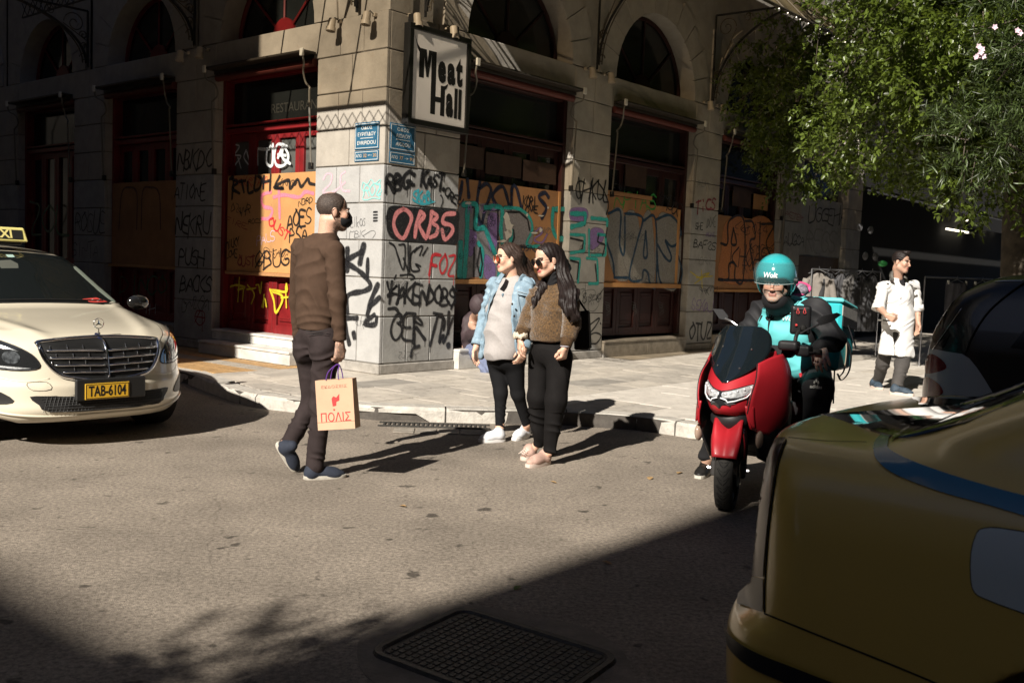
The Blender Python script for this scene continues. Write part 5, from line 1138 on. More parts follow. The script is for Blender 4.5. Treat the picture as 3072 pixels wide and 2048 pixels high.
# opened front: a vertical slot cut out of the shell
S.ell(nk+Hw*.11-ZU*.05,(.085,.10,.13),(Rw,Hw,ZU),.01,'s'); S.box(A(1500,960,7.70),(.098,.30,.46),(Rw,Hw,ZU),.02,.01,'s'); S.ell(be+Hw*.12+Rw*.02,(.115,.14,.36),(Rw,Hw,ZU),.01,'s'); S.cut(A(1500,1068,7.9),V3(.1,0,-1))
soft(S,'denim_jacket',den,o,.0065,wr=[lambda V:wrinkle(V,V3(.4,.2,.9),45,.005,7),lambda V:wrinkle(V,V3(-.7,.2,.6),75,.002,8)])
# hanging front panel on the sunlit side and the back flap
def panel(pts,th=.006,nm='jacket_front',m=None):
    G=np.array(pts,float); G=np.array([catmull(r,4) for r in G]); G=np.array([catmull(G[:,j],5) for j in range(G.shape[1])]).transpose(1,0,2)
    G=G+ (np.sin(G[:,:,2:3]*70+G[:,:,0:1]*40)*.004)*Hw
    MB().grid(G).build(nm,m or den,o,smooth=True,solid=th)
f=lambda x,y,Y=7.8:A(x,y,Y)
panel([[f(1548,846,7.78),f(1575,842,7.80),f(1600,855,7.80)],[f(1538,880,7.74),f(1563,885,7.72),f(1594,900,7.76)],[f(1534,930,7.72),f(1556,935,7.74),f(1590,940,7.75)],[f(1536,980,7.68),f(1560,990,7.74),f(1590,990,7.75)],[f(1543,1020,7.66),f(1565,1030,7.70),f(1592,1030,7.75)],[f(1548,1062,7.68),f(1568,1066,7.72),f(1590,1060,7.75)]])
panel([[f(1484,838,7.96),f(1496,834,7.96),f(1510,826,8.02)],[f(1474,880,7.92),f(1482,880,7.90),f(1494,866,7.92)],[f(1462,930,7.92),f(1466,925,7.89),f(1472,900,7.90)],[f(1448,985,7.96),f(1455,985,7.93),f(1463,960,7.92)],[f(1441,1030,7.98),f(1449,1030,7.95),f(1458,1010,7.96)],[f(1434,1078,8.00),f(1445,1078,7.98),f(1455,1072,8.00)]])
panel([[f(1513,824,7.84),f(1507,836,7.80),f(1496,852,7.78)],[f(1504,818,7.88),f(1496,830,7.84),f(1484,846,7.82)]],.008,'collar'); panel([[f(1566,822,7.90),f(1556,838,7.82),f(1545,862,7.78)],[f(1584,828,7.98),f(1580,842,7.90),f(1566,858,7.82)]],.008,'collar')
btn=mat('button_bronze',(.06,.045,.035),.35,.7)
for y,x in ((912,1537),(948,1543),(990,1546),(1024,1551)): MB().lathe([(0,.004),(.008,.004),(.010,0)],f(x,y,7.665),Hw,10).build('button',btn,o)
for x,y,x2,y2 in ((1548,872,1592,884),(1553,868,1556,1060)): MB().tube([f(x,y,7.70),f((x+x2)/2,(y+y2)/2,7.69),f(x2,y2,7.70)],.0022,4).build('seam',dnd,o)
MB().hexa([f(1553,884,7.70),f(1590,890,7.70),f(1590,890,7.73),f(1553,884,7.74),f(1553,872,7.70),f(1590,876,7.70),f(1590,876,7.73),f(1553,872,7.74)],.002).build('pocket_flap',den,o)
for chn in ((s1,e1,w1),(s2,e2,w2)):
    q=Sdf(); q.chain(list(chn),[.065,.055,.044],.03).cut(chn[2],chn[2]-chn[1]); soft(q,'sleeve',den,o,.0065,wr=[lambda V:wrinkle(V,V3(.3,.2,.9),48,.006,3),lambda V:wrinkle(V,V3(-.6,.2,.7),90,.002,4)])
    MB().tube([chn[2]+unit(chn[1]-chn[2])*.055,chn[2]+unit(chn[1]-chn[2])*.0],[.049,.049],14,cap=False).build('cuff',den,o,smooth=True,solid=.004)
lg=mat('leggings_black',(.009,.009,.010),.85,spec=.15)
S=Sdf(); S.ell(pl-ZU*.02,(.172,.15,.14),(Rw,Hw,ZU),.05).chain([h1,k1,a1+ZU*.0],[.088,.054,.038],.03).chain([h2,k2,a2],[.088,.054,.038],.03); S.cut(be-ZU*.05,ZU)
soft(S,'leggings',lg,o,.0065,wr=[lambda V:np.where(V[:,2]<.3,wrinkle(V,V3(.1,0,1),60,.004,3),0)])
wsh=mat('knit_white',(.66,.67,.70),.8,n=.1,ns=60,bump=.2,bs=400); wso=mat('sole_white',(.68,.67,.66),.5)
for a,b_ in ((q1,t1),(q2,t2)):
    S=Sdf(); shoe(S,a+ZU*.012,b_+ZU*.012,ZU,.042,.055); soft(S,'trainer',wsh,o,.006); mb=MB(); sole(mb,a,b_,ZU,.044,.026); mb.build('trainer_sole',wso,o,angle=40)
# hair swept back over the shoulder
hr1=mat('hair_brown',(.055,.034,.026),.55,n=.6,ns=60,bump=.3,bs=300,spec=.3)
def strands(V,f=260,amp=.0035,d=None): 
    d=d if d is not None else V3(.6,.2,-.7); a=np.cross(unit(d),V3(0,1,0)); return amp*np.sin((V@unit(a))*f+2.5*np.sin(V@unit(d)*28))+amp*.6*np.sin((V@unit(a))*f*2.3+2*np.sin(V@unit(d)*17))
S=Sdf(); S.ell(hd.p(0,-.016,.036),np.array([.087,.102,.088])*hd.k,(hd.s,hd.f,hd.u),.015)
S.ell(hd.p(0,.118,-.035),np.array([.135,.105,.125])*hd.k,(hd.s,hd.f,hd.u),.015,'s').slab(hd.p(0,0,-.05),-hd.u)
S.chain([hd.p(0,-.07,0),A(1572,800,8.05),A(1592,838,8.05),A(1612,862,8.03),A(1618,885,8.02)],[.075,.060,.050,.036,.012],.04); S.chain([hd.p(-.05,-.06,.0),A(1560,812,7.98),A(1588,850,7.96),A(1600,880,7.95)],[.05,.040,.030,.010],.03)
soft(S,'hair',hr1,o,.006,wr=[lambda V:strands(V,260,.0028)])
def glasses(h,lens,col,r=.026,name='sunglasses',frm_=None):
    g=MB()
    for q in(-1,1):
        c=h.p(q*.034,.106,-.002); ax=unit(h.f+h.s*q*.12); up_=h.u; sd=np.cross(ax,up_)
        ring=[c+(sd*math.cos(a)*1.02+up_*math.sin(a)*.95)*r for a in np.linspace(0,2*math.pi,25)]
        g.tube(ring,.0013,5); g.tube([h.p(q*.060,.104,.008),h.p(q*.079,.03,.008),h.p(q*.082,-.012,.002)],.0014,5)
    g.tube([h.p(-.010,.108,.004),h.p(0,.112,.008),h.p(.010,.108,.004)],.0014,5)
    og=g.build(name,frm_,o)
    for q in(-1,1):
        c=h.p(q*.034,.106,-.002); ax=unit(h.f+h.s*q*.12); up_=h.u; sd=np.cross(ax,up_)
        V=[c+ax*.002]+[c+(sd*math.cos(a)*1.02+up_*math.sin(a)*.95)*r for a in np.linspace(0,2*math.pi,25)[:-1]]; z=np.array([(v-c)@up_/r for v in V])
        cc=[tuple(np.array(col[0])*(1-t)+np.array(col[1])*t) for t in (z+1)/2]
        raw('lens',V,[(0,1+i,1+(i+1)%24) for i in range(24)],lens,og,attrs={'col':cc},smooth=True)
gold=mat('wire_gold',(.55,.38,.18),.25,1.)
lensm=vcol('lens_tint',.06,spec=.8)
glasses(hd,lensm,((.55,.10,.05),(.07,.012,.012)),frm_=gold)
# ---------------------------------------------------------------- woman in the brown sweater
o=thing('person',(.27,7.15,0),'long-haired woman in a brown chenille sweater, loose black trousers and black sunglasses','person')
Hw=unit(V3(-.62,-.78,0)); Rw=unit(np.cross(Hw,ZU))
hd=Head(A(1641,778,7.08),unit(V3(-.80,-.56,-.24)),k=.97)
nk=A(1662,840,7.15); ch=A(1660,925,7.15); be=A(1648,985,7.13); pl=A(1650,1050,7.15)
s1=A(1609,886,7.26); s2=A(1710,892,7.02); e1=A(1585,958,7.20); w1=A(1561,1012,7.05); e2=A(1716,970,6.98); w2=A(1697,1038,6.92)
h1=A(1620,1072,7.22); h2=A(1680,1072,7.08); k1=A(1612,1190,7.20); k2=A(1668,1200,7.04); a1=A(1618,1325,7.30); a2=A(1650,1352,7.10)
q1=V3((1612-1536)/2973*7.38,7.36,0.0); t1=V3((1583-1536)/2973*7.3,7.24,0); q2=V3((1663-1536)/2973*7.14,7.16,0); t2=V3((1597-1536)/2973*7.03,6.98,0)
def tor(S,g=0.):
    S.ell(ch,(.150+g,.112+g,.165+g),(Rw,Hw,ZU),.05).ell(be,(.148+g,.115+g,.13+g),(Rw,Hw,ZU),.06).rc(s1,s2,.05+g,.05+g,.05).rc(nk-ZU*.02,ch,.055+g,.08+g,.05)
    for q in (-1,1): S.ell(ch+Hw*.07-ZU*.02+Rw*.062*q,(.062+g,.06+g,.062+g),None,.04)
bd=Sdf(); tor(bd,-.014); bd.ell(pl,(.13,.10,.12),(Rw,Hw,ZU),.05).chain([s1,e1,w1],[.042,.034,.026]).chain([s2,e2,w2],[.042,.034,.026]).chain([h1,k1,a1],[.07,.048,.034]).chain([h2,k2,a2],[.07,.048,.034])
bd.rc(a1,q1+ZU*.05+(t1-q1)*.3,.032,.03).rc(a2,q2+ZU*.05+(t2-q2)*.3,.032,.03)
bd.rc(nk-ZU*.03,hd.p(0,-.03,-.07),.052,.05,.02); hd.build(bd); hand(bd,w1-ZU*.005,V3(-.06,-.05,-1),Rw*.7+Hw*.7,Hw*.6-Rw*.7,.9,(22,30,18)); hand(bd,w2-ZU*.005,V3(-.20,-.1,-1),Hw*.6-Rw*.6,Hw,.9,(60,70,50))
soft(bd,'body',skin_m,o,.006,(1.38,1.68,.004),col=cw(hd,lips=(.50,.13,.12),base=SKIN*1.10))
swm=mat('chenille_brown',(.115,.060,.020),.95,n=.72,ns=70,bump=1.,bs=130,sheen=.35,n2=(110,.5,.65,(.16,.09,.03)))
S=Sdf(); tor(S,.008); S.rc(be-ZU*.05+Rw*.02,be-ZU*.08,.150,.140,.05,flat=(Hw,.85)).cut(A(1640,1022,7.1),V3(.02,0,-1)).ell(nk+ZU*.045+Hw*.01,(.062,.066,.05),None,.01,'s')
soft(S,'sweater',swm,o,.006,wr=[lambda V:wrinkle(V,V3(.3,.2,.9),28,.006,5),lambda V:.0015*np.sin(V[:,0]*700)*np.sin(V[:,2]*600+V[:,1]*500)])
rib=mat('rib_brown',(.085,.045,.018),.95,n=.5,ns=90,bump=.6,bs=300)
for chn in ((s1,e1,w1),(s2,e2,w2)):
    q=Sdf(); q.chain(list(chn),[.066,.062,.055],.03).cut(chn[2]+unit(chn[1]-chn[2])*.05,chn[2]-chn[1],.02); soft(q,'sleeve',swm,o,.006,wr=[lambda V:wrinkle(V,V3(.3,.2,.9),40,.007,3),lambda V:.0015*np.sin(V[:,0]*700)*np.sin(V[:,2]*600+V[:,1]*500)])
    MB().tube([chn[2]+unit(chn[1]-chn[2])*.060,chn[2]+unit(chn[1]-chn[2])*.03,chn[2]-unit(chn[1]-chn[2])*.005],[.047,.041,.038],14,cap=False).build('cuff',rib,o,smooth=True,solid=.005)
tn=mat('turtleneck_black',(.010,.010,.012),.8,bump=.2)
S=Sdf(); S.rc(nk-ZU*.03,hd.p(0,-.028,-.085),.068,.060,.01).cut(hd.p(0,-.02,-.092),ZU+Hw*-.12); soft(S,'turtleneck',tn,o,.0055,wr=[lambda V:wrinkle(V,V3(.1,.1,1),120,.004,3)])
trm=mat('trousers_black',(.009,.008,.008),.85,spec=.15,n=.3,ns=8,bump=.1)
S=Sdf(); S.ell(pl-ZU*.0,(.150,.118,.13),(Rw,Hw,ZU),.05).chain([h1,k1,a1+ZU*.01],[.088,.070,.052],.035).chain([h2,k2,a2+ZU*.01],[.094,.076,.054],.035).cut(A(1640,1008,7.1),ZU)
soft(S,'trousers',trm,o,.0065,wr=[lambda V:np.where(V[:,2]<.4,wrinkle(V,V3(.2,.1,1),34,.009,2),0),lambda V:wrinkle(V,V3(1,.3,.25),30,.005,6)])
pk_=mat('trainer_blush',(.50,.33,.27),.6,n=.25,ns=30,bump=.3,bs=150); pks=mat('sole_cream',(.58,.48,.42),.5)
for a,b_ in ((q1,t1),(q2,t2)):
    S=Sdf(); shoe(S,a+ZU*.012,b_+ZU*.012,ZU,.040,.05); soft(S,'trainer',pk_,o,.006); mb=MB(); sole(mb,a,b_,ZU,.043,.028); mb.build('trainer_sole',pks,o,angle=40)
    d=unit(b_-a); sd=np.cross(d,ZU)
    for k in range(4): MB().tube([a+d*(.10+k*.022)+sd*.026+ZU*(.072-k*.006),a+d*(.105+k*.022)+ZU*(.092-k*.008),a+d*(.11+k*.022)-sd*.026+ZU*(.072-k*.006)],.0035,5).build('lace',pks,o)
hr2=mat('hair_black',(.016,.010,.009),.5,n=.5,ns=60,bump=.25,bs=300,spec=.35)
S=Sdf(); S.ell(hd.p(0,-.016,.036),np.array([.083,.100,.086])*hd.k,(hd.s,hd.f,hd.u),.015)
S.ell(hd.p(0,.125,-.03),np.array([.125,.108,.128])*hd.k,(hd.s,hd.f,hd.u),.015,'s').slab(hd.p(0,0,-.06),-hd.u); S.rc(hd.p(0,.09,.125),hd.p(0,-.02,.128),.004,.004,.012,'s')
for q in(-1,1): S.ell(hd.p(q*.086,-.004,-.018),np.array([.018,.026,.038])*hd.k,(hd.s,hd.f,hd.u),.01,'s')
S.chain([hd.p(0,-.07,0),hd.p(.0,-.10,-.09),A(1690,870,7.20),A(1712,900,7.14)],[.078,.070,.060,.04],.05)
S.chain([hd.p(-.05,-.065,-.03),A(1700,842,7.06),A(1716,880,6.95),A(1712,925,6.88),A(1728,948,6.88),A(1712,966,6.88)],[.045,.042,.046,.040,.026,.008],.035)
S.chain([hd.p(-.045,-.075,-.05),A(1692,860,7.02),A(1688,905,6.90),A(1700,950,6.86)],[.04,.035,.026,.008],.03)
S.chain([hd.p(.05,-.06,-.06),A(1630,862,7.12),A(1606,900,7.10),A(1600,925,7.08)],[.04,.034,.022,.008],.03)
soft(S,'hair',hr2,o,.006,wr=[lambda V:np.where(V[:,2]>1.43,.35,1.)*strands(V,230,.004,V3(.2,.1,-1))])
glasses(hd,lensm,((.010,.008,.008),(.006,.006,.006)),r=.027,frm_=gold)
er=hd.p(-.079,-.004,-.048); MB().ball(er-ZU*.004,.005,8).ball(er-ZU*.016,(.006,.006,.008),8).build('earring',mat('pearl',(.6,.57,.52),.2,.3),o)
scr=MB(); c=w1+ZU*.012
for i in range(26):
    a=2*math.pi*i/26; scr.ball(c+V3(math.cos(a)*.041,math.sin(a)*.041,.006*math.sin(a*5)),(.013,.013,.018+.006*math.sin(i*2.3)),8)
tag(scr.build('scrunchie',mat('satin_cream',(.55,.48,.38),.6),o,smooth=True))
MB().tube([w2+V3(math.cos(a)*.034,math.sin(a)*.034,.0) for a in np.linspace(0,6.28,20)],.006,6).build('wristband',mat('band_grey',(.25,.23,.25),.6),o)
tb=thing('tote_bag',A(1752,990,7.45),'black tote bag hanging behind the shoulder of the woman in the brown sweater','tote bag')
bb_=[A(1722,1050,7.40),A(1768,1048,7.36),A(1776,1046,7.52),A(1730,1048,7.56),A(1720,936,7.38),A(1764,930,7.34),A(1770,930,7.46),A(1728,936,7.50)]
MB().hexa(bb_,.012).build('bag_body',trm,tb); MB().tube(catmull([A(1730,936,7.40),A(1732,900,7.36),A(1724,880,7.32),A(1740,905,7.40),A(1758,932,7.40)],5),.008,6).build('strap',trm,tb)
# ---------------------------------------------------------------- man in the white work coat
o=thing('person',(4.75,11.7,SW),'man in a long white work coat with rolled sleeves walking across the paving','person')
Hw=unit(V3(.42,-.90,0)); Rw=unit(np.cross(Hw,ZU)); Yc=11.6
hd=Head(A(2704,786,11.5),unit(V3(.62,-.77,-.08)),k=1.0)
nk=A(2692,832,11.6); ch=A(2695,890,11.6); be=A(2695,950,11.62); pl=A(2690,1000,11.62)
s1=A(2650,862,11.5); s2=A(2742,858,11.72); e1=A(2636,920,11.42); w1=A(2660,945,11.22); e2=A(2752,925,11.75); w2=A(2754,968,11.65)
h1=A(2668,1020,11.6); h2=A(2716,1020,11.65); k1=A(2648,1090,11.72); k2=A(2706,1095,11.5); a1=A(2633,1143,11.98); a2=A(2692,1152,11.42)
ga=lambda x,y:ground(x,y,SW)
q1=ga(2622,1158)+V3(0,0.1,0); t1=ga(2640,1170)+V3(.03,-.15,0); q2=ga(2700,1168); t2=ga(2722,1190)+V3(.05,-.02,0)
q1=V3(4.40,12.02,SW); t1=V3(4.43,11.77,SW); q2=V3(4.40,11.42,SW); t2=V3(4.60,11.24,SW)
def tor(S,g=0.):
    S.ell(ch,(.185+g,.12+g,.19+g),(Rw,Hw,ZU),.05).ell(be,(.185+g,.135+g,.19+g),(Rw,Hw,ZU),.06).rc(s1,s2,.06+g,.06+g,.05).rc(nk-ZU*.02,ch,.06+g,.09+g,.05)
bd=Sdf(); tor(bd,-.02); bd.ell(pl,(.15,.12,.12),(Rw,Hw,ZU),.05).chain([s1,e1,w1],[.048,.042,.028]).chain([s2,e2,w2],[.048,.042,.028]).chain([h1,k1,a1],[.075,.05,.038]).chain([h2,k2,a2],[.075,.05,.038]).rc(a1,q1+ZU*.04,.035,.03).rc(a2,q2+ZU*.04+(t2-q2)*.2,.035,.03)
bd.rc(nk-ZU*.04,hd.p(0,-.03,-.07),.062,.06,.02); hd.build(bd); hand(bd,w1,V3(.55,-.4,-.35),Rw*.3+Hw*.9,V3(.2,-.2,.9),1.,(60,70,50)); hand(bd,w2,V3(.05,-.1,-1),-Rw,Hw,1.,(25,30,20))
soft(bd,'body',skin_m,o,.0075,(1.65,1.95,.005),col=cw(hd,base=SKIN*.80,lips=(.34,.12,.10)))
coat=mat('coat_white',(.68,.675,.67),.8,n=.10,ns=7,bump=.15,bs=120,n2=(9,.60,.72,(.50,.44,.38)))
S=Sdf(); tor(S,.014); S.rc(be-ZU*.02,A(2690,1062,11.6),.185,.235,.06,flat=(Hw,.72)).cut(A(2690,1066,11.6),V3(-.06,0,-1)).ell(nk+ZU*.04+Hw*.11-ZU*.02,(.06,.10,.11),None,.01,'s')
S.box(A(2712,1062,11.35),(.030,.30,.24),(Rw,Hw,unit(ZU+Rw*-.12)),.01,.02,'s')
soft(S,'coat',coat,o,.008,wr=[lambda V:wrinkle(V,V3(.7,.2,.6),20,.008,5),lambda V:wrinkle(V,V3(-.5,.2,.8),36,.005,8)])
for chn in ((s1,e1+(e1-s1)*.1),(s2,e2+(e2-s2)*.05)):
    q=Sdf(); q.chain(list(chn),[.062,.064],.03).cut(chn[1],chn[1]-chn[0]); soft(q,'sleeve',coat,o,.008,wr=[lambda V:wrinkle(V,V3(.3,.2,.9),40,.006,3)])
    MB().tube([chn[1]-unit(chn[1]-chn[0])*.05,chn[1]+unit(chn[1]-chn[0])*.012],[.067,.070],14,cap=False).build('rolled_cuff',coat,o,smooth=True,solid=.01)
tri=mat('trim_grey',(.14,.13,.115),.85,n=.5,ns=120)
for a,b_ in (((2668,818,11.36),(2684,838,11.36)),((2728,838,11.5),(2732,826,11.5))):
    pass
cl=lambda pts,nm='collar',m=tri:MB().grid(np.array(pts)).build(nm,m,o,smooth=True,solid=.008)
cl([[A(2670,816,11.56),A(2680,812,11.50)],[A(2668,828,11.48),A(2679,826,11.43)],[A(2671,840,11.43),A(2684,842,11.41)]]); cl([[A(2716,820,11.55),A(2726,826,11.58)],[A(2712,832,11.46),A(2722,838,11.50)]])
for x0,y0,x1,y1,Y in ((2633,960,2670,962,11.40),(2728,962,2744,963,11.58),(2732,861,2750,866,11.56)): MB().tube([A(x0,y0,Y),A((x0+x1)/2,(y0+y1)/2,Y-.02),A(x1,y1,Y)],.011,6,flat=None).build('pocket_trim',tri,o)
S=Sdf(); tor(S,.004); S.cut(nk-ZU*.0,ZU).cut(A(2692,900,11.5),-ZU); soft(S,'undershirt',tn,o,.008)
cg_=mat('trousers_charcoal',(.055,.050,.047),.85,n=.3,ns=10)
S=Sdf(); S.ell(pl,(.16,.13,.13),(Rw,Hw,ZU),.05).chain([h1,k1,a1],[.095,.075,.065],.03).chain([h2,k2,a2],[.098,.080,.068],.03); soft(S,'trousers',cg_,o,.008,wr=[lambda V:np.where(V[:,2]<.6,wrinkle(V,V3(.2,.1,1),40,.009,2),0)])
bs_=mat('trainer_blue',(.045,.07,.10),.7,n=.6,ns=24)
for a,b_ in ((q1,t1),(q2,t2)):
    S=Sdf(); shoe(S,a+ZU*.012,b_+ZU*.012,ZU,.045,.06); soft(S,'trainer',bs_,o,.007); mb=MB(); sole(mb,a,b_,ZU,.048,.03); mb.build('trainer_sole',pks,o,angle=40)
S=Sdf(); S.ell(hd.p(0,-.014,.045),np.array([.083,.100,.085])*hd.k,(hd.s,hd.f,hd.u),.01).ell(hd.p(0,.135,-.035),np.array([.13,.105,.13])*hd.k,(hd.s,hd.f,hd.u),.02,'s').cut(hd.p(0,-.05,-.05),-hd.u)
for q in(-1,1): S.ell(hd.p(q*.085,.005,-.015),np.array([.02,.028,.035])*hd.k,(hd.s,hd.f,hd.u),.01,'s')
S.ell(hd.p(.01,.055,.115),np.array([.05,.04,.022])*hd.k,None,.02); soft(S,'hair',hr2,o,.006,wr=[lambda V:.004*np.sin(V[:,0]*230)*np.sin(V[:,2]*260+V[:,1]*200)])
# ---------------------------------------------------------------- person sitting in the doorway
o=thing('person',(-.2,12.3,SW),'person in a dark hooded jacket sitting hunched in the doorway behind the women','person')
Yd=12.55; hd=Head(A(1442,922,Yd-.25),unit(V3(.75,-.6,-.35)),up=unit(V3(.25,-.2,.9)),k=1.05)
bd=Sdf(); hd.build(bd); bd.rc(hd.p(0,-.03,-.08),A(1425,960,Yd),.055,.07,.03).rc(A(1420,970,Yd),A(1412,1040,Yd),.12,.13,.05).rc(A(1412,1045,Yd),A(1455,1030,Yd-.35),.075,.05,.03).rc(A(1455,1030,Yd-.35),A(1462,1100,Yd-.45),.05,.04).rc(A(1400,965,Yd),A(1440,1000,Yd-.3),.045,.035)
soft(bd,'body',skin_m,o,.01,(1.0,1.4,.006),col=cw(hd,base=SKIN*.75))
hj=mat('jacket_plum',(.050,.032,.036),.7,n=.3,ns=10)
S=Sdf(); S.rc(A(1424,962,Yd+.02),A(1416,1030,Yd),.135,.15,.05).chain([A(1400,965,Yd-.02),A(1402,1010,Yd-.08),A(1432,1000,Yd-.32)],[.085,.08,.055],.03).ell(hd.p(0,-.03,.02),(.125,.12,.14),None,.04).ell(hd.p(0,.10,-.01),(.07,.10,.10),(hd.s,hd.f,hd.u),.02,'s')
soft(S,'hooded_jacket',hj,o,.009,wr=[lambda V:wrinkle(V,V3(.3,.2,.9),34,.008,3)])
jb=mat('jeans_blue',(.16,.19,.30),.85,n=.3,ns=12)
S=Sdf(); S.rc(A(1408,1050,Yd-.05),A(1455,1032,Yd-.40),.085,.07,.03).rc(A(1455,1034,Yd-.40),A(1470,1108,Yd-.55),.070,.055,.03).rc(A(1420,1062,Yd),A(1440,1060,Yd-.45),.085,.07,.03).rc(A(1440,1060,Yd-.45),A(1455,1115,Yd-.50),.07,.06); soft(S,'jeans',jb,o,.009,wr=[lambda V:wrinkle(V,V3(.3,.2,.9),40,.007,3)])
S=Sdf(); shoe(S,A(1462,1112,Yd-.5)*[1,1,0]+ZU*SW,A(1462,1112,Yd-.5)*[1,1,0]+ZU*SW+V3(.2,-.15,0),ZU); soft(S,'shoe',blk,o,.008)
# ================================================================== VEHICLES
def curve(pts,n=14):
    P=np.array(sorted(pts),float); x,y=P[:,0],P[:,1]; h=np.diff(x); d=np.diff(y)/h; m=np.zeros(len(x))
    for i in range(1,len(x)-1):
        if d[i-1]*d[i]>0: w1,w2=2*h[i]+h[i-1],h[i]+2*h[i-1]; m[i]=(w1+w2)/(w1/d[i-1]+w2/d[i])
    m[0],m[-1]=d[0],d[-1]; X=[];Y_=[]
    for i in range(len(h)):
        t=np.arange(n)/n; X+=list(x[i]+h[i]*t); Y_+=list((2*t**3-3*t**2+1)*y[i]+(t**3-2*t**2+t)*h[i]*m[i]+(-2*t**3+3*t**2)*y[i+1]+(t**3-t**2)*h[i]*m[i+1])
    X.append(x[-1]); Y_.append(y[-1]); s0,s1=d[0],d[-1]
    X=np.array([X[0]-5]+X+[X[-1]+5]); Y_=np.array([Y_[0]-5*s0]+Y_+[Y_[-1]+5*s1]); return lambda v:np.interp(v,X,Y_)
def smax(a,b_,k):
    h=np.maximum(k-np.abs(a-b_),0)/k; return np.maximum(a,b_)+h*h*k*.25
def smin(a,b_,k): return -smax(-a,-b_,k)
class Car:
    """implicit body in its own axes (x forward, y left, z up) and the means to lay parts on its skin"""
    def __init__(s,F,o,h): s.F=F; s.o=np.asarray(o,float); s.ex=unit([h[0],h[1],0]); s.ey=np.array([-s.ex[1],s.ex[0],0.]); s.A=np.array([s.ex,s.ey,ZU])
    def w(s,P): return s.o+np.asarray(P,float)@s.A
    def l(s,P): return (np.asarray(P,float)-s.o)@s.A.T
    def f(s,P): return s.F(P[...,0],P[...,1],P[...,2])
    def grad(s,P,e=.003):
        f0=s.f(P); g=np.stack([(s.f(P+np.eye(3)[i]*e)-f0)/e for i in range(3)],-1); return f0,g
    def mesh(s,lo,hi,h,name,m,root,off=0.,keep=None):
        ax=[np.arange(lo[i],hi[i],h) for i in range(3)]; d=s.F(ax[0][:,None,None],ax[1][None,:,None],ax[2][None,None,:])
        d=np.broadcast_to(d,(len(ax[0]),len(ax[1]),len(ax[2]))).astype(np.float32).copy(); d[0]=d[-1]=.1;d[:,0]=d[:,-1]=.1;d[:,:,0]=d[:,:,-1]=.1
        V,Q=nets(d,*ax)
        for _ in range(3):
            f0,g=s.grad(V); V=V-np.clip(f0,-h,h)[:,None]*g/np.maximum(.2,(g*g).sum(1))[:,None]
        f0,g=s.grad(V,.006); N=(g/np.maximum(1e-6,np.linalg.norm(g,axis=1))[:,None])@s.A
        o=raw(name,s.w(V),Q,m,root,smooth=True)
        o.data.normals_split_custom_set_from_vertices([tuple(n) for n in N]); return o
    def hit(s,P,d,off=.004,rng_=2.6):
        P=np.asarray(P,float); d=np.broadcast_to(unit(d) if np.ndim(d)==1 else d,P.shape); lo=np.zeros(len(P)); hi=np.full(len(P),rng_); done=np.zeros(len(P),bool)
        prev=np.zeros(len(P))
        for t in np.linspace(0,rng_,180)[1:]:
            v=s.f(P+d*t)<0; m=v&~done; lo[m]=prev[m]; hi[m]=t; done|=v; prev[:]=t
        for _ in range(22):
            mid=(lo+hi)/2; v=s.f(P+d*mid[:,None])<0; hi=np.where(v,mid,hi); lo=np.where(v,lo,mid)
        X=P+d*hi[:,None]; f0,g=s.grad(X); N=g/np.maximum(1e-6,np.linalg.norm(g,axis=1))[:,None]; s.ok=done
        return X+N*off,N
    def pts(s,uv,view):
        uv=np.asarray(uv,float)
        if view=='front': return np.c_[np.full(len(uv),.6),uv],np.array([-1.,0,0])
        if view=='rear': return np.c_[np.full(len(uv),-.6+s.rear),uv],np.array([1.,0,0])
        if view=='left': return np.c_[uv[:,0],np.full(len(uv),1.5),uv[:,1]],np.array([0,-1.,0])
        if view=='right': return np.c_[uv[:,0],np.full(len(uv),-1.5),uv[:,1]],np.array([0,1.,0])
        if view=='top': return np.c_[uv,np.full(len(uv),2.)],np.array([0,0,-1.])
        if view=='px':   # outline surveyed from the photograph's viewpoint
            D=np.array([ray(*p) for p in uv]); O=s.l(CAM); D=(D@s.A.T); D/=np.linalg.norm(D,axis=1)[:,None]; s0=max(.9,np.linalg.norm(s.o-CAM)-3.0); return O[None]+D*s0,D
    def patch(s,name,uv,view,m,root,off=.004,rings=6,smooth=2,rim=.0,c=None,thick=True):
        P=catmull(uv,smooth,closed=True) if smooth else np.asarray(uv,float); c0=P.mean(0) if c is None else np.asarray(c,float); n=len(P)
        T=np.linspace(1,0,rings+1)[:-1]; U=np.vstack([c0+(P-c0)*t for t in T]+[c0[None]])
        A_,d=s.pts(U,view); X,N=s.hit(A_,d,off)
        for _ in range(14):      # corners that fall past the outline of the body are drawn in
            bad=~s.ok
            if not bad.any() or not view=='px': break
            U[bad]=c0+(U[bad]-c0)*.95; A_,d=s.pts(U,view); X,N=s.hit(A_,d,off)
        Fc=[(k*n+i,k*n+(i+1)%n,(k+1)*n+(i+1)%n,(k+1)*n+i) for k in range(rings-1) for i in range(n)]+[((rings-1)*n+i,(rings-1)*n+(i+1)%n,rings*n) for i in range(n)]
        if thick:
            b0=len(X); X2=X[:n]-N[:n]*(off+.006); X=np.vstack([X,X2]); N=np.vstack([N,N[:n]]); Fc+=[(i,(i+1)%n,b0+(i+1)%n,b0+i) for i in range(n)]
        o=raw(name,s.w(X),Fc,m,root,smooth=True,recalc=True)
        Nw=N@s.A; o.data.normals_split_custom_set_from_vertices([tuple(v) for v in Nw]); return o
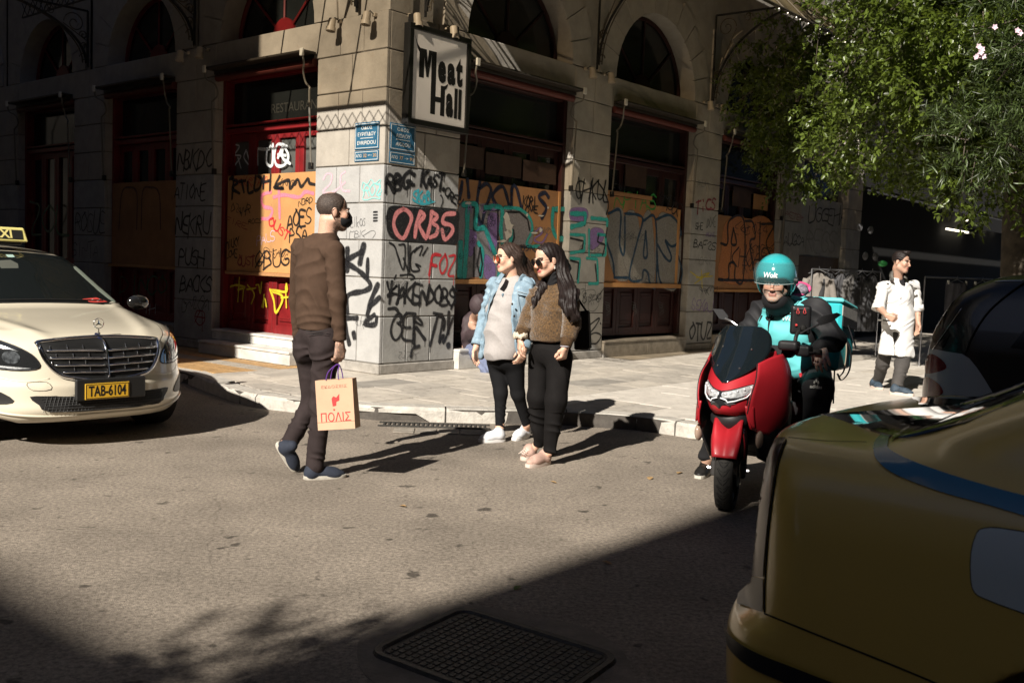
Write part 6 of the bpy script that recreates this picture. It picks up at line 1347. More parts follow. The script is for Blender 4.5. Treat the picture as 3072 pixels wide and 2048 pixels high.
    def line(s,name,uv,view,m,root,r=.002,off=.0,closed=False,sm=6,nn=6,mb=None,flat=None):
        P=catmull(uv,sm,closed=closed) if sm else np.asarray(uv,float)
        if closed: P=np.vstack([P,P[:1]])
        A_,d=s.pts(P,view); X,N=s.hit(A_,d,off); X=s.w(X)
        if mb is not None: return mb.tube(X,r,nn)
        return MB().tube(X,r,nn).build(name,m,root,smooth=True)
    def band(s,name,uvA,uvB,view,m,root,off=.003,sm=6,cols=5):
        a=catmull(uvA,sm); b_=catmull(uvB,sm); n=min(len(a),len(b_)); G=np.array([[a[i]*(1-t)+b_[i]*t for i in range(n)] for t in np.linspace(0,1,cols)])
        U=G.reshape(-1,2); B0=np.tile(G[0],(cols,1)); A_,d=s.pts(U,view); X,N=s.hit(A_,d,off)
        for _ in range(14):
            bad=~s.ok
            if not bad.any(): break
            U[bad]=B0[bad]+(U[bad]-B0[bad])*.92; A_,d=s.pts(U,view); X,N=s.hit(A_,d,off)
        G=s.w(X).reshape(cols,n,3)
        return MB().grid(G).build(name,m,root,smooth=True)
rubber=mat('tyre_rubber',(.035,.033,.030),.85,n=.3,ns=20,bump=.3,bs=80); alloy=mat('alloy',(.35,.35,.36),.3,.9); chrome=mat('chrome',(.80,.80,.82),.06,1.); blackp=mat('black_plastic',(.014,.014,.014),.45,bump=.1,bs=200)
carglass=mat('car_glass',(.008,.010,.010),.04,spec=.7,coat=.5)
lampg=mat('lamp_glass',(.10,.11,.12),.05,spec=.8,coat=1.,n=.85,ns=28); lampc=mat('lamp_clear',(.75,.78,.80),.12,.3,n=.55,ns=60,coat=1.)
def wheel(car,root,x,y,r,w):
    s_=1 if y>0 else -1; c=car.w([x,y,r]); ax=car.ey*s_
    o=MB().lathe([(r*.66,-w),(r*.9,-w),(r*.985,-w*.8),(r,-w*.5),(r,-.02),(r*.985,0.),(r*.93,.012),(r*.68,.008),(r*.66,0)],c,ax,40).build('wheel',rubber,root,angle=40)
    MB().lathe([(r*.67,-w),(r*.67,.004),(r*.62,.0),(r*.60,-.03),(.0,-.05)],c,ax,32).build('rim',alloy,o,angle=40)
    mb=MB(); _,a,b_=frame(ax)
    for k in range(7):
        t=2*math.pi*k/7; d=a*math.cos(t)+b_*math.sin(t); mb.hexa([c+ax*-.03+d*.03+np.cross(ax,d)*.022*q for q in(-1,1)]+[c+ax*-.03+d*r*.62+np.cross(ax,d)*.016*q for q in(1,-1)]+[c+ax*-.004+d*.03+np.cross(ax,d)*.018*q for q in(-1,1)]+[c+ax*-.004+d*r*.62+np.cross(ax,d)*.012*q for q in(1,-1)])
    mb.build('spokes',alloy,o)
# ---------------------------------------------------------------- cream taxi
zh=curve([(-4.9,.86),(-4.75,.99),(-4.2,1.05),(-3.4,1.02),(-1.5,1.0),(-1.2,.975),(-.8,.925),(-.45,.875),(-.22,.825),(-.12,.79),(-.06,.76),(.0,.70),(.1,.55)])
zr=curve([(-4.6,.9),(-4.25,1.05),(-3.6,1.35),(-3.2,1.43),(-2.7,1.468),(-2.3,1.45),(-2.0,1.40),(-1.6,1.20),(-1.15,.96),(-.95,.85)])
pz=curve([(.0,.20),(.18,.10),(.25,.03),(.34,.0),(.46,.0),(.52,.02),(.60,.035),(.70,.055),(.78,.10),(.85,.2),(1.2,.7)])
ys=curve([(0,.80),(.2,.885),(.4,.925),(.62,.93),(.80,.905),(.95,.85),(1.1,.74),(1.5,.5)])
def Ftaxi(x,y,z):
    ay=np.abs(y)
    crown=.030*(ay/.8)**2+.10*np.clip((ay-.62)/.3,0,1)**2-.018*np.exp(-((ay-(.34+.28*np.clip(-x,0,1.2)))/.07)**2)*(x>-1.4)
    top=z-(zh(x)-crown)
    front=(x+ .70*(ay/.93)**3.3+pz(z)-.012*np.exp(-((z-.30)/.05)**2))*.92
    side=(ay-ys(z)+.0*x)
    lo=smax(smax(top*.97,front,.07),side,.09); lo=smax(lo,(.205+.10*np.clip((ay-.55)/.3,0,1)*(x>-.6)-z),.04); lo=smax(lo,-(x+4.87)+.3*(ay/.93)**4*0,.12)
    gr=smax(z-(zr(x)-.05*(ay/.6)**2),ay-(.80-.46*(z-.95)),.10)*.85; gr=smax(gr,.7-z,.02)
    d=smin(lo,gr,.035)
    for wx in (-.86,-3.73): d=smax(d,-(np.maximum(np.sqrt((x-wx)**2+(z-.33)**2)-.375,.62-ay)),.012)
    return d
cream=mat('taxi_cream',(.66,.60,.475),.32,coat=1.,n=.05,ns=3)
hT=unit([.745,-.667,0]); T=Car(Ftaxi,[-2.93,7.19,-.015],hT); T.rear=-4.9
tx=thing('taxi',T.w([-2.4,0,0]),'cream taxi with a chrome grille and yellow number plate, facing the crossing','taxi')
T.mesh((-4.95,-1.0,.1),(.12,1.0,1.6),.022,'body',cream,tx)
for x_,y_ in ((-.86,.86),(-.86,-.86),(-3.73,.86),(-3.73,-.86)): wheel(T,tx,x_,y_,.325,.2)
MB().box(T.w([-2.3,0,.30]),(1.9,.60,.10),T.A).build('underbody',blackp,tx)
T.patch('windscreen',[(-.74,.99),(0,1.01),(.74,.99),(.66,1.16),(.56,1.33),(.50,1.375),(0,1.405),(-.50,1.375),(-.56,1.33),(-.66,1.16)],'front',carglass,tx,.005,10,3)
for sd,vw in ((1,'left'),(-1,'right')):
    T.patch('side_window',[(-1.45,.99),(-2.35,1.0),(-2.37,1.36),(-2.12,1.34),(-1.72,1.18)],vw,carglass,tx,.004,6,1); T.patch('side_window',[(-2.45,1.0),(-3.35,1.01),(-3.6,1.10),(-3.15,1.34),(-2.46,1.37)],vw,carglass,tx,.004,6,1)
    m_=T.w([-1.55,sd*.93,.99]); MB().ball(m_+T.ey*sd*.09,(.05,.105,.068),14,T.A).build('wing_mirror',mat('mirror_black',(.012,.012,.012),.15,coat=1),tx,smooth=True)
    T.line('door_gap',[(-1.35,.98),(-1.33,.6),(-1.40,.32)],vw,blackp,tx,.003,-.001)
    HL=[(.455,.605),(.475,.675),(.545,.735),(.64,.785),(.74,.825),(.82,.835),(.872,.785),(.892,.70),(.85,.64),(.70,.598),(.56,.585)]
    T.patch('headlight',[(sd*a,b_) for a,b_ in HL],'front',mat('lamp_black',(.016,.017,.018),.05,coat=1.,spec=.8),tx,.006,7,2)
    lp=tx.children[-1]
    T.line('lamp_rim',[(sd*a,b_) for a,b_ in HL],'front',blackp,tx,.0045,.003,True,3)
    for cx_,cz_,r_ in ((.60,.675,.045),(.71,.70,.055)): 
        T.patch('reflector',[(sd*(cx_+r_*math.cos(a)),cz_+r_*math.sin(a)) for a in np.linspace(0,2*math.pi,15)[:-1]],'front',lampg,tx,.009,4,0)
    T.patch('lamp_strip',[(sd*a,b_) for a,b_ in ((.50,.60),(.62,.612),(.76,.625),(.83,.66),(.82,.645),(.72,.605),(.58,.594))],'front',lampc,tx,.010,4,1)
    T.patch('lamp_strip',[(sd*a,b_) for a,b_ in ((.56,.715),(.66,.765),(.70,.785),(.70,.775),(.62,.735))],'front',lampc,tx,.010,3,1)
    T.patch('fog_intake',[(sd*a,b_) for a,b_ in ((.60,.375),(.66,.43),(.76,.468),(.85,.475),(.865,.44),(.83,.385),(.73,.350),(.64,.350))],'front',blackp,tx,.005,5,2)
    T.line('bumper_crease',[(sd*a,b_) for a,b_ in ((.40,.53),(.50,.51),(.60,.515),(.74,.56),(.86,.60))],'front',cream,tx,.005,-.002)
    T.line('bonnet_gap',[(sd*a,b_) for a,b_ in ((-.15,.47),(-.35,.60),(-.75,.68),(-1.25,.735))],'top',mat('gap_dark',(.05,.045,.035),.8),tx,.0028,-.001)
    T.line('lip_edge',[(sd*a,b_) for a,b_ in ((0,.262),(.4,.262),(.60,.275),(.72,.30),(.84,.315))],'front',cream,tx,.010,.0)
GRL=[(-.435,.745),(-.40,.775),(0,.795),(.40,.775),(.435,.745),(.41,.66),(.35,.575),(.26,.535),(0,.505),(-.26,.535),(-.35,.575),(-.41,.66)]
g_=T.patch('grille',GRL,'front',mat('grille_void',(.006,.006,.006),.6),tx,.006,5,3)
T.line('grille_surround',[(a*1.02,.65+(b_-.65)*1.05) for a,b_ in GRL],'front',chrome,g_,.015,.008,True,4,10)
def gw(z): return np.interp(z,[.505,.535,.575,.66,.745,.78],[.02,.27,.35,.41,.435,.38])
for z_ in (.565,.615,.665,.715): 
    w_2=gw(z_)-.012
    for q in (-1,1): T.line('grille_slat',[(q*.012,z_-.006),(q*w_2*.5,z_),(q*w_2,z_+.004)],'front',chrome,g_,.0085,.014,False,5,6)
T.line('grille_bar',[(0,.51),(0,.65),(0,.79)],'front',chrome,g_,.009,.018,False,5)
for q in(-1,1):
    for a in (.13,.24,.35):
        for z_ in (.59,.64,.69,.74):
            if a<gw(z_)-.03: T.line('grille_pin',[(q*(a+(.0 if z_ in (.59,.69) else .03)),z_-.018),(q*(a+(.0 if z_ in (.59,.69) else .03)),z_+.012)],'front',chrome,g_,.0025,.012,False,0,4)
b_=T.patch('roundel',[(.024*math.cos(a),.806+.017*math.sin(a)) for a in np.linspace(0,6.283,17)[:-1]],'front',mat('roundel_blue',(.02,.03,.10),.3,.5),tx,.012,3,0)
T.patch('lower_intake',[(-.52,.405),(-.40,.408),(0,.412),(.40,.408),(.52,.405),(.47,.345),(.40,.295),(0,.288),(-.40,.295),(-.47,.345)],'front',blackp,tx,.005,5,2)
li=MB()
for z_ in (.30,.318,.336,.354,.372,.39): T.line('',[( -.46+.5*(.40-z_),z_),(0,z_),(.46-.5*(.40-z_),z_)],'front',None,None,.0028,.008,False,3,4,mb=li)
for k in range(-18,19): T.line('',[(k*.024-.012,.297),(k*.024+.012,.40)],'front',None,None,.0022,.008,False,0,4,mb=li)
li.build('intake_mesh',mat('mesh_dark',(.035,.035,.035),.6),tx)
T.patch('tow_cover',[(-.53,.50),(-.42,.505),(-.40,.455),(-.505,.45)],'front',cream,tx,.0025,3,0); T.line('tow_gap',[(-.53,.50),(-.42,.505),(-.40,.455),(-.505,.45)],'front',mat('gap_dark',(0,0,0)),tx,.0018,.002,True,3)
c_=T.w([.035,.0,.435]); tl=T.A*[[1],[1],[1]]
pb=thing('number_plate',c_,'yellow taxi number plate lettered TAB-6104','number plate') if False else None
MB().box(T.w([.018,0.005,.445]),(.016,.262,.078),T.A,.008).build('plate_holder',blackp,tx)
p_=MB().box(T.w([.037,-.03,.432]),(.003,.165,.057),T.A,.002).build('number_plate',mat('plate_yellow',(.72,.42,.03),.45),tx)
mb=MB(); put_text(mb,'TAB-6104',T.w([.0412,-.03,.430]),-T.ey*-1,ZU,.105,bold=.0022,sx=.64); 
for (y0,z0,hy_,hz_) in ((-.03,.482,.158,.0018),(-.03,.382,.158,.0018),(.128,.432,.0018,.05),(-.188,.432,.0018,.05)): mb.box(T.w([.0405,y0,z0]),(.0006,hy_,hz_),T.A)
mb.build('plate_lettering',ink2 if 'ink2' in globals() else mat('ink_plain',(.01,.01,.01),.5),p_)
# bonnet star
cs=T.w([-.17,0,.905]); st_=MB().tube([cs+T.ey*.037*math.cos(a)+ZU*.037*math.sin(a) for a in np.linspace(0,2*math.pi,29)],.0032,6)
for a in (90,210,330): st_.add([cs+T.ey*.036*math.cos(R(a))+ZU*.036*math.sin(R(a)),cs+T.ey*.007*math.cos(R(a+90))+ZU*.007*math.sin(R(a+90)),cs+T.ex*.004,cs+T.ey*.007*math.cos(R(a-90))+ZU*.007*math.sin(R(a-90)),cs-T.ex*.004],[(0,1,2),(0,2,3),(0,3,4),(0,4,1)])
st_.tube([cs-ZU*.036,cs-ZU*.066],.005,6).ball(cs-ZU*.070,(.018,.014,.006),10,T.A); st_.build('bonnet_star',chrome,tx,angle=35)
# things behind and on the windscreen
T.patch('permit_card',[(.40,1.025),(.545,1.035),(.62,1.0),(.47,.995)],'front',mat('card_red',(.50,.05,.04),.5),tx,.007,2,0); T.line('card_tick',[(.485,1.020),(.53,1.005),(.565,1.022)],'front',mat('plate_white',(0,0,0)),tx,.0025,.008,False,0)
T.patch('screen_sticker',[(.015,1.372),(.075,1.374),(.075,1.355),(.015,1.353)],'front',mat('sticker_pale',(.35,.50,.45),.5),tx,.007,2,0)
T.patch('pillar_trim',[(.575,1.29),(.60,1.27),(.66,1.13),(.715,1.02),(.70,1.00),(.655,1.03),(.60,1.15),(.55,1.27)],'front',mat('trim_sage',(.17,.20,.16),.7),tx,.0065,3,2)
T.patch('rear_view_mirror',[(-.11,1.32),(.02,1.33),(.06,1.30),(.04,1.265),(-.10,1.26)],'front',mat('mirror_grey',(.10,.105,.09),.3),tx,.0065,3,1)
T.line('wiper',[(-.60,1.005),(0,1.02),(.58,1.01)],'front',blackp,tx,.008,.008)
T.line('screen_seal',[(-.75,.985),(0,1.005),(.75,.985)],'front',blackp,tx,.008,.003)
sg=MB().hexa([T.w(p) for p in ((-2.02,-.25,1.49),(-2.02,.25,1.49),(-2.22,.25,1.49),(-2.22,-.25,1.49),(-2.07,-.23,1.615),(-2.07,.23,1.615),(-2.17,.23,1.615),(-2.17,-.23,1.615))],.012).build('roof_sign',mat('sign_yellow',(.70,.62,.22),.35),tx)
fx_=unit(np.cross(T.ey,unit(T.w([-2.07,0,1.615])-T.w([-2.02,0,1.49]))));
upv=unit(T.w([-2.07,0,1.615])-T.w([-2.02,0,1.49])); cc=T.w([-2.045,0,1.552]); fx_=T.ex*.93+ZU*.37; fx_=unit(fx_-upv*(fx_@upv))
MB().box(cc+fx_*.002,(.205,.043,.002),(T.ey,upv,fx_),.001).build('sign_panel',mat('panel_black',(.02,.02,.018),.4),sg)
mb=MB(); put_text(mb,'TAXI',cc+fx_*.0055,T.ey,upv,.105,bold=.003,sx=1.02); mb.build('sign_lettering',mat('letter_yellow',(.75,.66,.25),.4),sg)
MB().box(T.w([-2.12,0,1.478]),(.07,.2,.016),T.A,.005).build('sign_foot',blackp,sg)
# ---------------------------------------------------------------- ochre taxi, tail towards the crossing
za=curve([(-.1,1.0),(.0,1.02),(.06,1.03),(.2,1.035),(.5,1.03),(1.2,1.0),(3.2,.98),(4.1,.86),(4.45,.72),(4.6,.55)])
zg=curve([(.1,.90),(.28,1.015),(.45,1.10),(.62,1.19),(.9,1.31),(1.3,1.415),(1.8,1.455),(2.5,1.44),(3.1,1.15),(3.5,.93)])
yb=curve([(.1,.78),(.25,.845),(.45,.878),(.60,.885),(.80,.872),(.92,.838),(1.0,.79),(1.1,.72)])
xr=curve([(.0,.10),(.2,.0),(.34,-.085),(.46,-.088),(.52,-.070),(.57,-.025),(.61,-.018),(.8,-.008),(.95,.01),(1.05,.04)])
def Fyel(x,y,z):
    ay=np.abs(y)
    top=z-(za(x)-.025*(ay/.8)**2-.02*np.clip((ay-.6)/.25,0,1)**2)
    rear=-(x-xr(z)-.22*np.clip(ay/.88,0,1.2)**5.0)*.9
    side=ay-yb(z)+.05*np.clip((x-3.6)/.9,0,1)**2+.012*np.exp(-((z-.80)/.02)**2)*0
    lo=smax(smax(top*.97,rear,.035),side,.05); lo=smax(lo,.2-z,.05); lo=smax(lo,x-4.5+.5*(ay/.88)**3,.1)
    gr=smax(z-(zg(x)-.05*(ay/.6)**2),ay-(.775-.40*(z-.95)),.12)*.85; gr=smax(gr,.95-z,.02); gr=smax(gr,.12-x,.05)
    d=smin(lo,gr,.05)
    for wx in (.98,3.55): d=smax(d,-(np.maximum(np.sqrt((x-wx)**2+(z-.32)**2)-.36,.6-ay)),.012)
    return d
och_=mat('taxi_ochre',(.86,.58,.12),.36,coat=1.,n=.04,ns=2)
och_.node_tree.nodes['Principled BSDF'].inputs['Coat Roughness'].default_value=.16
Y=Car(Fyel,[1.11,3.19,0],[.74,-.67]); Y.rear=0
ty_=thing('taxi',Y.w([2.2,0,0]),'ochre yellow taxi close in the foreground with a blue stripe and dark tail lamp','taxi')
Y.mesh((-.15,-1.0,.12),(4.65,1.0,1.6),.024,'body',och_,ty_)
for x_,y_ in ((.98,.83),(.98,-.83),(3.55,.83),(3.55,-.83)): wheel(Y,ty_,x_,y_,.31,.19)
PX=lambda L_,sc=2352/3072.:[(a/sc,b_/sc) for a,b_ in L_]
gapm=mat('gap_black',(.006,.006,.005),.9)
Y.band('tail_lamp',PX([(1806,1008),(1788,1062),(1775,1140),(1766,1210),(1759,1290),(1757,1325)]),PX([(1785,1008),(1768,1050),(1752,1100),(1722,1175),(1700,1245),(1698,1318)]),'px',mat('lamp_smoked',(.020,.006,.007),.3,coat=.15,spec=.3),ty_,.006,6,12)
Y.band('reversing_lamp',PX([(1757,1328),(1757,1368),(1756,1405)]),PX([(1698,1320),(1698,1360),(1696,1388)]),'px',mat('lamp_milky',(.45,.41,.30),.5,coat=.1),ty_,.006,6,10)
Y.line('panel_gap',PX([(1806,1010),(1786,1080),(1768,1210),(1759,1330),(1757,1408)]),'px',gapm,ty_,.0022,.001)
Y.line('panel_gap',PX([(1757,1408),(1900,1466),(2060,1530),(2160,1572)]),'px',gapm,ty_,.0022,.001)
Y.line('panel_gap',PX([(1812,1004),(1900,1012),(1990,1014)]),'px',gapm,ty_,.0016,-.0005)
Y.band('bumper_strip',PX([(1668,1418),(1680,1455),(1730,1490),(1830,1530),(1960,1580)]),PX([(1672,1450),(1684,1490),(1730,1530),(1800,1562),(1900,1610)]),'px',blackp,ty_,.010)
blus=mat('stripe_blue',(.02,.17,.30),.2,coat=1.)
Y.band('blue_stripe',PX([(2026,996),(2010,1015),(2006,1035),(2018,1062),(2060,1092),(2160,1130),(2270,1160),(2370,1190)]),PX([(2068,984),(2046,1000),(2040,1018),(2044,1034),(2090,1058),(2180,1090),(2280,1120),(2370,1144)]),'px',blus,ty_,.004,8)
Y.band('rear_screen',PX([(2062,986),(2090,972),(2200,930),(2300,897),(2370,872)]),PX([(2046,1014),(2080,998),(2200,950),(2300,910),(2370,884)]),'px',carglass,ty_,.004,6)
Y.patch('rear_window',[(-.62,1.03),(0,1.035),(.62,1.03),(.58,1.18),(.50,1.37),(0,1.39),(-.50,1.37),(-.58,1.18)],'rear',carglass,ty_,.003,6,2)
for sd,vw in ((1,'left'),(-1,'right')): Y.patch('side_window',[(1.15,1.02),(1.95,1.02),(1.95,1.38),(1.45,1.34)],vw,carglass,ty_,.003,5,1); Y.patch('side_window',[(2.02,1.02),(2.95,1.02),(2.75,1.2),(2.4,1.37),(2.02,1.38)],vw,carglass,ty_,.003,5,1)
FD=PX([(2245,1225),(2262,1214),(2300,1214),(2400,1232),(2440,1250),(2450,1300),(2440,1400),(2400,1418),(2330,1398),(2262,1372),(2240,1358),(2232,1330),(2232,1270)])
Y.patch('fuel_flap',FD,'px',mat('flap_grey',(.74,.82,.80),.35,coat=.6),ty_,.004,5,2); Y.line('flap_gap',FD,'px',gapm,ty_,.0028,.001,True,3)
Y.patch('windscreen',[(-.55,1.0),(.55,1.0),(.5,1.36),(-.5,1.36)],'front',carglass,ty_,.003,4,1) if False else None
tint=mat('tinted_glass',(.006,.007,.007),.22,spec=.25)
# ---------------------------------------------------------------- small grey car on the right
sa=curve([(-.1,.85),(.0,1.02),(.12,1.22),(.30,1.42),(.5,1.50),(.9,1.52),(1.5,1.50),(1.75,1.38),(2.1,1.05),(2.5,.80),(2.62,.5)])
def Fsm(x,y,z):
    ay=np.abs(y); top=(z-(sa(x)-.06*(ay/.7)**2))*.8; rear=-(x-.30*np.clip(ay/.75,0,1.2)**4-.05*np.abs(z-.6)**2*2)*.9
    side=ay-(.755-.02*np.abs(z-.6)-.30*np.clip(z-.98,0,1)**1.2)
    d=smax(smax(top,rear,.12),side,.12); d=smax(d,.22-z,.05); d=smax(d,x-2.55+.5*(ay/.75)**3,.1)
    for wx in (.36,2.15): d=smax(d,-(np.maximum(np.sqrt((x-wx)**2+(z-.29)**2)-.33,.5-ay)),.012)
    return d
Ssm=Car(Fsm,[3.14,7.30,0],[.80,-.60]); Ssm.rear=0
sm_=thing('parked_car',Ssm.w([1.2,0,0]),'small grey two-seater car with black glass hatch and teardrop red tail lamps','car')
Ssm.mesh((-.12,-.9,.15),(2.75,.9,1.62),.024,'body',mat('cell_black',(.008,.008,.009),.3,coat=.4),sm_)
for x_,y_ in ((.36,.70),(.36,-.70),(2.15,.70),(2.15,-.70)): wheel(Ssm,sm_,x_,y_,.28,.16)
S3=lambda L_:[(2740+a/3.563,780+b_/3.563) for a,b_ in L_]
Ssm.patch('side_panel',S3([(190,950),(240,952),(330,972),(430,988),(520,1002),(600,1050),(680,1150),(760,1270),(850,1420),(870,1560),(500,1600),(70,1600),(70,1500),(95,1380),(118,1230),(132,1140),(150,1060)]),'px',mat('car_grey',(.40,.45,.48),.5,coat=.3),sm_,.008,20,1,c=(2740+400/3.563,780+1300/3.563))
Ssm.patch('side_window',[(.62,1.03),(1.5,.98),(1.56,1.34),(1.2,1.42),(.82,1.38)],'right',mat('tinted_glass',(0,0,0)),sm_,.006,12,1)
Ssm.patch('rear_screen',[(-.66,.99),(0,1.0),(.66,.99),(.60,1.2),(.50,1.36),(.3,1.43),(-.3,1.43),(-.50,1.36),(-.60,1.2)],'rear',tint,sm_,.006,14,2)
Ssm.patch('tail_lamp',S3([(190,1005),(240,1015),(310,1060),(362,1125),(350,1165),(290,1190),(210,1210),(150,1210),(138,1150),(145,1070)]),'px',mat('lamp_red',(.17,.004,.010),.2,coat=.1),sm_,.010,4,2)
Ssm.patch('tail_lamp',S3([(150,1250),(210,1270),(290,1330),(325,1395),(310,1430),(250,1460),(160,1472),(110,1460),(98,1380),(110,1300)]),'px',mat('lamp_red',(0,0,0)),sm_,.010,4,2)
Ssm.line('panel_gap',S3([(440,1525),(422,1460),(430,1390),(470,1335),(540,1308),(620,1312),(690,1360),(725,1440)]),'px',gapm,sm_,.005,.001)
Ssm.patch('flap_latch',S3([(430,1395),(460,1405),(490,1435),(460,1445),(428,1440)]),'px',mat('car_grey',(0,0,0)),sm_,.014,3,1)
Ssm.line('hatch_edge',S3([(215,955),(300,840),(400,690),(520,520)]),'px',chrome,sm_,.003,.006); Ssm.line('roof_edge',S3([(870,235),(1000,228),(1180,225)]),'px',chrome,sm_,.003,.004)
Ssm.line('window_gap',S3([(560,1000),(640,800),(800,560),(1000,380),(1183,250)]),'px',mat('gap_black',(0,0,0)),sm_,.006,.006)
# ---------------------------------------------------------------- red scooter
class Fr:
    def __init__(s,o,h): s.o=np.asarray(o,float); s.ex=unit([h[0],h[1],0]); s.ey=np.array([-s.ex[1],s.ex[0],0.]); s.A=np.array([s.ex,s.ey,ZU]); s.k=1.
    def w(s,P): return s.o+(np.asarray(P,float)*[1,s.k,1])@s.A
    def l(s,P): return (np.asarray(P,float)-s.o)@s.A.T
Q=Fr([1.345,5.965,0],[-.56,-.83]); Q.k=.86
sc_=thing('scooter',Q.w([-.7,0,0]),'red maxi scooter with smoked windscreen and twin headlights, rider seated on it','scooter')
scr_=mat('scooter_red',(.36,.014,.022),.45,coat=.12,n=.15,ns=5); blp=mat('black_matt',(.012,.012,.013),.5); scrn=mat('smoked_screen',(.006,.009,.011),.05,coat=1.,spec=.8)
def sheet(pts,name,m,parent,th=.006,n=4,fr=None,sub=0):
    fr=fr or Q; G=np.array(pts,float); G=np.array([catmull(r,n) for r in G]); G=np.array([catmull(G[:,j],n) for j in range(G.shape[1])]).transpose(1,0,2)
    return MB().grid(fr.w(G)).build(name,m,parent,smooth=True,solid=th)
# nose cowl as a lofted shell: levels (z, front x, back x, half width)
lv=np.array([(.585,.10,-.10,.07),(.60,.16,-.10,.125),(.64,.195,-.12,.175),(.70,.19,-.15,.215),(.77,.145,-.17,.235),(.84,.085,-.2,.24),(.91,.02,-.22,.225),(.97,-.04,-.24,.20)])
zz=np.linspace(.585,.97,30); lvi=np.stack([zz]+[curve(list(zip(lv[:,0],lv[:,k])))(zz) for k in (1,2,3)],1)
def cowl(y,z,off=0.):
    xf,xb,w_=[np.interp(z,lvi[:,0],lvi[:,k]) for k in (1,2,3)]; t=np.clip(np.abs(y)/w_,0,.999); x=xb+(xf-xb)*(1-t**2.0)**.62
    return np.array([x+off,y,z])
G=[]
for z,xf,xb,w_ in lvi:
    G.append([[xb+(xf-xb)*max(0,(1-abs(t)**2.0))**.62,w_*t,z+.010*math.cos(t*3.1)*(z<.66)] for t in np.sin(np.linspace(-math.pi/2,math.pi/2,41))])
MB().grid(Q.w(np.array(G))).build('nose_cowl',scr_,sc_,smooth=True,solid=.008)
MB().ball(Q.w([.03,0,.70]),(.10,.16,.11),16,Q.A).build('nose_inner',blp,sc_,smooth=True)
def cpatch(uv,name,m,off=.005,parent=None,rings=5,sm=2):
    P=catmull(uv,sm,closed=True) if sm else np.array(uv,float); c0=P.mean(0); n=len(P); T=np.linspace(1,0,rings+1)[:-1]; U=np.vstack([c0+(P-c0)*t for t in T]+[c0[None]])
    V=[Q.w(cowl(y,z,off*(1 if k>=n else .55))) for k,(y,z) in enumerate(U)]; b0=len(V); V+=[Q.w(cowl(y,z,-.01)) for y,z in P]
    Fc=[(k*n+i,k*n+(i+1)%n,(k+1)*n+(i+1)%n,(k+1)*n+i) for k in range(rings-1) for i in range(n)]+[((rings-1)*n+i,(rings-1)*n+(i+1)%n,rings*n) for i in range(n)]+[(i,(i+1)%n,b0+(i+1)%n,b0+i) for i in range(n)]
    return raw(name,V,Fc,m,parent or sc_,smooth=False)
hl=cpatch([(0,.742),(.06,.752),(.13,.775),(.195,.795),(.20,.775),(.175,.72),(.14,.675),(.07,.650),(0,.640),(-.07,.650),(-.14,.675),(-.175,.72),(-.20,.775),(-.195,.795),(-.13,.775),(-.06,.752)],'headlight',mat('lamp_black',(0,0,0)),.012,sm=1)
for q in (-1,1):
    cpatch([(q*a,b_) for a,b_ in ((.012,.735),(.07,.748),(.13,.768),(.178,.783),(.172,.755),(.145,.722),(.10,.703),(.05,.700),(.015,.708))],'lens',lampc,.020,hl,5,2)
    MB().tube([Q.w(cowl(q*a,b_,.026)) for a,b_ in ((.012,.704),(.05,.694),(.06,.680),(.10,.688),(.15,.708),(.178,.752))],.0045,6).build('light_blade',mat('blade_white',(.75,.78,.8),.2),hl)
    cpatch([(q*a,b_) for a,b_ in ((.03,.672),(.05,.682),(.09,.682),(.10,.668),(.06,.655))],'low_lens',lampg,.018,hl,3,1)
    for k in range(5): MB().ball(Q.w(cowl(q*(.035+k*.032),.724+k*.010,.019)),(.008,.012,.010),8,Q.A).build('reflector',lampc,hl,smooth=True)
# windscreen
rows=[(.79,.012,.125),(.84,.105,.085),(.90,.175,.04),(.97,.212,-.015),(1.04,.205,-.07),(1.09,.175,-.105),(1.12,.125,-.125)]
sheet([[(xc-.10*(abs(t)*w_/.21)**2+.02,w_*t,z-.004*abs(t)) for t in (-1,-.6,-.2,.2,.6,1)] for z,w_,xc in rows],'windscreen',scrn,sc_,.005,4)
sheet([[(xc-.10*(abs(t)*w_*.9/.21)**2-.035,w_*.86*t,z-.01) for t in (-1,-.4,.4,1)] for z,w_,xc in rows[1:5]],'screen_backing',blp,sc_,.01,3)
for y_,z_ in ((-.10,.99),(.11,.985),(-.09,.88),(.075,.875)):
    x_=np.interp(z_,[r[0] for r in rows],[r[2] for r in rows])-.10*(y_/.21)**2+.026; MB().ball(Q.w([x_,y_,z_]),(.004,.006,.006),8,Q.A).build('screen_bolt',chrome,sc_)
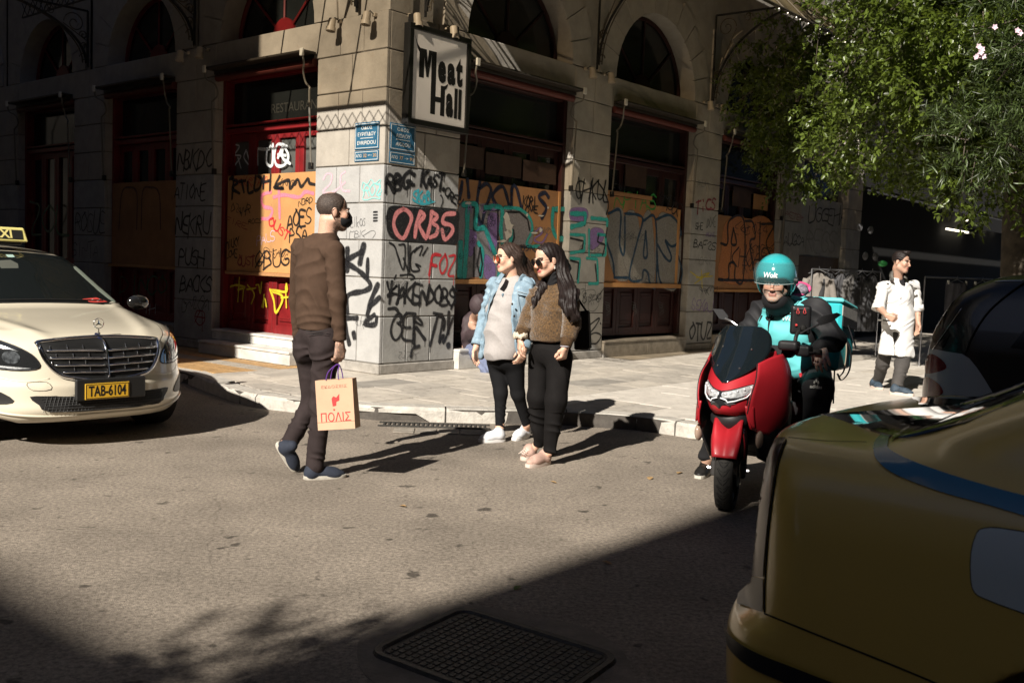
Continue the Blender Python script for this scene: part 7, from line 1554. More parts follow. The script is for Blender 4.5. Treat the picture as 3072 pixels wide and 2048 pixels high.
for q in (-1,1):
    # red flank panels, pointed down in front
    sheet([[(.02,q*.178,.905),(-.10,q*.220,.94),(-.22,q*.245,.955),(-.36,q*.22,.94)],[(.085,q*.200,.82),(-.07,q*.248,.85),(-.22,q*.28,.86),(-.38,q*.26,.84)],[(.135,q*.192,.72),(-.04,q*.258,.73),(-.20,q*.30,.73),(-.36,q*.28,.70)],[(.140,q*.175,.62),(-.01,q*.25,.60),(-.15,q*.30,.58),(-.29,q*.295,.56)],[(.105,q*.19,.525),(.03,q*.21,.50),(-.04,q*.245,.48),(-.12,q*.26,.46)]],'flank_panel',scr_,sc_,.010,5)
    sheet([[(.145,q*.16,.665),(.10,q*.205,.66)],[(.135,q*.175,.60),(.10,q*.21,.59)],[(.105,q*.205,.535),(.09,q*.215,.53)]],'flank_fin',scr_,sc_,.012,4)
    MB().tube(catmull([Q.w(p) for p in ((.024,q*.182,.905),(.089,q*.204,.82),(.139,q*.196,.72),(.144,q*.179,.62))],6),.003,5).build('panel_gap',blp,sc_)
    # turn lamp and black lower leg guard
    MB().ball(Q.w([.02,q*.225,.455]),(.045,.022,.055),14,Q.A).build('turn_lamp',mat('lamp_amber',(.30,.22,.17),.12,coat=1.),sc_,smooth=True)
    sheet([[(.06,q*.205,.60),(-.12,q*.28,.60),(-.36,q*.29,.66)],[(.03,q*.20,.46),(-.14,q*.265,.42),(-.40,q*.27,.44)],[(-.06,q*.18,.33),(-.22,q*.24,.27),(-.45,q*.26,.26)]],'leg_guard',blp,sc_,.012,4)
    sheet([[(-.36,q*.29,.50),(-.70,q*.30,.44),(-1.0,q*.28,.46),(-1.25,q*.22,.60)],[(-.40,q*.28,.30),(-.72,q*.29,.24),(-1.0,q*.27,.28),(-1.2,q*.2,.42)]],'side_skirt',blp,sc_,.012,3)
    sheet([[(-.72,q*.20,.80),(-1.1,q*.19,.84),(-1.5,q*.13,.92),(-1.72,q*.06,.95)],[(-.74,q*.25,.62),(-1.1,q*.25,.66),(-1.5,q*.17,.78),(-1.74,q*.07,.88)],[(-.80,q*.22,.48),(-1.1,q*.22,.54),(-1.45,q*.15,.70),(-1.70,q*.05,.84)]],'tail_panel',scr_,sc_,.01,3)
MB().box(Q.w([-.55,0,.33]),(.22,.23,.05),Q.A,.03).build('footboard',blp,sc_)
MB().box(Q.w([-.40,0,.52]),(.14,.16,.20),Q.A,.05).build('centre_tunnel',blp,sc_); MB().box(Q.w([-.25,0,.72]),(.06,.22,.18),Q.A,.04).build('inner_shield',blp,sc_)
S=Sdf(); S.rc(Q.w([-.78,0,.76]),Q.w([-1.15,0,.80]),.13,.12,.03,flat=(ZU,.55)).rc(Q.w([-1.15,0,.83]),Q.w([-1.6,0,.90]),.10,.06,.03,flat=(ZU,.6)).rc(Q.w([-.95,0,.55]),Q.w([-1.2,0,.62]),.17,.14,.05); soft(S,'seat',blp,sc_,.012)
# steered front end
Wf=Fr(Q.w([0,0,0]),[-.33,-.944]); rt=.247
o_=MB(); prof=[(rt-.055,-.048),(rt-.035,-.056),(rt-.012,-.050),(rt-.003,-.032),(rt,0),(rt-.003,.032),(rt-.012,.050),(rt-.035,.056),(rt-.055,.048)]
o_.lathe(prof,Wf.w([0,0,rt]),Wf.ey,56); wf=o_.build('front_wheel',rubber,sc_,angle=50)
gv=MB(); gm=mat('tread_groove',(.008,.008,.008),.95)
def tp(a,y,off=.0012): 
    r=rt-.003*(abs(y)/.032)**2*1.0-(.011*((abs(y)-.032)/.018) if abs(y)>.032 else 0)+off
    return Wf.w([r*math.cos(a),y,rt+r*math.sin(a)])
for k in range(30):
    a0=2*math.pi*k/30
    for q in (-1,1):
        P=[tp(a0+.0,q*.003),tp(a0+.05,q*.016),tp(a0+.07,q*.020),tp(a0+.17,q*.034),tp(a0+.20,q*.046)]; gv.tube(P,.0022,4)
        P=[tp(a0+.11,q*.005),tp(a0+.13,q*.018),tp(a0+.20,q*.030)]; gv.tube(P,.0016,4)
gv.build('tread_grooves',gm,wf)
MB().lathe([(rt-.052,-.040),(rt-.052,.040),(rt-.075,.030),(rt-.08,.0),(rt-.075,-.03)],Wf.w([0,0,rt]),Wf.ey,40).build('rim',mat('rim_black',(.02,.02,.02),.4,.5),wf,angle=40)
mb=MB(); 
for k in range(5):
    a=2*math.pi*k/5; mb.tube([Wf.w([.03*math.cos(a),0,rt+.03*math.sin(a)]),Wf.w([(rt-.07)*math.cos(a+.15),0,rt+(rt-.07)*math.sin(a+.15)])],.014,6)
mb.build('spokes',mat('rim_black',(0,0,0)),wf); MB().lathe([(0,-.052),(.028,-.05),(.03,.05),(0,.052)],Wf.w([0,0,rt]),Wf.ey,16).build('hub',alloy,wf,angle=40)
MB().lathe([(.055,.058),(.10,.060),(.10,.064),(.055,.064)],Wf.w([0,0,rt]),Wf.ey,28).build('brake_disc',alloy,wf,angle=30)
for q in (-1,1):
    MB().tube([Wf.w([-.02,q*.085,rt-.02]),Wf.w([-.075,q*.085,.50]),Wf.w([-.12,q*.085,.66])],[.021,.021,.024],10).build('fork_leg',mat('fork_grey',(.055,.052,.05),.45,.5),sc_)
    MB().box(Wf.w([-.005,q*.088,rt]),(.030,.016,.045),Wf.A,.008).build('axle_lug',mat('fork_grey',(0,0,0)),sc_); MB().tube([Wf.w([0,q*.10,rt]),Wf.w([0,q*.125,rt])],.012,8).build('axle_nut',alloy,sc_)
    sheet([[( rf*math.cos(a),q*yy,rt+rf*math.sin(a)) for a in (R(62),R(75),R(92),R(112))] for rf,yy in ((.292,.080),(.25,.092),(.17,.098),(.09,.095))],'fender_cheek',scr_,sc_,.006,3,Wf)
fa=[R(a) for a in (-2,24,36,50,66,82,100,120,135)]
sheet([[( (.268+h_+(.035*math.sin((a-R(20))*1.2) if a>R(20) else 0)*abs(y)/.07)*math.cos(a),y*(.62+.38*min(1,(a-R(-6))/.9)),rt+(.268+h_+.02*abs(y)/.07*(a>R(50)))*math.sin(a)+(.03 if a>R(60) else 0)*(abs(y)/.07)**2) for a in fa[1:7]] for y,h_ in ((-.084,-.012),(-.070,.012),(-.035,.014),(0,.008),(.035,.014),(.070,.012),(.084,-.012))],'front_fender',scr_,sc_,.006,3,Wf)
MB().lathe([(r_+.0,y_) for r_,y_ in ((.19,-.05),(.235,-.06),(.245,0),(.235,.06),(.19,.05))],Q.w([-1.34,0,.245]),Q.ey,36).build('rear_wheel',rubber,sc_,angle=40)
MB().ball(Q.w([.02,0,.56]),(.10,.12,.08),14,Q.A).build('steering_void',blp,sc_,smooth=True)
# handlebar, mirrors, phone case
hc=A(2322,1052,6.20); hR=A(2178,1030,6.46); hLf=A(2448,1056,6.03)
MB().tube(catmull([hR,hR+(hc-hR)*.35,hc,hLf+(hc-hLf)*.35,hLf],5),.013,8).build('handlebar',blp,sc_)
for g0,g1 in ((hR+(hR-hc)*.10,hR+(hc-hR)*.28),(hLf+(hLf-hc)*.12,hLf+(hc-hLf)*.25)): MB().tube([g0,g1],.018,10).build('grip',rubber,sc_)
for g in (hR,hLf): MB().tube(catmull([g+Q.ex*.02+(hc-g)*.3,g+Q.ex*.075+(hc-g)*.2,g+Q.ex*.08-(hc-g)*.10],5),.006,6).build('brake_lever',blk,sc_)
MB().ball(hR+Q.ex*.08-(hc-hR)*.12,.010,8).build('lever_end',blk,sc_)
MB().box(hc+V3(.0,0,.0),(.05,.13,.035),Q.A,.02).build('bar_cover',blp,sc_)
S=Sdf(); S.box(A(2368,1036,6.02),(.045,.062,.030),(Q.ex,Q.ey,ZU),.02); soft(S,'brake_reservoir',blp,sc_,.006); S=Sdf(); S.box(A(2412,1052,6.02),(.04,.045,.035),(Q.ex,Q.ey,ZU),.015); soft(S,'switch_block',blp,sc_,.006)
mg=mat('mirror_shell',(.035,.035,.037),.4); 
for root_,mid,tip,pts in ((A(2222,985,6.35),A(2196,965,6.38),A(2176,955,6.42),((2138,926),(2168,928),(2184,948),(2180,960),(2158,956))),(A(2402,1000,6.08),A(2430,985,6.02),A(2458,972,5.98),((2448,962),(2468,948),(2512,938),(2524,944),(2494,966),(2462,976)))):
    MB().tube(catmull([root_,mid,tip],5),.007,8).build('mirror_stalk',alloy if root_[0]<1.6 else mg,sc_)
    Yt=tip[1]; MB().prism([A(x,y,Yt) for x,y in pts],V3(.01,.035,.0)).build('mirror',mg,sc_)
ph=thing('phone_case',A(2400,962,6.10),'black zipped phone case with red pull cords mounted on the scooter handlebar','phone case')
S=Sdf(); S.box(A(2402,960,6.10),(.062,.020,.090),(unit(V3(.99,-.15,0)),unit(V3(.15,.99,0)),ZU),.018); soft(S,'case_body',mat('case_black',(.009,.009,.010),.35),ph,.005)
rdc=mat('cord_red',(.55,.04,.04),.6)
for x in (2394,2414): MB().tube(catmull([A(x,924,6.075),A(x-4,938,6.065),A(x+1,940,6.065),A(x+4,938,6.065),A(x,924,6.075)],4),.0016,5).build('pull_cord',rdc,ph)
MB().tube([A(2380,928,6.077),A(2402,927,6.075),A(2428,929,6.078)],.0022,5).build('zip',mat('zip_grey',(.08,.08,.08),.4),ph)
MB().tube([A(2386,975,6.075),A(2391,975,6.075)],.007,8).build('red_tab',rdc,ph); MB().tube(catmull([A(2408,985,6.10),A(2392,1000,6.08),A(2386,1022,6.06),A(2388,1045,6.08)],5),.012,8).build('case_mount',blk,ph); MB().ball(A(2410,985,6.07),.022,10).build('ball_joint',blk,ph)
# ---------------------------------------------------------------- rider
o=thing('person',Q.w([-.85,0,0]),'delivery rider in a turquoise helmet and vest with black sleeves sitting on the red scooter','person')
Hw=unit(V3(-.56,-.83,0)); Rw=unit(np.cross(Hw,ZU))
hd=Head(A(2326,848,6.40),unit(V3(-.42,-.90,-.10)),k=.99,jaw=1.10)
nk=A(2345,905,6.55); ch=A(2362,985,6.60); be=A(2378,1065,6.66); pl=A(2392,1120,6.78)
s1=A(2285,935,6.82); s2=A(2448,930,6.44); e1=A(2232,1010,6.80); w1=A(2180,1024,6.52); e2=A(2500,1020,6.35); w2=A(2462,1040,6.12)
k1=A(2240,1170,6.55); k2=A(2455,1165,6.25); a1=V3(1.42,6.98,.10); a2=A(2440,1330,6.25)
def tor(S,g=0.): S.ell(ch,(.190+g,.14+g,.20+g),(Rw,Hw,ZU),.05).ell(be,(.19+g,.165+g,.17+g),(Rw,Hw,ZU),.06).rc(s1,s2,.07+g,.07+g,.05).rc(nk-ZU*.02,ch,.07+g,.12+g,.05)
bd=Sdf(); tor(bd,-.03); bd.ell(pl,(.16,.14,.12),(Rw,Hw,ZU),.05).chain([s1,e1,w1],[.05,.042,.03]).chain([s2,e2,w2],[.05,.042,.03]).chain([pl+Rw*.1,k1,a1],[.08,.06,.042]).chain([pl-Rw*.1,k2,a2],[.08,.06,.042])
bd.rc(nk-ZU*.03,hd.p(0,-.03,-.06),.065,.06,.02); hd.build(bd)
hand(bd,w1+V3(-.0,-.02,0),unit(hR+Q.ex*.03-w1),ZU,unit(hc-hR),1.02,(40,60,50)); hand(bd,w2+V3(-.0,-.0,0.0),unit(V3(-.15,-.75,-.55)),ZU*.6-Q.ey*-.2,unit(hc-hLf),1.08,(22,35,30),.10)
soft(bd,'body',skin_m,o,.0065,(1.18,1.5,.0045),col=cw(hd,base=SKIN*.9,beard=(.34,.31,.28),lips=(.34,.16,.13)))
tq=mat('nylon_turquoise',(.115,.50,.52),.6,n=.12,ns=5,bump=.05); bkj=mat('jacket_black',(.011,.011,.013),.75,n=.3,ns=9)
S=Sdf(); tor(S,.012); S.ell(be-ZU*.05,(.20,.175,.12),(Rw,Hw,ZU),.05).ell(nk+ZU*.07,(.075,.08,.06),None,.01,'s').cut(be-ZU*.13+Hw*.0,V3(0,.2,-1)); S.cut(ch+Rw*.185,unit(Rw+ZU*.12),.01).cut(ch-Rw*.165,unit(-Rw+ZU*.12),.01)
vest_=S; soft(S,'vest',tq,o,.0065,wr=[lambda V:wrinkle(V,V3(.6,.2,.6),22,.006,5),lambda V:wrinkle(V,V3(-.5,.2,.8),40,.004,8)])
S=Sdf(); tor(S,.004); S.chain([s1,e1,w1],[.084,.068,.048],.04).chain([s2,e2,w2],[.086,.072,.050],.04).ell(nk+ZU*.09,(.07,.075,.05),None,.01,'s')
soft(S,'jacket',bkj,o,.007,wr=[lambda V:wrinkle(V,V3(.4,.2,.8),36,.009,6)])
S=Sdf(); S.rc(nk-ZU*.02+Hw*.015,hd.p(0,-.02,-.105),.098,.086,.02).cut(hd.p(0,0,-.082),ZU-Hw*.15); soft(S,'collar',bkj,o,.006)
S=Sdf(); trk=S; S.chain([pl+Rw*.11,k1,a1+ZU*.05],[.115,.085,.065],.04).chain([pl-Rw*.11,k2,a2+ZU*.04],[.12,.092,.072],.04).ell(pl,(.19,.16,.13),(Rw,Hw,ZU),.05); soft(S,'track_trousers',bkj,o,.008,wr=[lambda V:wrinkle(V,V3(.2,.1,1),26,.007,6)])
def onsdf(S,x,y,off=.004,Y0=4.5,Y1=9.):
    d=ray(x,y); t=np.linspace(Y0,Y1,1400)/d[1]; P=CAM+d[None]*t[:,None]; v=S.field(P[:,0],P[:,1],P[:,2]); i=np.where(v<0)[0]
    return (P[i[0]] if len(i) else P[700])-unit(d)*off
# trefoil mark and lettering on the thigh
mb=MB(); pt=onsdf(trk,2448,1160,.006); put_text(mb,'adidas',pt,unit(V3(.9,-.42,0)),unit(V3(.05,.1,1)),.03,bold=.0006)
for dx,dz in ((-.012,.0),(0,.010),(.012,0)): mb.ball(pt+ZU*.028+V3(.9,-.42,0)*dx+ZU*dz,(.006,.003,.010),8)
mb.build('trouser_print',mat('plate_white',(0,0,0)),o)
vs=lambda pts,r,nm,m: MB().tube(catmull([onsdf(vest_,x,y,.003) for x,y in pts],5),r,5).build(nm,m,o)
vs([(2322,930),(2316,945),(2308,962),(2306,985),(2308,1010),(2316,1040)],.0065,'front_zip',bkj); vs([(2286,946),(2280,962),(2273,982)],.006,'pocket_zip',bkj); vs([(2309,924),(2308,936),(2309,952)],.003,'draw_cord',bkj); vs([(2334,922),(2327,940),(2318,955)],.003,'draw_cord',bkj)
mb=MB(); put_text(mb,'Wolt',onsdf(vest_,2366,956,.008),unit(V3(.92,-.38,0)),ZU,.042,bold=.001); mb.build('vest_print',mat('print_pale',(.55,.68,.68),.6),o)
S=Sdf(); q1=V3(1.44,7.04,0); t1=V3(1.33,6.82,0); shoe(S,q1,t1,ZU); soft(S,'shoe',blk,o,.007); mb=MB(); sole(mb,q1,t1,ZU,.047,.024); mb.build('shoe_sole',rub,o,angle=40)
# striped neck scarf behind the helmet
MB().tube(catmull([A(2378,862,6.62),A(2398,850,6.70),A(2424,858,6.74),A(2426,872,6.72),A(2404,884,6.66),A(2384,888,6.62)],6),.014,8).build('scarf_edge',mat('scarf_pink',(.62,.09,.24),.8),o,smooth=True)
S=Sdf(); S.ell(A(2392,870,6.70),(.075,.06,.05),None,.02); soft(S,'scarf',mat('scarf_lilac',(.30,.27,.33),.8,n=.8,ns=40),o,.007)
# helmet
hm=thing('helmet',hd.c,'glossy turquoise open-face helmet with clear visor and white Wolt lettering on the rider','helmet')
hc_=hd.p(0,-.005,.055); hx,hy,hz=hd.s,hd.f,hd.u
S=Sdf(); S.ell(hc_,(.127,.148,.134),(hx,hy,hz),.02).ell(hd.p(0,-.035,.0),(.123,.112,.120),(hx,hy,hz),.03)
S.box(hd.p(0,.16,-.060),(.098,.16,.095),(hx,hy,hz),.035,.02,'s').ell(hd.p(0,.01,-.03),(.098,.118,.13),(hx,hy,hz),.01,'s').slab(hd.p(0,-.05,-.115),-hz+hy*-.15)
tqg=mat('helmet_turquoise',(.03,.34,.37),.18,coat=1.)
soft(S,'helmet_shell',tqg,hm,.0055,sm=2)
S=Sdf(); S.ell(hd.p(0,-.012,.01),(.108,.125,.130),(hx,hy,hz),.02).box(hd.p(0,.16,-.065),(.080,.17,.094),(hx,hy,hz),.03,.02,'s').ell(hd.p(0,.02,-.02),(.082,.105,.12),(hx,hy,hz),.01,'s'); soft(S,'helmet_lining',blp,hm,.006)
vis=bpy.data.materials.new('visor_clear'); vis.use_nodes=True; t=vis.node_tree; b=t.nodes['Principled BSDF']; b.inputs['Base Color'].default_value=(.10,.22,.23,1); b.inputs['Roughness'].default_value=.04; b.inputs['Alpha'].default_value=.16; b.inputs['Specular IOR Level'].default_value=.8
G=[[hc_+hx*.139*math.sin(a)*math.cos(e)+hy*.161*math.cos(a)*math.cos(e)+hz*.146*math.sin(e) for a in np.linspace(-1.35,1.35,24)] for e in np.linspace(-.36,.62,10)]
MB().grid(np.array(G)).build('visor',vis,hm,smooth=True,solid=.002)
MB().tube(G[0],.0022,5).build('visor_edge',mat('visor_rim',(.35,.42,.42),.2),hm,smooth=True)
pv=hc_-hx*.129+hy*.015-hz*.035; MB().lathe([(0,.016),(.020,.014),(.024,0),(.024,-.01)],pv,-hx,20).build('visor_pivot',blp,hm,angle=40)
mb=MB(); V,Fc=text_mesh('Wolt',.046,bold=.0012,shear=.15)
V2=[]
for x,y,z in V:
    a=.05+ -x/.155; e=.05+y/.15; V2.append(hc_+hx*.1408*math.sin(a)*math.cos(e)+hy*.163*math.cos(a)*math.cos(e)+hz*.148*math.sin(e))
mb.add(V2,Fc); mb.build('lettering',mat('letter_white',(.75,.78,.78),.4),hm)
# delivery box carried on the back
bx_=Fr(V3(2.13,6.98,0),[-.56,-.83]); db=thing('delivery_box',(2.15,7.0,.85),'turquoise insulated delivery box with straps on the back of the rider','delivery bag')
z0,z1=.80,1.27
def bq(x,y,z): return bx_.w([x,y,z])
C8=[bq(-.18,-.21,z0),bq(.17,-.21,z0),bq(.17,.22,z0),bq(-.18,.22,z0),bq(-.19,-.22,z1-.06),bq(.17,-.22,z1),bq(.17,.23,z1),bq(-.19,.23,z1-.06)]
MB().hexa(C8,.02).build('box_body',mat('box_turquoise',(.03,.42,.46),.5,n=.15,ns=6),db)
L8=[bq(-.20,-.23,z1-.055),bq(.18,-.23,z1+.003),bq(.18,.24,z1+.003),bq(-.20,.24,z1-.055),bq(-.19,-.22,z1-.03),bq(.17,-.22,z1+.03),bq(.17,.23,z1+.03),bq(-.19,.23,z1-.03)]
MB().hexa(L8,.008).build('box_lid',tq,db); 
refl=mat('reflective_grey',(.40,.38,.35),.5,n=.3,ns=30)
for y_ in (.232,-.232): MB().hexa([bq(-.19,y_-.003,z1-.14),bq(.165,y_-.003,z1-.09),bq(.165,y_+.003,z1-.09),bq(-.19,y_+.003,z1-.14),bq(-.19,y_-.003,z1-.07),bq(.165,y_-.003,z1-.02),bq(.165,y_+.003,z1-.02),bq(-.19,y_+.003,z1-.07)]).build('reflective_band',refl,db)
MB().hexa([bq(-.19,.232,z1-.20),bq(.165,.232,z1-.16),bq(.165,.24,z1-.16),bq(-.19,.24,z1-.20),bq(-.19,.232,z1-.145),bq(.165,.232,z1-.095),bq(.165,.24,z1-.095),bq(-.19,.24,z1-.145)]).build('black_band',bkj,db)
st=mat('strap_sand',(.42,.34,.25),.8); 
def strap(P,m,w_=.018,nm='strap'):
    P=catmull(P,6); G=[[p-ZU*0-bx_.ex*w_,p+bx_.ex*w_] for p in P]; MB().grid(np.array(G)).build(nm,m,db,smooth=True,solid=.003)
strap([A(2530,935,6.85),A(2538,1000,6.84),A(2540,1060,6.85),A(2532,1110,6.86),A(2518,1130,6.86)],st); strap([A(2528,925,6.84),A(2545,975,6.82),A(2562,1025,6.82),A(2568,1048,6.82)],bkj); strap([A(2532,1005,6.84),A(2552,1050,6.83),A(2548,1110,6.84),A(2525,1140,6.85),A(2512,1120,6.86)],bkj)
strap([A(2505,1080,6.82),A(2502,1150,6.82),A(2500,1210,6.82)],bkj,.014)
# ================================================================== PLANTING
def leafmat(name,col,tr,rough=.38):
    m=bpy.data.materials.new(name); m.use_nodes=True; t=m.node_tree; b=t.nodes['Principled BSDF']
    a=t.nodes.new('ShaderNodeAttribute'); a.attribute_name='a'; mx=t.nodes.new('ShaderNodeMix'); mx.data_type='RGBA'; mx.inputs[6].default_value=L_(tuple(c*.22 for c in col)); mx.inputs[7].default_value=L_(col); t.links.new(a.outputs['Fac'],mx.inputs[0]); t.links.new(mx.outputs[2],b.inputs['Base Color'])
    b.inputs['Roughness'].default_value=rough; tl=t.nodes.new('ShaderNodeBsdfTranslucent'); tl.inputs[0].default_value=L_(tr); ms=t.nodes.new('ShaderNodeMixShader'); ms.inputs[0].default_value=.3
    t.links.new(b.outputs[0],ms.inputs[1]); t.links.new(tl.outputs[0],ms.inputs[2]); t.links.new(ms.outputs[0],t.nodes['Material Output'].inputs['Surface']); MATS[name]=m; return m
def leaves(C,D,L,Wd,jit=.5,seed=1):
    """one pointed, folded leaf per centre; C positions, D directions"""
    r=np.random.RandomState(seed); n=len(C); D=D+r.randn(n,3)*jit; D/=np.linalg.norm(D,axis=1)[:,None]
    S_=np.cross(D,r.randn(n,3)*.5+ZU*.9); S_/=np.maximum(1e-6,np.linalg.norm(S_,axis=1))[:,None]; N=np.cross(S_,D); l=(L*r.uniform(.65,1.2,n))[:,None]; w=(Wd*r.uniform(.7,1.2,n))[:,None]
    V=np.stack([C,C+D*l*.35+S_*w+N*w*.35,C+D*l*.38,C+D*l*.35-S_*w+N*w*.35,C+D*l-N*l*.08,C+D*l*.7+S_*w*.75+N*w*.2,C+D*l*.7-S_*w*.75+N*w*.2],1).reshape(-1,3)
    b=(np.arange(n)*7)[:,None]; F=np.concatenate([b+[0,1,2],b+[0,2,3],b+[1,5,2],b+[3,2,6],b+[2,5,4],b+[2,4,6]]); a=np.repeat(r.uniform(0,1,n)**1.3,7); return V,F.astype(np.int32),a
def crown(name,blobs,ntw,per,L,Wd,m,parent,seed=1,spread=.28,droop=.35,origin=None,twm=None):
    r=np.random.RandomState(seed); vol=np.array([b[3]**2 for b in blobs]); cnt=(vol/vol.sum()*ntw).astype(int); C=[];D=[];tw=MB()
    for (x,y,z,R_),k in zip(blobs,cnt):
        d=r.randn(k,3); d/=np.linalg.norm(d,axis=1)[:,None]; rad=R_*(.45+.62*r.rand(k)**.45); lump=1+.16*np.sin(d[:,0]*6+x*3)*np.sin(d[:,1]*7+y)*np.sin(d[:,2]*6+z*2)*2
        P=np.array([x,y,z])+d*(rad*lump)[:,None]*[1,1,.85]; dd=d+r.randn(k,3)*.5-ZU*droop; dd/=np.linalg.norm(dd,axis=1)[:,None]
        keep=np.sin(P[:,0]*2.3+seed)*np.sin(P[:,1]*2.1)*np.sin(P[:,2]*2.7+1)>-.22; P=P[keep]; dd=dd[keep]
        for p,q in zip(P,dd):
            t=r.rand(per)*spread; C.append(p+q*t[:,None]+r.randn(per,3)*.022-ZU*(t**2)[:,None]*1.2*droop); D.append(np.tile(q*.7,(per,1))+r.randn(per,3)*.45)
        for i in range(0,len(P),9): tw.tube([P[i]-dd[i]*.25,P[i],P[i]+dd[i]*spread*.8-ZU*.04],[.008,.006,.003],3,cap=False)
    V,F,a=leaves(np.vstack(C),np.vstack(D),L,Wd,.35,seed); V=V-wloc(parent) if parent else V
    o=raw(name,V,F,m,parent,world=False,attrs={'a':a}); tag(o,kind='stuff')
    t_=tw.build('twig',twm,parent); tag(t_,kind='stuff'); return o
bark=mat('bark_grey',(.085,.068,.05),.9,n=.5,ns=7,bump=1.,bs=16); lf=leafmat('ficus_leaf',(.125,.175,.028),(.22,.30,.03)); lo=leafmat('oleander_leaf',(.085,.125,.040),(.12,.18,.03),.4)
tr=thing('ficus_tree',(7.2,14.2,SW),'large glossy ficus tree overhanging the paving with a thick grey trunk behind the grey car','tree')
MB().tube(catmull([(7.25,14.2,SW),(7.2,14.15,1.2),(7.1,14.1,2.4),(6.9,13.8,3.6),(6.6,13.3,5.0),(6.6,13.2,6.5)],6),np.linspace(.30,.13,31),14).build('trunk',bark,tr,smooth=True)
for P in ([(7.1,14.1,2.6),(6.2,13.4,3.6),(5.2,12.6,4.5),(4.3,12.4,5.1)],[(7.0,14.0,3.0),(7.4,13.0,4.0),(7.0,12.2,4.6)],[(6.9,13.8,3.4),(5.8,13.8,4.6),(4.6,13.6,5.6)],[(5.2,12.6,4.5),(5.0,12.0,5.2),(4.9,11.6,5.9)],[(6.2,13.4,3.6),(5.7,12.5,3.6),(5.0,12.1,3.3)]):
    MB().tube(catmull(P,5),np.linspace(.10,.025,len(catmull(P,5))),8).build('limb',bark,tr,smooth=True)
bl=[(4.4,16.6,4.3,.9),(4.9,17.4,3.6,.8),(5.1,17.0,4.7,.9),(4.0,16.0,4.9,.6),(5.6,17.4,5.2,1.0),(4.75,12.0,4.75,1.15),(5.9,12.3,4.5,1.5),(5.3,11.6,5.7,1.3),(6.7,12.0,3.6,1.5),(7.0,13.0,5.6,2.2),(5.6,12.9,3.55,.95),(6.2,11.4,4.9,1.1),(4.75,11.6,4.0,.6),(6.3,12.7,2.9,.8),(5.1,14.2,3.5,.9),(5.5,13.8,6.3,1.8),(7.6,11.9,4.6,1.4),(5.0,11.9,3.7,.55),(4.5,12.4,3.5,.5),(5.6,12.2,2.75,.45)]
crown('foliage',bl,11000,15,.086,.0215,lf,tr,3,.30,.35,twm=bark)
ol=thing('oleander',(6.0,9.9,SW),'oleander with narrow leaves and a few pale pink blossoms reaching in from the right','shrub')
for P in ([(6.1,9.95,SW),(5.95,9.9,1.6),(5.5,9.85,2.7),(4.9,9.8,3.4)],[(6.1,9.95,SW),(6.1,9.9,1.8),(5.9,9.9,3.2),(5.5,9.9,4.1)],[(6.1,9.95,SW),(6.0,9.8,1.5),(5.6,9.7,2.3),(4.7,9.7,2.8)]):
    c_=catmull(P,5); MB().tube(c_,np.linspace(.035,.010,len(c_)),6).build('stem',bark,ol,smooth=True)
crown('foliage',[(4.75,9.8,3.25,.62),(5.3,9.9,3.5,.8),(5.15,9.8,2.75,.55),(4.35,9.7,2.75,.38),(5.6,9.8,3.0,.8),(5.2,9.9,4.2,.7)],700,15,.125,.0085,lo,ol,5,.22,.1,twm=bark)
pet=mat('petal_pink',(.72,.52,.60),.6)
for k,(x,y) in enumerate(((2942,158),(2936,140),(2950,170),(2934,168),(3052,92),(3060,100),(2984,82),(2946,148),(2928,172))):
    c=A(x,y,9.15+.01*k); mb=MB()
    for j in range(5):
        a=2*math.pi*j/5+k; q=V3(math.cos(a),-.25,math.sin(a)); s_=unit(np.cross(q,V3(0,1,0))); mb.add([c,c+q*.016+s_*.011,c+q*.030,c+q*.016-s_*.011],[(0,1,2,3)])
    mb.build('blossom',pet,ol)
# a street tree behind the viewer whose leaves dapple the foreground
t2=thing('street_tree',(-4.9,-3.9,0),'slender street tree behind the viewer that dapples the foreground road','tree')
MB().tube([(-4.9,-3.9,0),(-4.85,-3.9,2.6),(-4.75,-3.85,4.6)],[.09,.07,.03],8).build('trunk',bark,t2)
crown('foliage',[(-4.35,-4.05,5.1,.62),(-3.9,-3.95,4.9,.42),(-4.75,-4.2,5.25,.45)],170,14,.08,.022,lf,t2,9,.3,.3,twm=bark)
# ================================================================== shops beyond the tree
MB().fbox('R',14.3,40,0,3.4,-.55,-.45).build('shop_front',mat('unlit_interior',(0,0,0)),B)  # flat black sheet in place of the shade inside the shops
tube_m=mat('tube_light',(1,.92,.75),emit=(1,.90,.70),es=2)
for x0,x1,y in ((2840,2905,687),(2960,2974,686),(2991,3000,686),(2880,2904,657)):
    u0,z_=fuz('R',x0,y,-.3); u1,_=fuz('R',x1,y,-.3); MB().fbox('R',u0,u1,z_-.02,z_+.03,-.33,-.28).build('tube_light',tube_m,B)
awn=thing('shade_awning',fp('R',19,3,1),'dark canvas awning over the shop behind the clothes rails','awning')  # awning added to darken the shops, its canvas coloured near-black
MB().hexa([fp('R',14.5,2.75,2.2),fp('R',30,2.75,2.2),fp('R',30,3.3,.02),fp('R',14.5,3.3,.02),fp('R',14.5,2.79,2.2),fp('R',30,2.79,2.2),fp('R',30,3.34,.02),fp('R',14.5,3.34,.02)]).build('canvas',mat('canvas_dark',(.008,.008,.009),.9),awn)
MB().fbox('R',14.5,30,2.5,2.75,2.195,2.205).build('valance',mat('canvas_dark',(0,0,0)),awn)
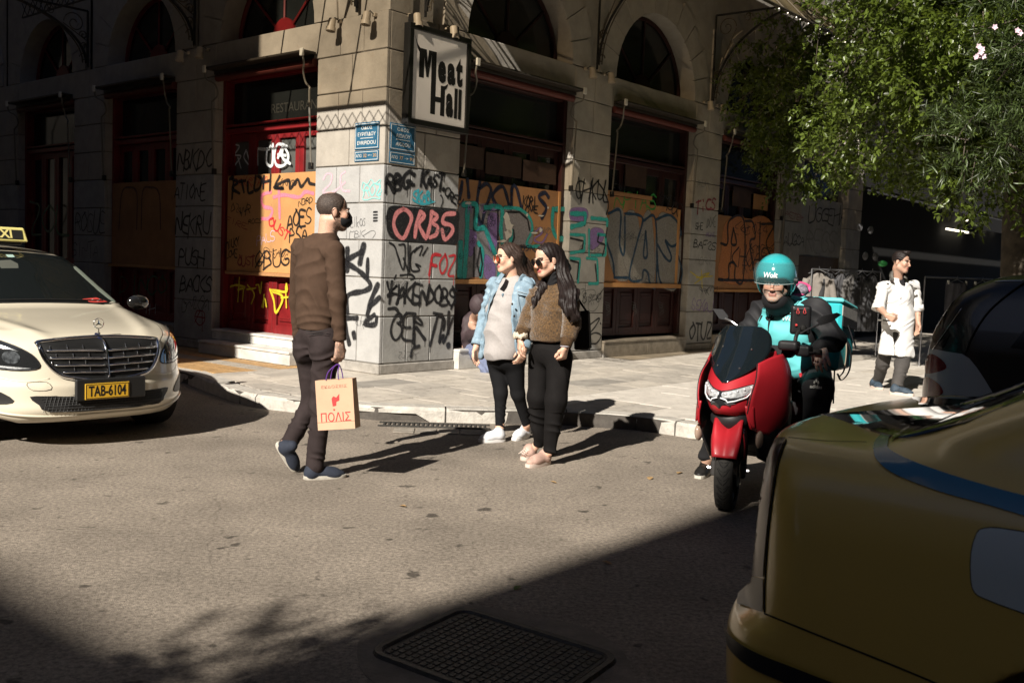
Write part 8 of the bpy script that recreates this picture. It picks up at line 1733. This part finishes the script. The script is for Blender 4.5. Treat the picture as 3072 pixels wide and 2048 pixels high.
# clothes rails with garments
stl=mat('rail_steel',(.30,.30,.31),.3,.8)
def rail(label,a,b_,h):
    a,b_=np.array(a,float),np.array(b_,float); o=thing('clothes_rail',(a+b_)/2,label,'clothes rail'); mb=MB()
    for p in (a,b_): mb.tube([p,p+ZU*h],.013,8)
    mb.tube([a+ZU*h,b_+ZU*h],.013,8); mb.build('rail_frame',stl,o); return a+ZU*h,b_+ZU*h
def garment(c,ax,w,L,m,name,label,cat,grp,kind='coat'):
    o=thing(name,c,label,cat,grp); ax=unit(ax); n=unit(np.cross(ax,ZU)); G=[]
    prof=[(0,.10),(.05,.30),(.12,.50),(.2,.55),(.5,.54),(.8,.58),(1.,.60)] if kind=='coat' else [(0,.5),(.1,.5),(.4,.50),(.7,.5),(1,.52)]
    for t,ww in prof: G.append([c+ax*(s*w*ww)-ZU*(.06+t*L)+n*(.035*(1-abs(s)**2)*(1 if k==0 else -1)+.012*math.sin(s*11+t*3)) for k in (0,1) for s in (np.linspace(-1,1,13) if k==0 else np.linspace(1,-1,13))]+[c+ax*(-w*ww)-ZU*(.06+t*L)])
    MB().grid(np.array([catmull(np.array(G)[:,j],3) for j in range(27)]).transpose(1,0,2)).build('cloth',m,o,smooth=True)
    if kind=='coat':
        for s in (-1,1): MB().tube(catmull([c+ax*s*w*.45-ZU*.16,c+ax*s*w*.60-ZU*.45,c+ax*s*w*.66-ZU*.72],4),[.06]*8+[.05],8).build('sleeve',m,o,smooth=True)
    MB().tube([c+ax*w*.4-ZU*.07,c,c-ax*w*.4-ZU*.07],.008,5).build('hanger',stl,o); MB().tube([c,c+ZU*.05],.004,5).build('hook',stl,o)
    if kind!='coat':
        for s in (-.8,.8): MB().box(c+ax*s*w*.5-ZU*.05,(.012,.015,.03)).build('clip',wht,o)
    return o
gc=[mat('cloth_'+n_,c_,.9,n=.2,ns=8) for n_,c_ in (('taupe',(.20,.18,.16)),('slate',(.075,.075,.08)),('ash',(.12,.115,.11)),('coal',(.03,.03,.032)))]
ra,rb=rail('steel clothes rail left of the white-coated man, hung with coats',A(2424,1005,16.2)*[1,1,0]+ZU*SW,A(2630,1010,16.9)*[1,1,0]+ZU*SW,1.45)
dd=unit(rb-ra)
labs=['taupe coat hanging at the front end of the clothes rail','charcoal coat second from the front end of the clothes rail','slate coat in the middle of the clothes rail','ash grey coat right of the middle of the clothes rail','coal coat next to the far end of the clothes rail','grey coat at the far end of the clothes rail']
for k in range(6): garment(ra+(rb-ra)*(.1+.155*k),unit(V3(.98,-.1,0)) if k==0 else unit(V3(.75,.5,0)),.42 if k==0 else .34,.95,gc[(0,3,1,2,3,1)[k]],'hanging_coat',labs[k],'coat','coats on the clothes rail')
c=A(2872,838,15.4); rail('steel clothes rail right of the white-coated man, hung with trousers',(c[0]-.5,c[1],SW),(c[0]+.6,c[1]+.1,SW),c[2]-SW+.02)
garment(c,V3(1,.1,0),.36,.95,mat('cloth_trouser',(.085,.085,.10),.9,n=.25,ns=6),'hanging_trousers','grey trousers clipped to a hanger behind the grey car','trousers',None,'t')
garment(c+V3(.42,.05,0),V3(1,.1,0),.30,.9,gc[3],'hanging_trousers','black trousers beside the grey ones, behind the grey car','trousers',None,'t')
hb=thing('handbag_display',A(2590,720,16.),'pale bags hanging in the dark shop entrance above the clothes rail','handbags')
for x,y in ((2580,682),(2612,690),(2596,768),(2626,770)): MB().ball(A(x,y,16.2),(.05,.03,.07),8).build('handbag',gc[1],hb)
tag(MB().ball(A(2648,791,16.0),(.08,.02,.05),14).build('round_sign',mat('sign_green',(.015,.14,.03),.5),None,smooth=True),'small green oval sign above the clothes rail','sign')
# litter and leaves on the road
lfd=mat('dry_leaf',(.34,.22,.10),.8); lfg=mat('green_leaf_fallen',(.10,.16,.03),.6)
for k,(x,y,g_) in enumerate(((1950,1436,0),(2038,1420,0),(1552,1766,1),(2005,1300,0),(1660,1448,0),(1820,1690,0),(1208,1520,0))):
    p=ground(x,y); a=rng.uniform(0,6); e1=V3(math.cos(a),math.sin(a),0); e2=V3(-e1[1],e1[0],0); L=.045 if k<2 else .03
    V=[p-e1*L,p-e1*L*.3+e2*L*.5+ZU*.008,p+e1*L*.2+e2*L*.35+ZU*.01,p+e1*L+ZU*.006,p+e1*L*.3-e2*L*.45+ZU*.009,p-e1*L*.4-e2*L*.4+ZU*.006]; V=[v+ZU*.003 for v in V]
    o_=raw('fallen_leaf',V,[(0,1,2,3,4,5)],lfg if g_ else lfd,None,origin=p); tag(o_,['dry brown leaf on the road near the scooter, the larger one','dry leaf on the road just left of the scooter wheel','green leaf on the shaded road above the manhole cover','dry leaf on the kerb beside the scooter','small dry leaf on the road right of the pink trainers','small dry leaf in front of the yellow taxi','small dry leaf on the road below the walking man'][k],'leaf','fallen leaves on the road')
